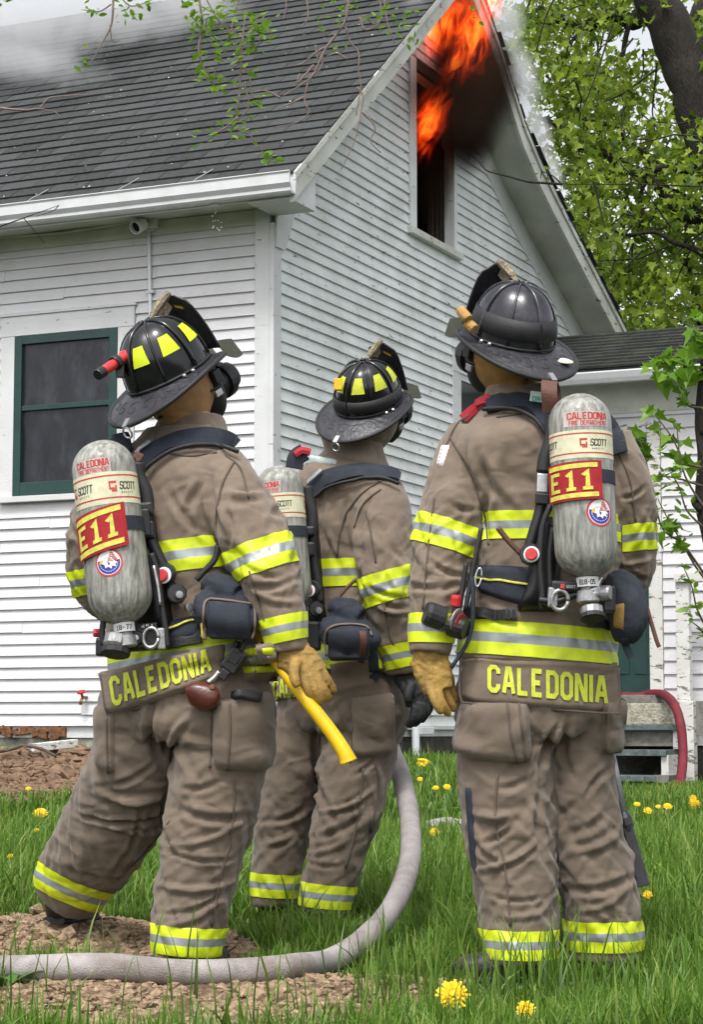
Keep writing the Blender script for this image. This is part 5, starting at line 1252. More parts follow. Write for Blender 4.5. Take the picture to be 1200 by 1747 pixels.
# remote gauge hanging at the left hip
bar('gauge_line', [(822, 900), (812, 950), (802, 1000), (795, 1040)], 5.80, .007, M['rubber'], apC); bar('gauge_line', [(796, 960), (790, 1000), (786, 1030)], 5.80, .007, M['rubber'], apC)
rg = knob('regulator_cover', 757, 1056, 5.80, .034, .055, M['rubber'], apC, (-1, -.25, .35)); knob('regulator_body', 768, 1066, 5.79, .032, .05, M['black'], apC, (1, -.5, -.3)); knob('regulator_rim', 778, 1058, 5.775, .034, .008, M['alu'], apC, (1, -.6, -.3))
knob('regulator_face', 786, 1062, 5.765, .026, .006, M['redpaint'], apC, (1, -.8, -.2)); knob('red_knob', 778, 1034, 5.79, .015, .03, M['redlight'], apC, (0.05, -.2, 1), 10); bar('regulator_stem', [(778, 1036), (776, 1050), (772, 1062)], 5.79, .009, M['black'], apC)
bar('side_strap', [(806, 985), (808, 1030), (806, 1068), (796, 1100), (770, 1140)], 5.79, .006, M['webbing'], apC)
ringloop('buckle', 817, 985, 5.79, 5, 16, .003, M['metal'], apC, 10)
# pry bar held in the hidden right hand
pb = empty('pry_bar', at(1095, 1500, 6.05), 'grey steel pry bar hanging beside the right leg of the right firefighter', 'pry bar')
mb = MB(); P = [at(935, 1110, 6.36), at(1030, 1240, 6.08), at(1047, 1300, 6.02), at(1069, 1405, 6.00)]; mb.tube(P, .0115, 8); mb.build('shaft', M['alu'], pb, smooth=True)
p, q = at(1069, 1402, 6.00), at(1099, 1512, 5.98); d = (q - p).normalized(); X = d.cross(Vector((0, 1, 0))).normalized(); mb = MB()
mb.hexa([p - X * .014 - Vector((0, .014, 0)), p + X * .014 - Vector((0, .014, 0)), p + X * .014 + Vector((0, .014, 0)), p - X * .014 + Vector((0, .014, 0)), q - X * .018 - Vector((0, .005, 0)), q + X * .018 - Vector((0, .005, 0)), q + X * .018 + Vector((0, .005, 0)), q - X * .018 + Vector((0, .005, 0))])
mb.lathe([(.012, -.03), (.02, -.01), (.02, .01), (.014, .03)], p, d, X, 10); mb.build('claw', pmat('dark_steel', (.06, .06, .065), .45, .3, 30, metal=.6), pb, bevel=.003)

# ================================================================== left firefighter
YA = 6.2
foot = at(300, 1645, 6.13); foot.z = gz1(foot.x, foot.y)
pA, coatA, trA = build_person('firefighter on the left stepping on dirt, glossy lime patched helmet, mustard glove, yellow axe', foot, 30,
    [(322, 712, 54), (323, 735, 66), (316, 765, 84), (306, 812, 116), (300, 880, 120), (296, 960, 116), (300, 1030, 116), (308, 1080, 124), (318, 1118, 134), (324, 1144, 138)],
    [[(370, 797, 50, 6.12), (402, 856, 57, 6.06), (440, 930, 59, 6.00), (463, 1000, 51, 5.96), (483, 1060, 41, 5.94), (490, 1112, 35, 5.94)],
     [(205, 800, 46, 6.34), (172, 870, 48, 6.36), (158, 940, 44, 6.40), (172, 1010, 38, 6.46), (225, 1050, 33, 6.58)]],
    [(310, 1090, 100), (316, 1140, 124), (318, 1190, 146), (316, 1240, 146), (312, 1268, 128)],
    [[(236, 1220, 72, 6.24), (236, 1290, 78, 6.26), (200, 1385, 80, 6.36), (150, 1465, 72, 6.50), (128, 1500, 66, 6.57), (120, 1515, 64, 6.60)],
     [(388, 1215, 76, 6.14), (376, 1290, 80, 6.13), (356, 1400, 74, 6.12), (336, 1500, 66, 6.10), (320, 1590, 60, 6.09), (317, 1628, 57, 6.09)]],
    YA, .68,
    cf=[(360, 800, 330, 900, .014, -.008), (290, 820, 350, 930, .012, -.009), (300, 800, 380, 940, .016, .008), (370, 800, 380, 930, .012, -.012), (385, 935, 400, 860, .012, -.012), (420, 1000, 510, 985, .011, -.011), (430, 1020, 515, 1015, .010, .009), (430, 960, 480, 990, .010, -.009), (440, 860, 495, 880, .012, -.006), (395, 850, 450, 830, .012, .008), (120, 880, 150, 930, .010, -.009)],
    tf=[(290, 1190, 250, 1320, .014, -.014), (310, 1200, 290, 1330, .014, .010), (300, 1230, 420, 1290, .012, .006), (160, 1330, 290, 1310, .012, -.010), (150, 1370, 290, 1340, .013, .012), (130, 1400, 270, 1380, .011, -.011), (150, 1420, 285, 1395, .010, .009), (100, 1470, 200, 1500, .011, -.009), (180, 1480, 260, 1380, .010, -.010), (300, 1340, 290, 1480, .012, -.010), (290, 1400, 420, 1370, .012, -.012), (285, 1430, 420, 1410, .012, .012), (280, 1470, 400, 1440, .010, -.010), (270, 1510, 395, 1500, .010, .010), (270, 1535, 390, 1545, .009, -.010), (275, 1560, 380, 1555, .009, .008), (300, 1330, 400, 1345, .011, -.009)], seed=3)
bA = [coatA.bvh, trA.bvh]; ST = coatA.obj
stripe(coatA, ST, [1], (436, 926), (454, 978), 6.0)
stripe(coatA, ST, [1], (480, 1052), (489, 1095), 5.94)
stripe(coatA, ST, [2], (146, 970), (152, 1012), 6.36)
stripe(coatA, ST, [0], (315, 918), (321, 972), 6.03)
stripe(coatA, ST, [0], (322, 1092), (328, 1138), 6.03)
stripe(trA, trA.obj, [1], (129, 1490), (112, 1530), 6.58); stripe(trA, trA.obj, [2], (322, 1578), (318, 1626), 6.08)
flapA, fbA = name_flap(pA, bA, [(170, 1146), (386, 1096), (386, 1158), (184, 1224)], [(186, 1156), (356, 1106), (362, 1146), (194, 1206)], .1, mat='limetext', edge=.022)
_o, tbv = pad('coat_tail', [(398, 1098), (470, 1094), (474, 1162), (414, 1164)], .03, M['coat'], ST, bA, 14, 14, p=6, edge=.03)
tb = [tbv]
for k, (a, b, mi) in enumerate(((.10, .33, 'lime'), (.33, .58, 'silver'), (.58, .82, 'lime'))):
    q = [(400, 1100), (470, 1096), (474, 1160), (416, 1162)]; f = quadfn(q)
    pad('tail_stripe', [f(.02, a), f(.98, a), f(.98, b), f(.02, b)], .002, M[mi], ST, tb + bA, 10, 5, p=12, edge=.003, smooth=1)
pad('cargo_pocket', [(362, 1196), (462, 1176), (470, 1318), (360, 1316)], .034, M['trousers'], trA.obj, bA, p=4, noise=.25, rnd=.22)
pad('pocket_tab', [(394, 1176), (438, 1184), (436, 1206), (392, 1194)], .006, M['rubber'], trA.obj, bA + [], 8, 6, p=8, edge=.04)
pad('cargo_pocket', [(166, 1200), (196, 1215), (196, 1320), (164, 1310)], .020, M['trousers'], trA.obj, bA, p=5, noise=.3)
bA2 = bA + [BVHTree.FromPolygons([abs_mat(o) @ v.co for v in o.data.vertices], [tuple(p.vertices) for p in o.data.polygons]) for o in trA.obj.children if o.name.startswith('cargo')]
for pts in ([(392, 1200), (392, 1250), (388, 1314)], [(362, 1190), (360, 1250), (358, 1310)], [(400, 1330), (395, 1420), (375, 1500), (360, 1580)], [(290, 1400), (250, 1450), (200, 1500)], [(182, 1225), (182, 1270), (184, 1318)]): seam(pts, trA.obj, bA2, .0028)
for pts in ([(400, 786), (378, 830), (368, 890), (372, 930)], [(384, 776), (410, 800), (424, 850)], [(425, 975), (440, 1020), (452, 1060)], [(270, 770), (320, 778), (370, 772)]): seam(pts, ST, bA, .0026)
pad('collar', [(268, 728), (360, 722), (372, 752), (262, 760)], .014, M['coat'], ST, bA, 16, 8, p=6, smooth=6)
hA, WA, RA = make_helmet(pA, 290, 640, 6.17, 42, 32, -3, 'A', .98)
make_head(pA, WA, RA, at(326, 742, 6.2), M['tan'], M['tan'])
make_hand('glove', pA, M['glove'], [(492, 1104, 31, 5.94), (504, 1122, 32, 5.93)], [(522, 1140, 31, 5.92), (538, 1156, 28, 5.91)],
    [[(516, 1152, 8, 5.90), (523, 1170, 8, 5.885), (529, 1186, 7.5, 5.89), (531, 1192, 5, 5.90)], [(528, 1152, 8.2, 5.89), (537, 1174, 8.2, 5.88), (545, 1192, 7.5, 5.89), (547, 1199, 5, 5.90)], [(539, 1148, 8.2, 5.90), (550, 1170, 8, 5.89), (559, 1188, 7.5, 5.90), (561, 1195, 5, 5.91)], [(548, 1142, 7.6, 5.91), (560, 1160, 7.4, 5.91), (568, 1176, 7, 5.92), (570, 1183, 5, 5.93)]],
    [(504, 1128, 11, 5.90), (501, 1148, 9.5, 5.87), (505, 1164, 8.5, 5.86), (509, 1172, 6, 5.86)])
make_hand('glove', pA, M['glove'], [(225, 1050, 30, 6.58), (250, 1060, 28, 6.62)], [(270, 1070, 28, 6.65), (285, 1080, 24, 6.68)],
    [[(290 + 3 * i, 1078 + 5 * i, 9, 6.68), (300 + 3 * i, 1090 + 5 * i, 8, 6.70), (306 + 3 * i, 1100 + 4 * i, 6, 6.71)] for i in range(4)], [(270, 1085, 9, 6.63), (282, 1100, 8, 6.62), (290, 1108, 6, 6.62)])
make_boot(pA, (316, 1622), (300, 1640), (372, 1640), 6.08, 6.16, Ya=6.11)
make_boot(pA, (108, 1545), (100, 1562), (150, 1562), 6.64, 6.80)
# helmet torch
tq = empty('helmet_torch', at(200, 615, 6.05), 'red plastic torch clipped to the side of the left helmet', 'torch')
p, q = at(166, 640, 5.98), at(222, 602, 6.08); d = (q - p).normalized()
mb = MB(); mb.lathe([(.0155, 0), (.0165, .004), (.0165, .026), (.0155, .028)], p, d, UP, 16); mb.build('torch_end', M['black'], tq)
mb = MB(); mb.lathe([(.0145, .028), (.0145, .034), (.0155, .036), (.0155, .07), (.0145, .072), (.0145, .115), (.018, .12), (.018, .135)], p, d, UP, 16); mb.build('torch_body', M['redlight'], tq)
mb = MB(); mb.lathe([(.02, .078), (.021, .08), (.021, .095), (.02, .097)], p, d, UP, 16); mb.box(p + d * .088 + Vector((.01, .02, -.02)), .012, .02, .02); mb.build('torch_clip', M['black'], tq)
# air pack
apA = empty('air_pack', at(205, 1060, 5.95), 'air pack with scuffed cylinder and red E11 patch on the left firefighter', 'air pack', 'air packs')
layA = dict(shift=0, dept=(-48, 12, .125, .205), band=(.205, .375), scott=(.42, -1.05), strap=(.445, .52), patch=(-54, 24, .40, .63, .055), over=.12, eagle=(-12, .685, .44), tag='18-77')
cylA, cA, cB, cax, cview, cright, cr = make_cylinder(apA, (171, 752), (211, 1066), 5.96, 5.93, 55, layA, 'composite')
pad('back_frame', [(228, 880), (262, 870), (300, 1080), (240, 1090)], .06, M['black'], apA, bA, 14, 18, p=5, smooth=6)
bar('rail_sleeve', [(235, 790), (236, 812), (248, 838), (252, 870)], 6.0, .021, M['rubber'], apA); bar('frame_rail', [(252, 868), (254, 910), (268, 945), (286, 985), (296, 1030)], 6.0, .018, M['black'], apA)
block('frame_clamp', 226, 858, 262, 880, 5.975, .05, M['black'], apA, .008, -6); block('frame_clamp', 232, 890, 264, 920, 5.98, .05, M['black'], apA, .008, -6); block('frame_post', 240, 868, 256, 915, 5.955, .02, M['black'], apA, .005, -4)
bar('air_line', [(258, 944), (268, 975), (274, 1020), (282, 1070), (286, 1104)], 5.955, .0085, M['rubber'], apA); bar('air_line_sheath', [(262, 965), (269, 1000), (273, 1032)], 5.945, .0055, M['metal'], apA)
knob('gauge_housing', 284, 980, 5.985, .032, .022, M['black'], apA, (-.3, -1, .1)); knob('button_ring', 280, 982, 5.965, .024, .006, M['whiteprint'], apA, (-.4, -1, .1)); knob('red_button', 278, 982, 5.96, .018, .012, M['redlight'], apA, (-.4, -1, .1))
knob('valve_knob', 300, 1014, 5.985, .030, .022, M['black'], apA, (.2, -1, .1), 10); knob('valve_stem', 304, 1015, 5.965, .012, .018, M['metal'], apA, (.3, -1, 0), 10); knob('fitting', 320, 1036, 5.98, .013, .02, M['metal'], apA, (.4, -1, 0), 10)
bar('air_line', [(322, 1040), (335, 1034), (345, 1026)], 5.98, .008, M['alu'], apA)
block('number_plate', 220, 1064, 268, 1074, 5.965, .02, M['rubber'], apA, .002, -5); text_on('451', lambda u, v, h: at(240 + 22 * u, 1072 - 2 * u - 6 * v, 5.952 - h), M['whiteprint'], apA, .18, .3, name='lettering', joined=True)
block('lower_manifold', 212, 1072, 288, 1110, 5.98, .06, M['black'], apA, .01, -4); ringloop('pull_ring', 257, 1088, 5.94, 13, 17, .006, M['metal'], apA, 5); block('ring_base', 268, 1072, 282, 1108, 5.955, .03, M['alu'], apA, .004, -4); knob('port_cap', 232, 1088, 5.95, .022, .018, M['black'], apA, (0, -1, 0), 10); knob('port_bolt', 232, 1088, 5.932, .009, .008, M['metal'], apA, (0, -1, 0), 8)
knob('hand_wheel', 200, 1085, 5.93, .036, .036, M['alu'], apA, (-.15, -.35, -1), 12); knob('wheel_bumper', 198, 1106, 5.925, .042, .022, M['rubber'], apA, (-.1, -.3, -1), 12); block('valve_block', 164, 1088, 188, 1120, 5.95, .05, M['black'], apA, .008); knob('red_knob', 171, 1080, 5.96, .012, .02, M['redlight'], apA, (-1, -.3, 0), 8)
bar('air_line', [(176, 1060), (174, 1080), (176, 1100)], 5.93, .009, M['rubber'], apA)
pad('lumbar_pad', [(290, 1060), (345, 1046), (350, 1085), (290, 1100)], .025, M['webbing'], apA, bA, 12, 10, p=6)
ribbon('pad_piping', [(285, 1076), (310, 1072), (338, 1062)], .006, .004, M['goldtext'], apA, bA, lift=.03)
ribbon('waist_belt', [(285, 1098), (315, 1092), (345, 1086)], .04, .012, M['rubber'], apA, bA, lift=.012)
ribbon('shoulder_strap', [(238, 796), (258, 776), (300, 756), (345, 748), (372, 750), (390, 756), (400, 764)], .060, .014, M['webbing'], apA, bA, lift=.004, smooth=8)
ribbon('strap_edge', [(245, 812), (268, 792), (302, 774), (345, 766), (380, 770), (404, 780)], .012, .015, M['rubber'], apA, bA, lift=.014, smooth=8, round_=True)
ribbon('strap_reflector', [(242, 782), (250, 774), (262, 764)], .012, .003, M['silver'], apA, bA, lift=.034, smooth=8)
block('strap_buckle', 228, 772, 244, 786, 6.0, .02, M['strapleather'], apA, .003, 30); bar('strap_webbing', [(236, 785), (232, 800), (232, 815)], 6.0, .012, M['rubber'], apA); bar('strap_reflector', [(232, 790), (230, 803), (231, 816)], 5.988, .004, M['silver'], apA)
block('shoulder_strap', 190, 738, 224, 775, 6.14, .03, M['webbing'], apA, .012, -12)
bar('side_strap', [(372, 930), (366, 955), (348, 975), (335, 990)], 5.99, .009, M['rubber'], apA)
T = [(rings([(352, 1000, 30, 5.99, .55), (372, 1004, 38, 5.97, .7)], n=5), None, 2.6)]
T = [(rings([(344, 1028, 26, 5.97, 1.1), (362, 1036, 40, 5.955, .62), (390, 1042, 46, 5.945, .55), (418, 1048, 44, 5.945, .55), (434, 1052, 30, 5.955, .6)], n=5), None, 3.2),
     (rings([(348, 995, 12, 5.99), (372, 1002, 24, 5.97), (400, 1018, 24, 5.96)], n=5), None, 2.2)]
po = soft('mask_pouch', T, M['webbing'], apA, .006, 3, [dict(amp=[(0, .004), (.5, .003), (1, .002)], oct=((16, 1.1, 4, 1.),)), dict(amp=[(0, .004), (1, .004)], oct=((16, 1.1, 4, 1.),))], seed=3)
fo, fb = pad('pouch_flap', [(352, 1024), (428, 1030), (430, 1092), (354, 1090)], .008, M['webbing'], po.obj, [po.bvh], 16, 14, p=10, edge=.004, rnd=.1)
ribbon('piping', [(350, 1092), (348, 1050), (352, 1026), (372, 1024), (405, 1028), (430, 1034), (434, 1060), (430, 1090)], .008, .006, M['piping'], po.obj, [fb, po.bvh], lift=.001, smooth=1, round_=True)
for x, y in ((376, 1034), (404, 1033)): knob('snap', x, y, 5.905, .007, .004, M['alu'], po.obj, (0, -1, .1), 12)
pad('pouch_opening', [(342, 1060), (351, 1062), (350, 1092), (342, 1086)], .003, M['goldtext'], po.obj, [po.bvh], 6, 8, p=4)
# radio with antenna, leather case
rd = empty('portable_radio', at(390, 1130, 5.95), 'black portable radio with long antenna on the hip of the left firefighter', 'radio')
block('radio_body', 384, 1106, 414, 1148, 5.955, .035, M['black'], rd, .006, 35); bar('antenna', [(412, 1110), (420, 1090), (438, 1052), (457, 1034)], 5.93, .0065, M['rubber'], rd); knob('radio_knob', 402, 1104, 5.95, .009, .02, M['black'], rd, (.5, -.2, 1), 8); block('radio_foot', 374, 1142, 390, 1160, 5.95, .03, M['black'], rd, .004, 35); block('speaker_grille', 390, 1114, 408, 1132, 5.935, .006, M['rubber'], rd, .002, 35)
lc = empty('leather_case', at(345, 1185, 5.95), 'dark red leather radio case hanging below the name flap', 'leather case')
T = [(rings([(352, 1168, 16, 5.96, .6), (348, 1180, 30, 5.95, .6), (342, 1192, 30, 5.95, .55), (334, 1206, 14, 5.96, .5)], n=5), None, 3.0)]
soft('case_body', T, M['leather'], lc, .005, 2); knob('case_stud', 362, 1172, 5.925, .008, .006, M['brass'], lc, (0, -1, 0), 10); bar('case_strap', [(355, 1165), (366, 1156), (374, 1146)], 5.94, .009, M['metal'], lc)
# axe under the arm
axe = empty('fire_axe', at(600, 1300, 5.9), 'yellow handled axe hanging from the gloved hand of the left firefighter', 'axe')
mb = MB(); P = catmull([at(440, 1078, 6.02), at(468, 1122, 5.95), at(520, 1190, 5.90), at(566, 1250, 5.88), at(588, 1284, 5.87), at(595, 1300, 5.87)], 5); r_ = np.interp(np.linspace(0, 1, len(P)), [0, .5, .8, .93, 1], [.018, .0195, .021, .0235, .026]); mb.tube(P, list(r_), 14); mb.build('handle', M['yellow'], axe, smooth=True)
e = Vector(P[-1]); d = Vector(P[-1] - P[-2]).normalized(); mb = MB(); mb.lathe([(.009, 0), (.009, .0015)], e + d * .0004, d, UP, 12); mb.build('handle_hole', M['dark'], axe)
h0 = Vector(P[0]); dn = -Vector(P[1] - P[0]).normalized(); s_ = dn.cross(Vector((0, 1, 0))).normalized(); mb = MB()
mb.hexa([h0 - s_ * .03 - UP * .0 + Vector((0, -.012, 0)) - dn * .02, h0 + s_ * .09 + Vector((0, -.003, 0)) - dn * .05, h0 + s_ * .09 + Vector((0, .003, 0)) - dn * .05, h0 - s_ * .03 + Vector((0, .012, 0)) - dn * .02, h0 - s_ * .03 + Vector((0, -.012, 0)) + dn * .03, h0 + s_ * .09 + Vector((0, -.003, 0)) + dn * .06, h0 + s_ * .09 + Vector((0, .003, 0)) + dn * .06, h0 - s_ * .03 + Vector((0, .012, 0)) + dn * .03]); mb.build('head', M['alu'], axe, bevel=.003)

# ================================================================== middle firefighter
YB = 7.3
foot = at(545, 1575, YB); foot.z = gz1(foot.x, foot.y)
pB, coatB, trB = build_person('firefighter in the middle, farther back, helmet with rubber band and lime patches, black gloves', foot, 32,
    [(608, 752, 42), (606, 772, 50), (602, 795, 66), (596, 825, 88), (590, 880, 86), (586, 950, 80), (586, 1020, 80), (590, 1080, 86), (594, 1125, 96), (596, 1150, 98)],
    [[(640, 822, 40, 7.22), (654, 870, 48, 7.16), (656, 940, 49, 7.12), (664, 1010, 45, 7.10), (680, 1080, 39, 7.12), (692, 1146, 33, 7.14)],
     [(540, 830, 38, 7.40), (520, 890, 40, 7.44), (520, 960, 36, 7.50), (560, 1010, 32, 7.62), (620, 1040, 28, 7.70)]],
    [(590, 1090, 70), (592, 1140, 84), (588, 1190, 106), (582, 1230, 104), (578, 1252, 90)],
    [[(532, 1215, 56, 7.36), (508, 1290, 56, 7.37), (486, 1390, 49, 7.38), (474, 1470, 42, 7.38), (470, 1525, 39, 7.38), (470, 1545, 38, 7.38)],
     [(620, 1210, 60, 7.26), (612, 1290, 62, 7.25), (592, 1390, 54, 7.22), (572, 1470, 47, 7.20), (556, 1530, 43, 7.19), (553, 1555, 42, 7.19)]],
    YB, .70,
    cf=[(600, 830, 590, 960, .012, -.010), (650, 850, 610, 960, .012, -.010), (625, 1000, 700, 1020, .011, -.010), (630, 1030, 700, 1045, .010, .009), (610, 960, 640, 1020, .010, -.009), (560, 840, 575, 960, .010, .008)],
    tf=[(560, 1230, 545, 1400, .012, -.014), (590, 1320, 660, 1290, .012, -.010), (540, 1380, 640, 1350, .012, .011), (530, 1420, 630, 1390, .011, -.010), (530, 1450, 610, 1430, .010, .010), (520, 1480, 600, 1465, .010, -.009), (450, 1400, 520, 1380, .011, -.009), (445, 1440, 510, 1420, .010, .009), (600, 1200, 640, 1290, .012, .009)], seed=6, voxel=.0085)
bB = [coatB.bvh, trB.bvh]; ST = coatB.obj
stripe(coatB, ST, [1], (650, 978), (664, 1028), 7.10); stripe(coatB, ST, [1], (682, 1098), (690, 1138), 7.12)
stripe(coatB, ST, [0], (575, 950), (575, 998), 7.12); stripe(coatB, ST, [0], (620, 1098), (620, 1140), 7.12)
stripe(trB, trB.obj, [1], (472, 1490), (470, 1530), 7.36); stripe(trB, trB.obj, [2], (560, 1508), (556, 1548), 7.17)
name_flap(pB, bB, [(462, 1150), (566, 1138), (566, 1180), (466, 1196)], [(466, 1160), (556, 1150), (556, 1180), (468, 1192)], .1)
pad('coat_flap', [(560, 1130), (640, 1120), (642, 1170), (566, 1192)], .012, M['coat'], ST, bB, 12, 10, p=8)
pad('cargo_pocket', [(600, 1190), (672, 1180), (676, 1290), (600, 1296)], .026, M['trousers'], trB.obj, bB, p=4, noise=.3, rnd=.22)
for pts in ([(608, 1190), (604, 1240), (598, 1300)], [(620, 1310), (610, 1400), (590, 1480)], [(640, 1300), (646, 1340), (632, 1420)]): seam(pts, trB.obj, bB, .003)
for pts in ([(655, 818), (615, 845), (585, 890), (575, 950)], [(650, 835), (620, 860), (605, 900)], [(625, 870), (635, 920), (642, 960)], [(655, 1030), (665, 1080), (672, 1100)]): seam(pts, ST, bB, .003)
pad('collar', [(548, 745), (640, 760), (648, 800), (556, 780)], .012, M['coat'], ST, bB, 16, 8, p=6, smooth=6)
pad('collar_tab', [(525, 775), (580, 785), (578, 795), (520, 788)], .008, M['teal'], ST, bB, 8, 5, p=6, smooth=6)
hB, WB, RB = make_helmet(pB, 629, 690, 7.26, 38, 29, 13, 'B', .90)
make_head(pB, WB, RB, at(606, 772, 7.3), M['coat'], M['coat'])
make_hand('glove', pB, M['glove_black'], [(694, 1140, 28, 7.14), (704, 1165, 24, 7.12)], [(712, 1185, 24, 7.12), (714, 1205, 21, 7.12)],
    [[(718, 1200, 9, 7.10), (716, 1222, 9, 7.10), (706, 1236, 7, 7.12)], [(710, 1205, 9, 7.10), (706, 1226, 8.5, 7.10), (697, 1238, 7, 7.12)], [(724, 1196, 9, 7.12), (726, 1215, 8.5, 7.12), (718, 1230, 7, 7.14)], [(730, 1192, 8, 7.15), (733, 1206, 8, 7.16), (728, 1220, 6, 7.17)]],
    [(702, 1168, 9, 7.10), (696, 1185, 8, 7.08), (697, 1198, 6, 7.08)])
make_hand('glove', pB, M['glove_black'], [(620, 1040, 26, 7.70), (650, 1050, 24, 7.70)], [(668, 1060, 22, 7.70), (680, 1070, 18, 7.70)], [[(684, 1062 + 6 * i, 8, 7.7), (696, 1066 + 6 * i, 7, 7.68), (700, 1074 + 6 * i, 6, 7.66)] for i in range(4)], [(665, 1070, 8, 7.66), (674, 1084, 7, 7.64), (680, 1092, 6, 7.63)])
make_boot(pB, (470, 1540), (465, 1560), (480, 1560), 7.40, 7.6); make_boot(pB, (553, 1550), (545, 1565), (572, 1565), 7.22, 7.42)
wq = at(577, 656, 7.12); mb = MB(); mb.box(wq, .014, .012, .020); wq2 = mb.build('yellow_clip', M['yellowp'], hB, bevel=.003)
# air pack
apB = empty('air_pack', at(480, 1040, 7.08), 'air pack with grey cylinder on the middle firefighter, partly hidden by an arm', 'air pack', 'air packs')
layB = dict(shift=0, dept=(-40, 2, .13, .21), band=(.215, .385), scott=(-.15, 1.6), strap=(.445, .52), patch=(-40.5, -22, .40, .63, .02), over=.35, eagle=(-12, .685, .44), tag='18-04')
make_cylinder(apB, (474, 794), (494, 1040), 7.02, 7.0, 41, layB)
pad('back_frame', [(512, 860), (540, 850), (560, 1080), (518, 1085)], .05, M['black'], apB, bB, 12, 16, p=5, smooth=6)
bar('rail_sleeve', [(524, 830), (527, 855), (533, 880), (532, 910)], 7.05, .021, M['rubber'], apB); bar('frame_rail', [(532, 908), (534, 950), (540, 985), (546, 1030)], 7.04, .017, M['black'], apB)
block('frame_clamp', 500, 898, 538, 915, 7.02, .05, M['black'], apB, .008); block('frame_clamp', 505, 925, 538, 950, 7.03, .05, M['black'], apB, .008)
knob('gauge_housing', 534, 1006, 7.04, .030, .02, M['black'], apB, (-.3, -1, .1)); knob('button_ring', 528, 1008, 7.02, .022, .006, M['whiteprint'], apB, (-.4, -1, .1)); knob('red_button', 526, 1008, 7.015, .017, .012, M['redlight'], apB, (-.4, -1, .1))
knob('valve_knob', 538, 1040, 7.04, .028, .022, M['black'], apB, (.2, -1, .1), 10); knob('valve_stem', 542, 1042, 7.02, .012, .018, M['metal'], apB, (.3, -1, 0), 10); bar('air_line', [(515, 975), (513, 1020), (515, 1070)], 7.0, .008, M['rubber'], apB); bar('air_line_sheath', [(518, 980), (514, 1010)], 6.99, .005, M['metal'], apB)
block('lower_manifold', 500, 1060, 548, 1110, 7.06, .06, M['black'], apB, .01)
ribbon('shoulder_strap', [(534, 840), (552, 820), (580, 811), (620, 806), (650, 809), (668, 812), (678, 818)], .058, .015, M['webbing'], apB, bB, lift=.004, smooth=8)
ribbon('strap_edge', [(544, 850), (560, 835), (585, 826), (625, 821), (655, 824), (678, 832)], .012, .015, M['rubber'], apB, bB, lift=.014, smooth=8, round_=True)
ribbon('strap_reflector', [(536, 826), (546, 816), (556, 808)], .012, .003, M['silver'], apB, bB, lift=.034, smooth=8)
ribbon('shoulder_pad', [(502, 800), (506, 782), (520, 772)], .05, .02, M['webbing'], apB, bB, lift=.01, smooth=8); ribbon('shoulder_pad', [(504, 778), (516, 771), (530, 774)], .02, .02, M['redcloth'], apB, bB, lift=.02, smooth=8)
bar('side_strap', [(608, 988), (590, 1005), (575, 1024)], 7.10, .006, M['strapleather'], apB)
T = [(rings([(556, 1070, 20, 7.06, 1.0), (572, 1074, 36, 7.04, .6), (598, 1080, 42, 7.03, .55), (622, 1084, 40, 7.03, .55), (636, 1088, 26, 7.05, .6)], n=5), None, 3.2), (rings([(566, 1030, 12, 7.08), (586, 1042, 24, 7.06), (612, 1058, 24, 7.05)], n=5), None, 2.2)]
po = soft('mask_pouch', T, M['webbing'], apB, .007, 3, [dict(amp=[(0, .004), (.5, .003), (1, .002)], oct=((16, 1.1, 4, 1.),)), dict(amp=[(0, .006), (1, .005)], oct=((16, 1.1, 4, 1.),))], seed=3)
fo, fb = pad('pouch_flap', [(558, 1072), (632, 1070), (632, 1126), (560, 1128)], .008, M['webbing'], po.obj, [po.bvh], 16, 14, p=10, edge=.004, rnd=.1)
ribbon('piping', [(557, 1120), (556, 1085), (566, 1070), (595, 1066), (625, 1070), (634, 1085)], .009, .006, M['piping'], po.obj, [fb, po.bvh], lift=.001, smooth=1, round_=True)
for x, y in ((578, 1074), (604, 1072)): knob('snap', x, y, 6.985, .007, .004, M['alu'], po.obj, (0, -1, .1), 12)
ribbon('leather_tab', [(618, 1078), (620, 1100), (616, 1130), (614, 1150)], .022, .004, M['strapleather'], po.obj, [fb, po.bvh] + bB, lift=.004, smooth=3)
ribbon('webbing_tail', [(636, 1110), (638, 1135), (638, 1160)], .034, .004, M['webbing'], apB, bB, lift=.012, smooth=4)
# ================================================================== hoses
def hose(name, pts, r, mat, label, n=12, wob=.002):
    C_ = catmull(pts, 14); C_ = C_ + wob * np.stack([fbm(C_ * 6 + 3, 2), fbm(C_ * 6 + 9, 2), fbm(C_ * 6 + 15, 2)], -1)
    rr = r * (1 + .03 * gnoise(C_ * 5)); mb = MB(); mb.tube(C_, list(rr), n); o = mb.build(name, mat, None, smooth=True); tag(o, label, 'hose'); return o
def gpt(px, py, up=.0):
    p = ground_px(px, py); p.z = gz1(p.x, p.y) + up; return p
H = [gpt(-60, 1676, .035), gpt(60, 1677, .036), gpt(180, 1679, .036), gpt(300, 1682, .034), gpt(400, 1683, .032), gpt(490, 1674, .032), at(570, 1636, 6.02), at(635, 1590, 6.25), at(678, 1534, 6.55), at(700, 1466, 6.85), at(699, 1395, 7.15), at(685, 1325, 7.42), at(664, 1268, 7.62), at(652, 1200, 7.70), at(660, 1130, 7.70), at(676, 1080, 7.68), at(690, 1040, 7.66)]
hose('fire_hose', H, .0345, M['hose'], 'pale grey fire hose lying across the foreground and curving up to the middle firefighter')
hose('fire_hose', [gpt(735, 1424, .03), gpt(765, 1420, .035), gpt(800, 1424, .03), gpt(900, 1420, .03), gpt(1010, 1400, .03)], .05, M['hose'], 'short stretch of pale hose in the grass behind the right firefighter')
def wpt(px, py, o): w, z_ = wing_px(px, py, o); return PW(w, z_, o)
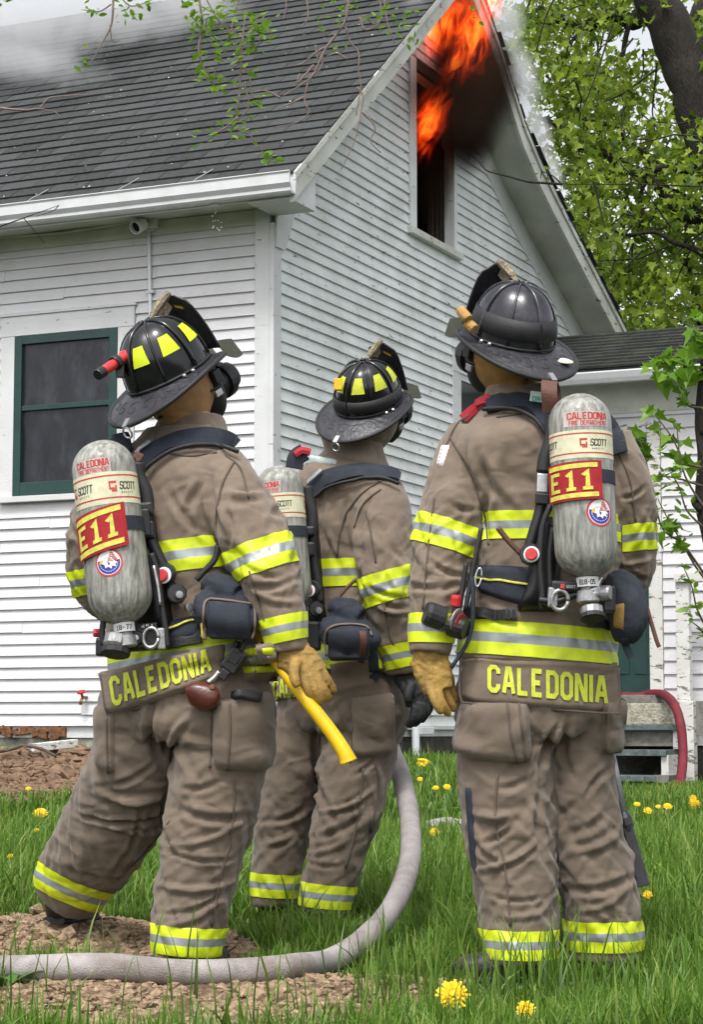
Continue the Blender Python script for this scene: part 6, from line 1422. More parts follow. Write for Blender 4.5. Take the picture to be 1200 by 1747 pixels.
hose('fire_hose', [wpt(1062, 1188, .30), wpt(1092, 1189, .22), wpt(1112, 1184, .25), wpt(1135, 1186, .5), wpt(1152, 1204, .85), wpt(1162, 1235, 1.0), wpt(1166, 1275, 1.08), wpt(1165, 1310, 1.2), wpt(1160, 1338, 1.5), gpt(1152, 1352, .03), gpt(1143, 1362, .0)], .047, M['hosered'], 'dark red hose coming out of the green door and down the steps', n=12)

# ================================================================== lawn
def blades(n, xy, h, w, lean, seed, name, mat):
    r = np.random.default_rng(seed); x, y = xy[:, 0], xy[:, 1]; z = gz(x, y) - .006
    az = r.uniform(0, 2 * np.pi, n); face = az + r.normal(0, .5, n)
    dx, dy = np.cos(az), np.sin(az); wx, wy = -np.sin(face) * w / 2, np.cos(face) * w / 2
    T = [0, .38, .72, 1.0]; V = np.zeros((n, 7, 3)); k = 0
    for i, t in enumerate(T):
        bx = x + dx * lean * h * t ** 2; by = y + dy * lean * h * t ** 2; bz_ = z + h * (t - .32 * lean * t ** 2); ww = (1, .85, .55, 0)[i]
        if i < 3:
            V[:, k, 0] = bx + wx * ww; V[:, k, 1] = by + wy * ww; V[:, k, 2] = bz_; V[:, k + 1, 0] = bx - wx * ww; V[:, k + 1, 1] = by - wy * ww; V[:, k + 1, 2] = bz_; k += 2
        else: V[:, k, 0] = bx; V[:, k, 1] = by; V[:, k, 2] = bz_
    tmpl = np.array([[0, 1, 3], [0, 3, 2], [2, 3, 5], [2, 5, 4], [4, 5, 6]])
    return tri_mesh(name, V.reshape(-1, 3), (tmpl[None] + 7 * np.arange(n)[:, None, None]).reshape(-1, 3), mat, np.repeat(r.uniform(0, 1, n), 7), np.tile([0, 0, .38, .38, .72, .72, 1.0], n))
def tri_mesh(name, V, F, mat, tint=None, tip=None):
    me = bpy.data.meshes.new(name); me.vertices.add(len(V)); me.vertices.foreach_set('co', V.astype(np.float32).ravel())
    me.loops.add(F.size); me.loops.foreach_set('vertex_index', F.astype(np.int32).ravel()); me.polygons.add(len(F))
    me.polygons.foreach_set('loop_start', np.arange(0, F.size, 3, dtype=np.int32))
    me.update(calc_edges=True)
    for nm, a in (('tint', tint), ('tip', tip)):
        if a is not None: t = me.attributes.new(nm, 'FLOAT', 'POINT'); t.data.foreach_set('value', a.astype(np.float32))
    me.polygons.foreach_set('use_smooth', np.ones(len(F), bool)); me.materials.append(mat); me.validate(); return me
def leafmat(name, cols, rough=.5, trans=.35, tipdark=None, spec=.4):
    m, N, L, b = newmat(name)
    a = N.new('ShaderNodeAttribute'); a.attribute_name = 'tint'; r = N.new('ShaderNodeValToRGB'); L.new(a.outputs['Fac'], r.inputs[0]); el = r.color_ramp.elements
    for i, c in enumerate(cols):
        e = el[i] if i < 2 else el.new(.5); 
        e.color = (*c, 1)
    for i, e in enumerate(sorted(el, key=lambda e: e.position)): pass
    pos = np.linspace(0, 1, len(cols))
    while len(el) > len(cols): el.remove(el[-1])
    for i, c in enumerate(cols): el[i].position = pos[i]; el[i].color = (*c, 1)
    out = r.outputs[0]
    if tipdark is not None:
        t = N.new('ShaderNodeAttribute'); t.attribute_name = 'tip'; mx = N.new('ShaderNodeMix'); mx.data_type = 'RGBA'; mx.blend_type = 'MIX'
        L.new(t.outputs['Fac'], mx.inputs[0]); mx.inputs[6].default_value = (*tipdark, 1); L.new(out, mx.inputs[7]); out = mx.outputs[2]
    L.new(out, b.inputs['Base Color']); b.inputs['Roughness'].default_value = rough; b.inputs['Specular IOR Level'].default_value = spec
    tr = N.new('ShaderNodeBsdfTranslucent'); L.new(out, tr.inputs[0]); ms = N.new('ShaderNodeMixShader'); ms.inputs[0].default_value = trans
    L.new(b.outputs[0], ms.inputs[1]); L.new(tr.outputs[0], ms.inputs[2]); L.new(ms.outputs[0], N['Material Output'].inputs[0]); return m
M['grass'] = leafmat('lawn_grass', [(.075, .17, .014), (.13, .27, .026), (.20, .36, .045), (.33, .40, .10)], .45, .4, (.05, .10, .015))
def trample(x, y):
    def g(cx, cy_, rx, ry): return np.exp(-(((x - cx) / rx) ** 2 + ((y - cy_) / ry) ** 2))
    m = 1.3 * g(.50, 5.5, .48, .42) + g(-.47, 5.95, .3, .25) + g(-.85, 6.5, .3, .3) + g(-.12, 7.1, .25, .3)
    hp = catmull(H[:10], 6); d = np.min(np.hypot(x[:, None] - hp[None, :, 0], y[:, None] + .07 - hp[None, :, 1]), 1)
    return np.clip(1 - .8 * np.minimum(m, 1) - .6 * np.exp(-(d / .12) ** 2), .2, 1)
HP = catmull(H[:10], 6)
def hosekill(x, y):
    d = np.full(len(x), 9.); m = (y < 6.6)
    if m.any(): d[m] = np.min(np.hypot(x[m][:, None] - HP[None, :, 0], (y[m][:, None] + .08 - HP[None, :, 1]) * .6), 1)
    f = .9 * np.exp(-((x - .52) / .34) ** 4 - ((y - 5.70) / .14) ** 4) + .9 * np.exp(-((x + .47) / .16) ** 4 - ((y - 5.98) / .1) ** 4)
    return np.clip(.9 * np.exp(-(d / .085) ** 4) + f, 0, .93)
def scatter_lawn(n, y0, y1, hm, wm, seed, keep=1.0):
    r = np.random.default_rng(seed); P = []
    tot = 0
    while tot < n:
        y = np.sqrt(r.uniform(y0 ** 2, y1 ** 2, n)); x = r.uniform(-1, 1, n) * (y / 6 + .28)
        d = dirtmask(x, y); cl = fbm(np.stack([x * 2.2, y * 2.2, 0 * x], -1), 3)
        side = (np.stack([x, y], -1) - np.array([C0.x, C0.y])); t_ = side @ np.array([U.x, U.y]); nn_ = side @ np.array([NN.x, NN.y])
        okk = (r.uniform(0, 1, n) > d * 1.02 - .02) & (r.uniform(0, 1, n) < .75 + 1.2 * cl) & (r.uniform(0, 1, n) > hosekill(x, y)) & ~((t_ > -.03) & (nn_ < .05)) & ~((t_ > TW - 1.35) & (nn_ > .2) & (nn_ < 1.7))
        P.append(np.stack([x[okk], y[okk]], -1)); tot += okk.sum()
    P = np.concatenate(P)[:n]; x, y = P[:, 0], P[:, 1]
    cl = fbm(np.stack([x * 1.7 + 40, y * 1.7, 0 * x], -1), 3)
    h = np.clip(r.normal(hm, hm * .35, n) * (1 + .9 * cl), .03, .34) * (1 - .45 * dirtmask(x, y)) * trample(x, y); w = wm * r.uniform(.6, 1.3, n); lean = np.clip(np.abs(r.normal(.35, .3, n)), .02, 1.1)
    return P, h, w, lean
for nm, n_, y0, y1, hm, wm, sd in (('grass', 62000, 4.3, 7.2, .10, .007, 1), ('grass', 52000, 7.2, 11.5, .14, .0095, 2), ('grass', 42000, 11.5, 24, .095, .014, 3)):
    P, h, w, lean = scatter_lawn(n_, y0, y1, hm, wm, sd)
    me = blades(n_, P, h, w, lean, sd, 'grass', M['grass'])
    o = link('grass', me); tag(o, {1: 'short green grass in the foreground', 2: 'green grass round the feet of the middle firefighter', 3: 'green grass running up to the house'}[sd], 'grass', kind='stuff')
# long pale blades close to the camera
r_ = np.random.default_rng(5); n_ = 900; y = r_.uniform(4.75, 5.8, n_); x = r_.uniform(-1, 1, n_) * (y / 6 + .1); keep = (x > .02) | (r_.uniform(0, 1, n_) < .12); P = np.stack([x, y], -1)[keep]
me = blades(len(P), P, r_.uniform(.12, .26, len(P)), r_.uniform(.004, .009, len(P)), np.abs(r_.normal(.25, .2, len(P))), 8, 'tall_grass', M['grass']); o = link('tall_grass', me); tag(o, 'tall grass blades at the bottom edge of the lawn', 'grass', kind='stuff')
n_ = 9000; y = np.sqrt(r_.uniform(5.0 ** 2, 10.5 ** 2, n_)); x = r_.uniform(-1, 1, n_) * (y / 6 + .1); cl = fbm(np.stack([x * 3.1 + 7, y * 2.2, 0 * x], -1), 2); P = np.stack([x, y], -1)
tr_ = trample(x, y); k = (cl > .13) & (tr_ > .8) & (dirtmask(x, y) < .3) & (r_.uniform(0, 1, n_) > hosekill(x, y)); P = P[k]; n2 = len(P)
me = blades(n2, P, r_.uniform(.14, .30, n2), r_.uniform(.006, .012, n2), np.abs(r_.normal(.45, .3, n2)), 18, 'tall_grass', M['grass']); o = link('tall_grass', me); tag(o, 'taller wild grass clumps standing out of the lawn', 'grass', kind='stuff')
# broad-leaved weeds
M['weed'] = leafmat('weed_leaf', [(.05, .12, .02), (.09, .20, .03), (.13, .26, .05)], .4, .35)
def weed(px, py, size, seed):
    r = np.random.default_rng(seed); p = gpt(px, py); mb = MB(); V = []; F = []; tint = []
    for k in range(r.integers(7, 12)):
        a = r.uniform(0, 6.28); L_ = size * r.uniform(.6, 1.1); wd_ = L_ * .2; up_ = r.uniform(.25, .9); d = np.array([math.cos(a), math.sin(a), 0]); s_ = np.array([-d[1], d[0], 0]); b = len(V)
        for t, ww in ((0, .15), (.35, .8), (.6, .55), (.75, 1.0), (1, .05)):
            c = np.array(p) + d * L_ * t * .8 + np.array([0, 0, L_ * up_ * (t - .6 * t * t)]); V += [c + s_ * wd_ * ww, c - s_ * wd_ * ww]; tint += [r.uniform(.2, .9)] * 2
        for i in range(4): F += [[b + 2 * i, b + 2 * i + 1, b + 2 * i + 3], [b + 2 * i, b + 2 * i + 3, b + 2 * i + 2]]
    me = tri_mesh('weed', np.array(V), np.array(F), M['weed'], np.array(tint)); return link('weed', me)
for i, (px, py, s_, lb) in enumerate(((700, 1318, .3, 'leafy weed below the foundation beside the white pipe'), (748, 1316, .3, 'leafy weed at the foot of the gable wall left of the right firefighter'), (775, 1400, .3, 'broad leaved weed left of the right firefighter knee'), (1165, 1375, .3, 'leafy weed at the lower end of the red hose'), (1105, 1372, .25, 'leafy weed below the porch steps'), (1190, 1365, .3, 'leafy weed at the right edge below the porch'), (8, 1690, .14, 'leafy weed at the left edge over the grey hose'), (1160, 1640, .2, 'broad leaved weed in the right foreground'), (235, 1575, .1, 'small weed with yellow leaf between the left firefighter feet'), (820, 1735, .12, 'leafy weed at the bottom edge between two dandelions'))):
    tag(weed(px, py, s_, 50 + i), lb, 'weed', 'weeds in the lawn')
# dirt clods
M['clod'] = pmat('dirt_clod', (.25, .172, .108), .95, .6, 60, bump=.6, bscale=160, dirt=(.46, .34, .22), dirt_amt=.8, dirt_scale=40)
M['clod_brown'] = pmat('brown_clod', (.15, .092, .055), .95, .6, 20, bump=.6, bscale=80, dirt=(.28, .18, .11), dirt_amt=.7, dirt_scale=14)
def clods(n, y0, y1, s0, s1, seed):
    r = np.random.default_rng(seed); y = r.uniform(y0, y1, n * 6); x = r.uniform(-1, 1, n * 6) * (y / 6 + .2); d = dirtmask(x, y); k = (r.uniform(0, 1, n * 6) < d * .9) & (d > .12)
    if y0 > 12: k &= (x < -1.5)
    x, y = x[k][:n], y[k][:n]; n = len(x); s_ = (s0 + (s1 - s0) * r.uniform(0, 1, n) ** 3) * np.where(r.uniform(0, 1, n) < .03, 2.2, 1)
    ico = np.array([(0, 0, 1), (.9, 0, .4), (.3, .85, .4), (-.7, .5, .4), (-.7, -.5, .4), (.3, -.85, .4), (.7, .5, -.4), (-.3, .85, -.4), (-.9, 0, -.4), (-.3, -.85, -.4), (.7, -.5, -.4), (0, 0, -1)], float)
    T = np.array([(0, 1, 2), (0, 2, 3), (0, 3, 4), (0, 4, 5), (0, 5, 1), (1, 6, 2), (2, 7, 3), (3, 8, 4), (4, 9, 5), (5, 10, 1), (6, 7, 2), (7, 8, 3), (8, 9, 4), (9, 10, 5), (10, 6, 1), (11, 7, 6), (11, 8, 7), (11, 9, 8), (11, 10, 9), (11, 6, 10)])
    V = ico[None] * (1 + r.normal(0, .22, (n, 12, 1))) * s_[:, None, None] * np.array([1.2, 1, .7]); a = r.uniform(0, 6.28, n); ca, sa = np.cos(a)[:, None], np.sin(a)[:, None]
    V = np.stack([V[..., 0] * ca - V[..., 1] * sa, V[..., 0] * sa + V[..., 1] * ca, V[..., 2]], -1); V += np.stack([x, y, gz(x, y) + .3 * s_], -1)[:, None]
    me = tri_mesh('dirt_clods', V.reshape(-1, 3), (T[None] + 12 * np.arange(n)[:, None, None]).reshape(-1, 3), M['clod' if y0 < 12 else 'clod_brown']); me.polygons.foreach_set('use_smooth', np.zeros(len(me.polygons), bool)); return link('dirt_clods', me)
tag(clods(14000, 4.6, 7.6, .003, .016, 1), 'loose tan dirt crumbs round the left firefighter boots', 'dirt', kind='stuff'); tag(clods(5000, 13.2, 17.2, .01, .045, 2), 'brown dirt heap against the house wall', 'dirt', kind='stuff')
# scrap trim lying on the dirt heap, broken branch
p, q = at(52, 1276, 15.6), at(128, 1268, 15.9); d = (q - p).normalized(); mb = MB(); mb.box((p + q) / 2, (q - p).length / 2, .035, .03, d, Vector((-d.y, d.x, 0)), UP); o = mb.build('scrap_board', M['peelwood'], None, bevel=.006); tag(o, 'white scrap of trim board lying on the dirt heap', 'board')
p2, q2 = at(128, 1268, 15.85), at(152, 1258, 15.95)
mb = MB(); mb.tube(catmull([at(-20, 1286, 15.4), at(20, 1278, 15.4), at(40, 1272, 15.4), at(70, 1278, 15.35), at(95, 1290, 15.3)], 5), .012, 7); mb.tube(catmull([at(40, 1273, 15.4), at(55, 1284, 15.3), at(70, 1284, 15.3)], 4), .008, 6); M['bark'] = pmat('grey_brown_bark', (.085, .065, .05), .9, .5, 12, bump=.8, bscale=30, bdist=.02)
o = mb.build('fallen_branch', M['bark'], None, smooth=True); tag(o, 'thin bare branch lying over the dirt heap at the left edge', 'branch')
# dandelions
M['dand'] = pmat('dandelion_yellow', (.85, .55, .005), .7, .12, 60); M['stem'] = pmat('pale_green_stem', (.16, .26, .06), .6, .2)
mb = MB(); rr = random.Random(3)
for lay_, (n_, L_, el) in enumerate(((20, 1.0, .12), (18, .85, .35), (14, .62, .65), (9, .38, 1.0))):
    for k in range(n_):
        a = 2 * math.pi * (k + rr.random() * .6) / n_; l = L_ * rr.uniform(.85, 1.08); d = Vector((math.cos(a), math.sin(a), 0)); s_ = Vector((-d.y, d.x, 0)); e = el + rr.uniform(-.1, .1)
        p0 = d * .1 + UP * (.1 + lay_ * .06); p1 = p0 + (d * math.cos(e) + UP * math.sin(e)) * l * .9; mb.add([p0 - s_ * .05, p0 + s_ * .05, p1 + s_ * .09, p1 + d * .06, p1 - s_ * .09], [(0, 1, 2, 3, 4)])
mb.lathe([(.75, .16), (.6, .3), (.3, .42)], (0, 0, 0), UP, (1, 0, 0), 14); dandm = mb.mesh('flower'); dandm.materials.append(M['dand'])
DN = [(773, 1700, 27, 'large dandelion at the bottom edge in front of the right firefighter'), (898, 1724, 16, 'half open dandelion at the bottom edge below the right firefighter boots'), (786, 1524, 10, 'dandelion in the grass left of the right firefighter shin'), (722, 1303, 12, 'dandelion under the gable wall beside the white pipe'), (744, 1345, 6, 'left one of two small dandelions under the gable wall'), (763, 1343, 6, 'right one of two small dandelions under the gable wall'), (742, 1420, 8, 'dandelion beside the short stretch of pale hose'), (1088, 1373, 6, 'small dandelion below the steps just right of the right firefighter'), (1106, 1384, 7, 'dandelion cluster bloom in the grass below the steps'), (1140, 1377, 8, 'dandelion below the foot of the red hose'), (1186, 1373, 10, 'dandelion at the right edge below the porch'), (1184, 1362, 6, 'smaller dandelion at the right edge just above another'), (1126, 1483, 11, 'dandelion right of the pry bar tip'), (1106, 1527, 8, 'dandelion just below the pry bar tip'), (68, 1389, 12, 'dandelion in the grass left of the left firefighter knee'), (48, 1346, 5, 'tiny dandelion at the foot of the dirt heap'), (62, 1417, 5, 'tiny yellow bud just below the dandelion left of the left firefighter'), (18, 1462, 6, 'small dandelion at the far left edge of the lawn'), (653, 1310, 5, 'tiny dandelion right of the middle firefighter thigh'), (717, 1330, 5, 'tiny dandelion in the grass below the white pipe'), (1197, 1425, 6, 'small dandelion cut by the right edge of the picture'), (1124, 1377, 5, 'tiny dandelion left of the red hose foot')]
for i, (px, py, rp, lb) in enumerate(DN):
    g0 = ground_px(px, py); st_ = .10 if rp > 9 else .15; g0 = ground_px(px, py + st_ * FPX / g0.y); hd_ = at(px, py, g0.y)
    t = empty('dandelion', (g0.x, g0.y, gz1(g0.x, g0.y)), lb, 'dandelion', 'dandelions in the lawn'); rad = rp / FPX * g0.y
    mb = MB(); b_ = Vector((g0.x, g0.y, gz1(g0.x, g0.y) - .01)); mb.tube([b_, b_.lerp(hd_, .5) + Vector((.004, 0, 0)), hd_ - UP * rad * .1], .0028, 6); mb.build('stem', M['stem'], t, smooth=True)
    o = bpy.data.objects.new('flower', dandm); COL.objects.link(o); o.parent = t; o.matrix_parent_inverse = abs_mat(t).inverted()
    o.matrix_basis = Matrix.Translation(hd_) @ Matrix.Rotation(math.radians(random.uniform(28, 60)), 4, 'X') @ Matrix.Rotation(random.uniform(0, 6), 4, 'Z') @ Matrix.Scale(rad, 4)

# ================================================================== leaves and trees
MAPLE = np.array([(0, 0), (.18, .06), (.42, -.05), (.34, .16), (.52, .38), (.30, .40), (.22, .50), (.16, .62), (.0, 1.0), (-.16, .62), (-.22, .50), (-.30, .40), (-.52, .38), (-.34, .16), (-.42, -.05), (-.18, .06)]); OVAL = np.array([(0, 0), (.2, .2), (.27, .5), (.15, .8), (0, 1.0), (-.15, .8), (-.27, .5), (-.2, .2)])
def leaves(name, P, size, mat, shape, seed, parent, droop=.6, view=0.):
    r = np.random.default_rng(seed); n = len(P); K = len(shape); az = r.uniform(0, 6.28, n); pit = r.normal(-droop, .45, n); roll = r.normal(0, .6, n)
    f = np.stack([np.cos(az) * np.cos(pit), np.sin(az) * np.cos(pit), np.sin(pit)], -1); s_ = np.stack([-np.sin(az), np.cos(az), 0 * az], -1); u = np.cross(f, s_) * -1
    s2 = s_ * np.cos(roll)[:, None] + u * np.sin(roll)[:, None]; u2 = np.cross(s2, f)
    if view: s2[:, 1] *= (1 - view)
    sz = (size * r.uniform(.6, 1.25, n))[:, None, None]; sh = shape[None] * np.ones((n, 1, 1))
    curl = -.45 * np.abs(sh[..., 0:1]) - .25 * sh[..., 1:2] ** 2
    V = P[:, None] + sz * (sh[..., 0:1] * s2[:, None] + sh[..., 1:2] * f[:, None] + curl * u2[:, None])
    ctr = P[:, None] + sz * (.42 * f[:, None] - .03 * u2[:, None]); V = np.concatenate([V, ctr], 1)
    T = np.array([(i, (i + 1) % K, K) for i in range(K)])
    me = tri_mesh(name, V.reshape(-1, 3), (T[None] + (K + 1) * np.arange(n)[:, None, None]).reshape(-1, 3), mat, np.repeat(np.clip(r.normal(.5, .28, n), 0, 1), K + 1))
    me.polygons.foreach_set('use_smooth', np.zeros(len(me.polygons), bool)); return link(name, me, parent)
M['leaf'] = leafmat('maple_leaf', [(.07, .13, .012), (.21, .31, .028), (.40, .50, .06)], .45, .5)
M['leaf_far'] = leafmat('far_leaf', [(.09, .15, .045), (.15, .22, .07), (.20, .28, .10)], .6, .45)
M['leaf_young'] = leafmat('young_leaf', [(.10, .22, .015), (.17, .33, .025), (.26, .42, .05)], .4, .5)
M['twig'] = pmat('pinkish_twig', (.20, .145, .125), .8, .3, 20); M['bark_dark'] = pmat('dark_maple_bark', (.024, .019, .015), .95, .5, 8, bump=1.0, bscale=22, bdist=.03, aniso=(3, 3, .7))
def limb(mb, pts, Y, r0, r1, n=7, jig=.0, seed=0):
    P = [at(p[0], p[1], Y + (p[2] if len(p) > 2 else 0)) for p in pts]; C_ = catmull(P, 6); C_ = C_ + jig * np.stack([gnoise(C_ * 2.3 + seed + q) for q in (1, 5, 9)], -1)
    mb.tube(C_, list(np.linspace(r0, r1, len(C_))), n); return C_
YT = 28.0
tb_ = at(1330, 1240, YT); tree = empty('maple_tree', (tb_.x, tb_.y, .1), 'big maple tree with dark leaning trunk behind the house on the right', 'tree')
mb = MB(); trunk_pts = [(1330, 1330), (1310, 900), (1275, 520), (1235, 290), (1185, 150), (1150, 70), (1115, -20), (1070, -160), (1040, -330)]
limb(mb, trunk_pts, YT - 2.5, .40, .2, 14, .1)
mb.build('trunk', M['bark_dark'], tree, smooth=True)
LB = [([(1118, 0), (1085, 38), (1045, 28), (990, 36), (930, 22), (870, 38), (850, 50)], -.8, .13, .04), ([(1250, 330), (1180, 370), (1110, 310), (1040, 270), (980, 240), (930, 205), (905, 190)], -2, .10, .02), ([(1240, 420), (1200, 372), (1150, 330), (1080, 250), (1010, 200), (960, 160)], -1.4, .07, .015), ([(1220, 300), (1130, 290), (1050, 300), (970, 300)], -2.2, .06, .015), ([(1170, 140), (1195, 60), (1215, -20)], .6, .2, .16), ([(1200, 560), (1180, 470), (1165, 380), (1120, 320)], -1, .07, .02), ([(1260, 480), (1180, 420), (1120, 400), (1040, 395)], -2.5, .05, .015), ([(1085, 38), (1060, 110), (1040, 180)], -1, .04, .012), ([(990, 36), (975, 90), (985, 130)], -1, .03, .01), ([(1040, 270), (1010, 330), (1000, 400)], -2, .03, .01), ([(1110, 310), (1090, 380), (1075, 450)], -2, .03, .01)]
for pts, dY, r0, r1 in LB: mb = MB(); limb(mb, pts, YT + dY, r0, r1, 8, .12, dY); mb.build('limb', M['bark_dark'], tree, smooth=True)
BL = [(905, 110, 45), (950, 55, 55), (1010, 150, 70), (1060, 120, 60), (955, 200, 52), (1020, 250, 70), (1100, 240, 75), (1175, 250, 55), (1050, 340, 65), (1130, 335, 70), (1195, 320, 60), (990, 340, 42), (1000, 420, 40), (1070, 430, 55), (1140, 430, 65), (1195, 440, 55), (1060, 500, 38), (1115, 520, 48), (1185, 530, 50), (900, 30, 40), (1030, 10, 45), (975, 120, 45), (965, 275, 35), (1240, 260, 70), (1250, 450, 70), (1240, 60, 60), (1060, -60, 90), (950, -60, 70)]
r_ = np.random.default_rng(21); PP = []; twigs = MB()
for px, py, rp in BL:
    for c in range(int(12 * (rp / 50) ** 2) + 3):
        a = r_.uniform(0, 6.28); q = rp * math.sqrt(r_.uniform(0, 1)); cxp, cyp, cY = px + q * math.cos(a), py + q * math.sin(a), YT + r_.normal(-.8, 1.5)
        c0 = np.array(at(cxp, cyp, cY)); nl = r_.integers(10, 24); PP.append(c0 + r_.normal(0, 1, (nl, 3)) * np.array([.14, .18, .13]) - np.array([0, 0, .05]))
        if r_.uniform() < .45: e = c0 + r_.normal(0, .35, 3) + np.array([.25, 0, .3]); twigs.tube([Vector(c0), Vector((c0 + e) / 2 + r_.normal(0, .05, 3)), Vector(e)], [.006, .010, .014], 4)
tag(twigs.build('twigs', M['bark_dark'], tree), kind='stuff')
tag(leaves('crown', np.concatenate(PP), .125, M['leaf'], MAPLE, 4, tree, .95), kind='stuff')
ft_b = at(1080, 1240, 46); ft = empty('distant_tree', (ft_b.x, ft_b.y, 0), 'paler distant tree beyond the low wing roof', 'tree')
mb = MB(); limb(mb, [(1040, 1240), (1045, 900), (1030, 600), (1020, 480), (1035, 380)], 46, .35, .08, 10, .1); limb(mb, [(1026, 530), (1060, 470), (1090, 430)], 46, .12, .04, 8, .1); limb(mb, [(1110, 760), (1120, 600), (1130, 480)], 46, .2, .06, 8, .1); mb.build('trunk', M['bark'], ft, smooth=True)
PP = []
for px, py, rp in ((1010, 470, 28), (1050, 440, 40), (1035, 520, 30), (1075, 545, 40), (1100, 490, 50), (1140, 550, 40), (1180, 500, 60), (990, 400, 25), (1150, 420, 60), (1210, 560, 50)):
    for c in range(int(rp * .55)):
        a = r_.uniform(0, 6.28); q = rp * math.sqrt(r_.uniform(0, 1)); c0 = np.array(at(px + q * math.cos(a), py + q * math.sin(a), 46 + r_.normal(0, 1.5))); PP.append(c0 + r_.normal(0, .18, (9, 3)))
tag(leaves('crown', np.concatenate(PP), .2, M['leaf_far'], OVAL, 6, ft, .4), kind='stuff')
# young maple by the wing
YS = 13.6; sb = at(1225, 1240, YS); sap = empty('young_maple_tree', (sb.x, sb.y, gz1(sb.x, sb.y)), 'young maple with fresh bright leaves in front of the wing at the right edge', 'tree')
mb = MB(); p0 = sap.location
C_ = catmull([p0 - UP * .05, at(1222, 1150, YS), at(1214, 950, YS), at(1197, 860, YS), at(1200, 780, YS), at(1194, 720, YS), at(1200, 640, YS), at(1212, 540, YS)], 5); mb.tube(C_, list(np.linspace(.05, .022, len(C_))), 8); limb(mb, [(1200, 740), (1190, 700), (1180, 690)], YS - .03, .02, .010, 7); limb(mb, [(1196, 870), (1185, 858), (1192, 845)], YS - .03, .022, .015, 7)
mb.build('trunk', M['bark_dark'], sap, smooth=True)
SB = [[(1205, 640), (1180, 625), (1150, 608), (1120, 612)], [(1205, 700), (1175, 690), (1160, 640), (1135, 635)], [(1212, 560), (1195, 565), (1180, 580)], [(1205, 980), (1170, 930), (1130, 895), (1100, 770), (1085, 752)], [(1200, 800), (1170, 790), (1145, 745), (1120, 710)], [(1205, 900), (1175, 870), (1160, 830), (1140, 800)], [(1210, 1000), (1180, 960), (1150, 900), (1125, 850)], [(1212, 1080), (1190, 1040), (1180, 1000), (1165, 960)], [(1210, 880), (1165, 800), (1155, 720)], [(1208, 1100), (1195, 1075), (1180, 1060)], [(1205, 830), (1150, 815), (1105, 812)]]
PP = []; PS = []
for k, pts in enumerate(SB):
    mb = MB(); C_ = limb(mb, pts, YS - .1 * (k % 3), .009, .003, 5, .02, k); mb.build('limb', M['bark'], sap, smooth=True)
    m = len(C_)
    for i in range(m // 3, m):
        if r_.uniform() < .75: nl = r_.integers(1, 4); (PP if k in (0, 1, 2, 3, 4) else PS).append(C_[i] + r_.normal(0, .045, (nl, 3)))
tag(leaves('leaf_cluster', np.concatenate(PP), .13, M['leaf_young'], MAPLE, 14, sap, .7), kind='stuff'); tag(leaves('leaf_cluster', np.concatenate(PS), .07, M['leaf_young'], OVAL, 15, sap, .3), kind='stuff')
# branches hanging into the top of the picture
def branch(label, segs, leafpts, Y, r0, mat, size=.05, spread=.05, seed=1, shape=OVAL, lm='leaf_young'):
    t = empty('tree_branch', at(segs[0][0][0], segs[0][0][1], Y), label, 'branch'); r = np.random.default_rng(seed)
    for k, s_ in enumerate(segs): mb = MB(); limb(mb, s_, Y + .06 * (k % 3), r0 * (1 if k == 0 else .6), r0 * .28, 6, .012, k); mb.build('twig', mat, t, smooth=True)
    if leafpts:
        P = np.concatenate([np.array(at(px, py, Y + r.normal(0, .05))) + r.normal(0, 1, (n, 3)) * np.array([spread, spread, spread * .8]) for px, py, n in leafpts]); tag(leaves('leaves', P, size, M[lm], shape, seed, t, .35), kind='stuff')
YF = 11.0
branch('leafy twig hanging at the top left in front of the smoky ridge', [[(195, -40), (192, 10), (188, 45), (172, 75), (158, 100), (148, 107)], [(188, 45), (192, 72), (204, 72)], [(192, 8), (170, 20), (148, 14)], [(195, -20), (220, 10), (250, 4)]], [(148, 107, 7), (150, 16, 5), (165, 22, 4), (208, 5, 8), (225, 18, 7), (245, 8, 8), (196, 38, 2), (230, 24, 5), (5, 2, 6)], YF, .008, M['twig'], .045, .028, 3)
branch('leafy branch drooping in front of the dark shingle roof', [[(330, -40), (345, 40), (338, 90), (355, 135), (365, 145)], [(420, -40), (400, 30), (390, 80), (372, 110), (362, 140)], [(420, 20), (412, 110), (410, 160), (400, 210), (412, 225), (425, 230), (452, 265)], [(405, 200), (380, 220), (350, 232)], [(412, 110), (425, 130), (430, 165), (445, 163)], [(412, 120), (408, 145), (402, 148)], [(350, -10), (380, 40), (410, 60)], [(420, 140), (426, 180), (405, 205)]],
    [(335, 15, 10), (350, 40, 12), (372, 20, 12), (395, 10, 10), (385, 45, 12), (360, 60, 9), (345, 60, 8), (330, 35, 8), (343, 95, 8), (350, 115, 7), (365, 145, 9), (362, 132, 6), (440, 55, 22), (435, 70, 14), (425, 40, 12), (450, 30, 8), (388, 80, 7), (398, 95, 5), (418, 118, 6), (402, 148, 5), (440, 165, 7), (400, 205, 8), (412, 225, 7), (405, 215, 8), (350, 236, 8), (450, 260, 8), (458, 268, 5), (365, 222, 3), (410, 70, 10), (320, 5, 8)], YF, .009, M['twig'], .052, .035, 5)
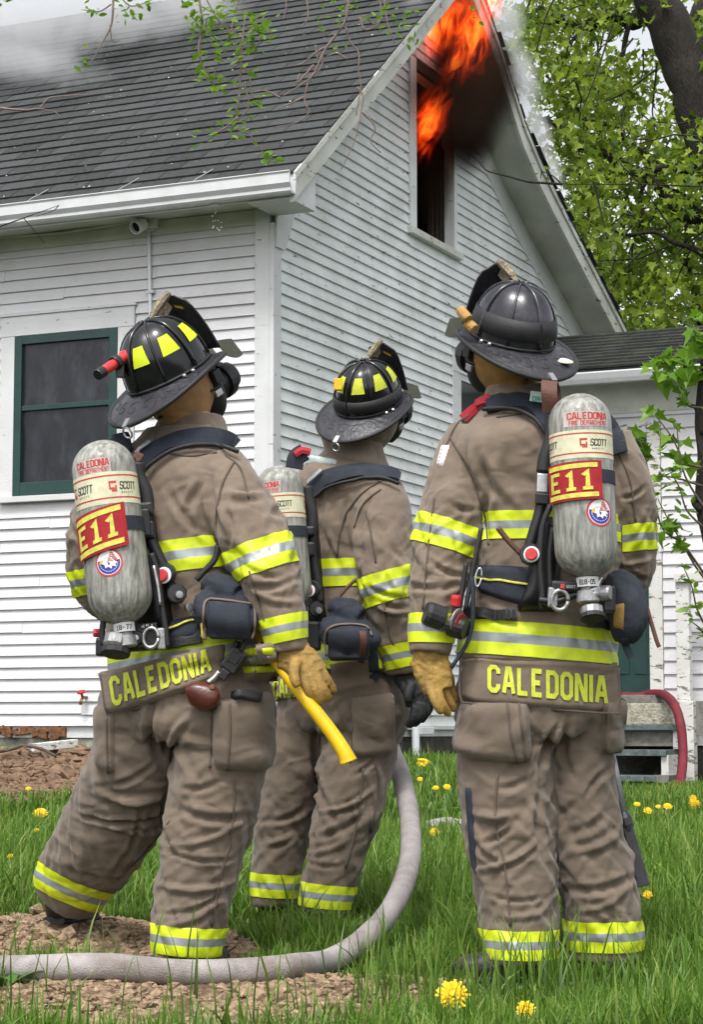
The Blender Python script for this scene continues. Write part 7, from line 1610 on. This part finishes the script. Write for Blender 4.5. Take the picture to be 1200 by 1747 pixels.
branch('bare pinkish twigs hanging at the top middle over the roof edge', [[(605, -40), (596, 10), (588, 40), (560, 75), (548, 95), (530, 130), (505, 150), (480, 165)], [(590, 45), (598, 70), (612, 88), (612, 120), (616, 145), (612, 175), (608, 200)], [(548, 95), (545, 115), (525, 140), (520, 175), (528, 190), (505, 210), (470, 218)], [(520, 165), (500, 175), (478, 185)], [(560, 75), (540, 85), (515, 105), (500, 110)], [(540, 78), (545, 100), (556, 92)], [(590, 100), (575, 90), (555, 95)], [(480, 165), (455, 152), (430, 155)], [(640, -30), (650, 20), (640, 40), (620, 25)], [(616, 30), (625, 50), (645, 45), (655, 30)], [(655, 0), (662, 40), (675, 75)], [(520, -20), (525, 30), (510, 50)], [(480, -20), (488, 10), (482, 35)], [(612, 150), (622, 165), (618, 190), (605, 240), (580, 290)], [(618, 190), (640, 215), (632, 240), (650, 260)], [(535, 110), (510, 140), (512, 125)]],
    [(655, 15, 6), (645, 22, 5), (575, 40, 3), (552, 38, 3), (582, 85, 3), (690, 50, 9), (695, 35, 8), (700, 70, 7), (562, 0, 8), (580, 12, 8), (600, 15, 5), (660, 48, 4), (812, 20, 5)], YF, .010, M['twig'], .045, .03, 9)
branch('thin dry twig crossing in front of the right gable eave', [[(960, 314), (930, 312), (900, 310), (870, 302), (835, 292), (822, 280), (812, 270)], [(1200, 318), (1100, 313), (1040, 316), (960, 314)], [(960, 314), (945, 300), (925, 292)], [(925, 292), (922, 305)], [(935, 292), (934, 304)]], [(922, 300, 2), (934, 300, 2), (900, 208, 2)], 17.0, .012, M['bark_dark'], .06, .03, 11, OVAL, 'leaf')
branch('dead twigs lying on the shingles at the left edge', [[(-10, 184), (40, 188), (66, 186), (92, 190)], [(66, 186), (82, 168), (110, 163), (160, 160)], [(92, 190), (102, 198)]], [], 17.2, .012, M['twig'], seed=13)
branch('thin leafless shoots in front of the gutter at the left edge', [[(-10, 390), (40, 372), (100, 350)], [(40, 372), (60, 395), (75, 415)], [(100, 350), (88, 360), (60, 368)]], [], 14.0, .006, M['bark_dark'], seed=15)

# petals, crumbs and leaf bits on the near roof slope
M['petal'] = pmat('pale_petal', (.62, .62, .58), .8, .3, 20); M['bit'] = pmat('dark_leaf_bit', (.015, .013, .011), .9, .3, 20)
rp_ = random.Random(5)
for nm, mt, n_, lb in (('petals', 'petal', 90, 'pale petals scattered over the dark shingle roof'), ('leaf_bits', 'bit', 120, 'dark wet leaf bits scattered over the shingle roof')):
    mb = MB()
    for i in range(n_):
        s0, l0 = rp_.uniform(.05, 3.6), rp_.uniform(-.35, 3.1); a = rp_.uniform(0, 6.28); r0 = rp_.uniform(.005, .012) * (1 if nm == 'petals' else 1.8); c = PR(s0, l0, .042); e1 = SD * math.cos(a) - NN * math.sin(a); e2 = SD * math.sin(a) + NN * math.cos(a)
        mb.add([c + e1 * r0, c + e2 * r0 * .6 + SN * .004, c - e1 * r0, c - e2 * r0 * .6], [(0, 1, 2, 3)])
    tag(mb.build(nm, M[mt], None, fixn=False), lb, 'petals' if nm == 'petals' else 'leaf litter', kind='stuff')
# ================================================================== fire and smoke
def vol_mat(name, kind, col=(1, 1, 1), dens=1.0, nscale=2.0, lo=.45, hi=.75, stretch=(1, 1, .45), emis=0, tilt=-20):
    m = bpy.data.materials.new(name); m.use_nodes = True; N = m.node_tree.nodes; L = m.node_tree.links; N.remove(N['Principled BSDF'])
    tc = N.new('ShaderNodeTexCoord'); geo = N.new('ShaderNodeNewGeometry')
    ln = N.new('ShaderNodeVectorMath'); ln.operation = 'LENGTH'; L.new(tc.outputs['Object'], ln.inputs[0])
    fall = N.new('ShaderNodeMapRange'); fall.inputs[1].default_value = .98; fall.inputs[2].default_value = .15; L.new(ln.outputs['Value'], fall.inputs[0])
    mp = N.new('ShaderNodeMapping'); mp.inputs['Scale'].default_value = stretch; vr = N.new('ShaderNodeVectorRotate'); vr.rotation_type = 'Y_AXIS'; vr.inputs['Angle'].default_value = math.radians(-tilt); L.new(geo.outputs['Position'], vr.inputs[0]); L.new(vr.outputs[0], mp.inputs[0])
    nz = N.new('ShaderNodeTexNoise'); nz.inputs['Scale'].default_value = nscale; nz.inputs['Detail'].default_value = 7 if kind == 'fire' else 5; nz.inputs['Roughness'].default_value = .6; nz.inputs['Distortion'].default_value = 2.2 if kind == 'fire' else .8; L.new(mp.outputs[0], nz.inputs['Vector'])
    if kind == 'fire':
        f2 = N.new('ShaderNodeMath'); f2.operation = 'MULTIPLY_ADD'; L.new(fall.outputs[0], f2.inputs[0]); f2.inputs[1].default_value = .5; f2.inputs[2].default_value = .62
        sm_ = N.new('ShaderNodeMath'); sm_.operation = 'MULTIPLY'; L.new(f2.outputs[0], sm_.inputs[0]); L.new(nz.outputs[0], sm_.inputs[1])
    else: sm_ = N.new('ShaderNodeMath'); sm_.operation = 'MULTIPLY_ADD'; L.new(fall.outputs[0], sm_.inputs[0]); sm_.inputs[1].default_value = .34; L.new(nz.outputs[0], sm_.inputs[2])
    rg = N.new('ShaderNodeMapRange'); rg.inputs[1].default_value = lo; rg.inputs[2].default_value = hi; rg.interpolation_type = 'SMOOTHSTEP'; L.new(sm_.outputs[0], rg.inputs[0])
    dn = N.new('ShaderNodeMath'); dn.operation = 'MULTIPLY'; L.new(rg.outputs[0], dn.inputs[0]); L.new(fall.outputs[0], dn.inputs[1])
    d2 = N.new('ShaderNodeMath'); d2.operation = 'MULTIPLY'; L.new(dn.outputs[0], d2.inputs[0]); d2.inputs[1].default_value = dens
    v = N.new('ShaderNodeVolumePrincipled'); v.inputs['Color'].default_value = (*col, 1); v.inputs['Anisotropy'].default_value = .2
    if kind == 'fire':
        v.inputs['Density'].default_value = .15; v.inputs['Color'].default_value = (.05, .03, .02, 1)
        r = N.new('ShaderNodeValToRGB'); e = r.color_ramp.elements; e[0].position = .0; e[0].color = (.35, .006, .0, 1); e[1].position = 1; e[1].color = (1, .20, .018, 1); k = e.new(.45); k.color = (.9, .055, .004, 1); L.new(dn.outputs[0], r.inputs[0]); L.new(r.outputs[0], v.inputs['Emission Color'])
        em = N.new('ShaderNodeMath'); em.operation = 'MULTIPLY'; L.new(d2.outputs[0], em.inputs[0]); em.inputs[1].default_value = emis; L.new(em.outputs[0], v.inputs['Emission Strength'])
    else: L.new(d2.outputs[0], v.inputs['Density'])
    L.new(v.outputs[0], N['Material Output'].inputs['Volume']); return m
bm_ = bmesh.new(); bmesh.ops.create_icosphere(bm_, subdivisions=3, radius=1); icom = bpy.data.meshes.new('puff'); bm_.to_mesh(icom); bm_.free()
def puff(name, px, py, Y, rx, rz_, ry_, mat, parent, rot=0):
    me = icom.copy(); me.materials.append(mat); o = bpy.data.objects.new(name, me); COL.objects.link(o); s_ = Y / FPX
    o.parent = parent; o.matrix_parent_inverse = abs_mat(parent).inverted(); o.matrix_basis = Matrix.Translation(at(px, py, Y)) @ Matrix.Rotation(math.radians(rot), 4, 'Y') @ Matrix.Diagonal((rx * s_, ry_, rz_ * s_, 1)); return o
Mf = vol_mat('flame', 'fire', nscale=1.0, lo=.40, hi=.64, stretch=(8, 5, 2.4), dens=1, emis=19, tilt=32); Mf2 = vol_mat('flame_upper', 'fire', nscale=1.0, lo=.40, hi=.64, stretch=(7.5, 5, 2.6), dens=1, emis=26, tilt=12)
Msd = vol_mat('dark_smoke', 'smoke', (.06, .042, .028), 8, 2.2, .33, .72); Msw = vol_mat('white_smoke', 'smoke', (.94, .95, .96), 4.0, 1.9, .46, .82, (1, 1, .8)); Msl = vol_mat('ridge_smoke', 'smoke', (.94, .95, .96), 2.6, 2.3, .44, .82, (1, 1, .9))
fl = empty('flames', PG(3.5, 7.0, .2), 'orange flames rolling out of the attic window up under the gable peak', 'fire'); tag(fl, kind='stuff')
for px, py, Y, rx, rz_, ry_, rot in ((805, 70, 19.95, 60, 110, .13, 14), (738, 200, 19.85, 48, 115, .12, 14), (780, 110, 19.9, 62, 70, .12, 35), (750, 40, 20.05, 75, 120, .13, 25), (835, -10, 20.15, 45, 80, .15, -10), (800, 60, 20.25, 70, 120, .15, 10), (728, 215, 20.2, 40, 95, .14, 10)): puff('flame', px, py, Y, rx, rz_, ry_, Mf2 if py < 100 else Mf, fl, rot)
sm = empty('dark_smoke', PG(4.2, 6.8, .2), 'dark brown smoke round the burning attic window', 'smoke'); tag(sm, kind='stuff')
for px, py, Y, rx, rz_, ry_, rot in ((805, 190, 20.35, 80, 105, .6, 10), (770, 90, 20.4, 85, 115, .45, 20), (735, 300, 20.45, 42, 120, .35, 0), (845, 130, 20.3, 50, 100, .45, -15), (800, 250, 20.3, 50, 60, .4, 0), (790, 140, 19.55, 75, 130, .15, 10), (740, 120, 19.5, 45, 110, .12, 20)): puff('smoke', px, py, Y, rx, rz_, ry_, Msd, sm, rot)
sw = empty('white_smoke', PG(6, 6.6, .6), 'white smoke seeping from the right edge of the gable roof', 'smoke'); tag(sw, kind='stuff')
for px, py, Y, rx, rz_, ry_, rot in ((915, 225, 22.5, 32, 60, .5, -22), (940, 295, 23.0, 28, 55, .5, -22), (890, 140, 22, 40, 80, .5, -12), (950, 350, 23.2, 18, 40, .4, -25), (865, 40, 21.5, 45, 80, .5, -8)): puff('smoke', px, py, Y, rx, rz_, ry_, Msw, sw, rot)
sr = empty('ridge_smoke', PL(1.5, 8.3), 'pale grey smoke drifting over the roof ridge at the top left', 'smoke'); tag(sr, kind='stuff')
for px, py, Y, rx, rz_, ry_, rot in ((40, 55, 20.2, 190, 70, .9, 0), (200, 30, 20.0, 200, 60, .9, 0), (60, 110, 19.3, 160, 45, .5, 5), (330, 5, 20, 120, 45, .8, 0), (710, 15, 19.2, 40, 40, .3, 10), (600, 130, 18.9, 22, 50, .2, -10)): puff('smoke', px, py, Y, rx, rz_, ry_, Msl, sr, rot)
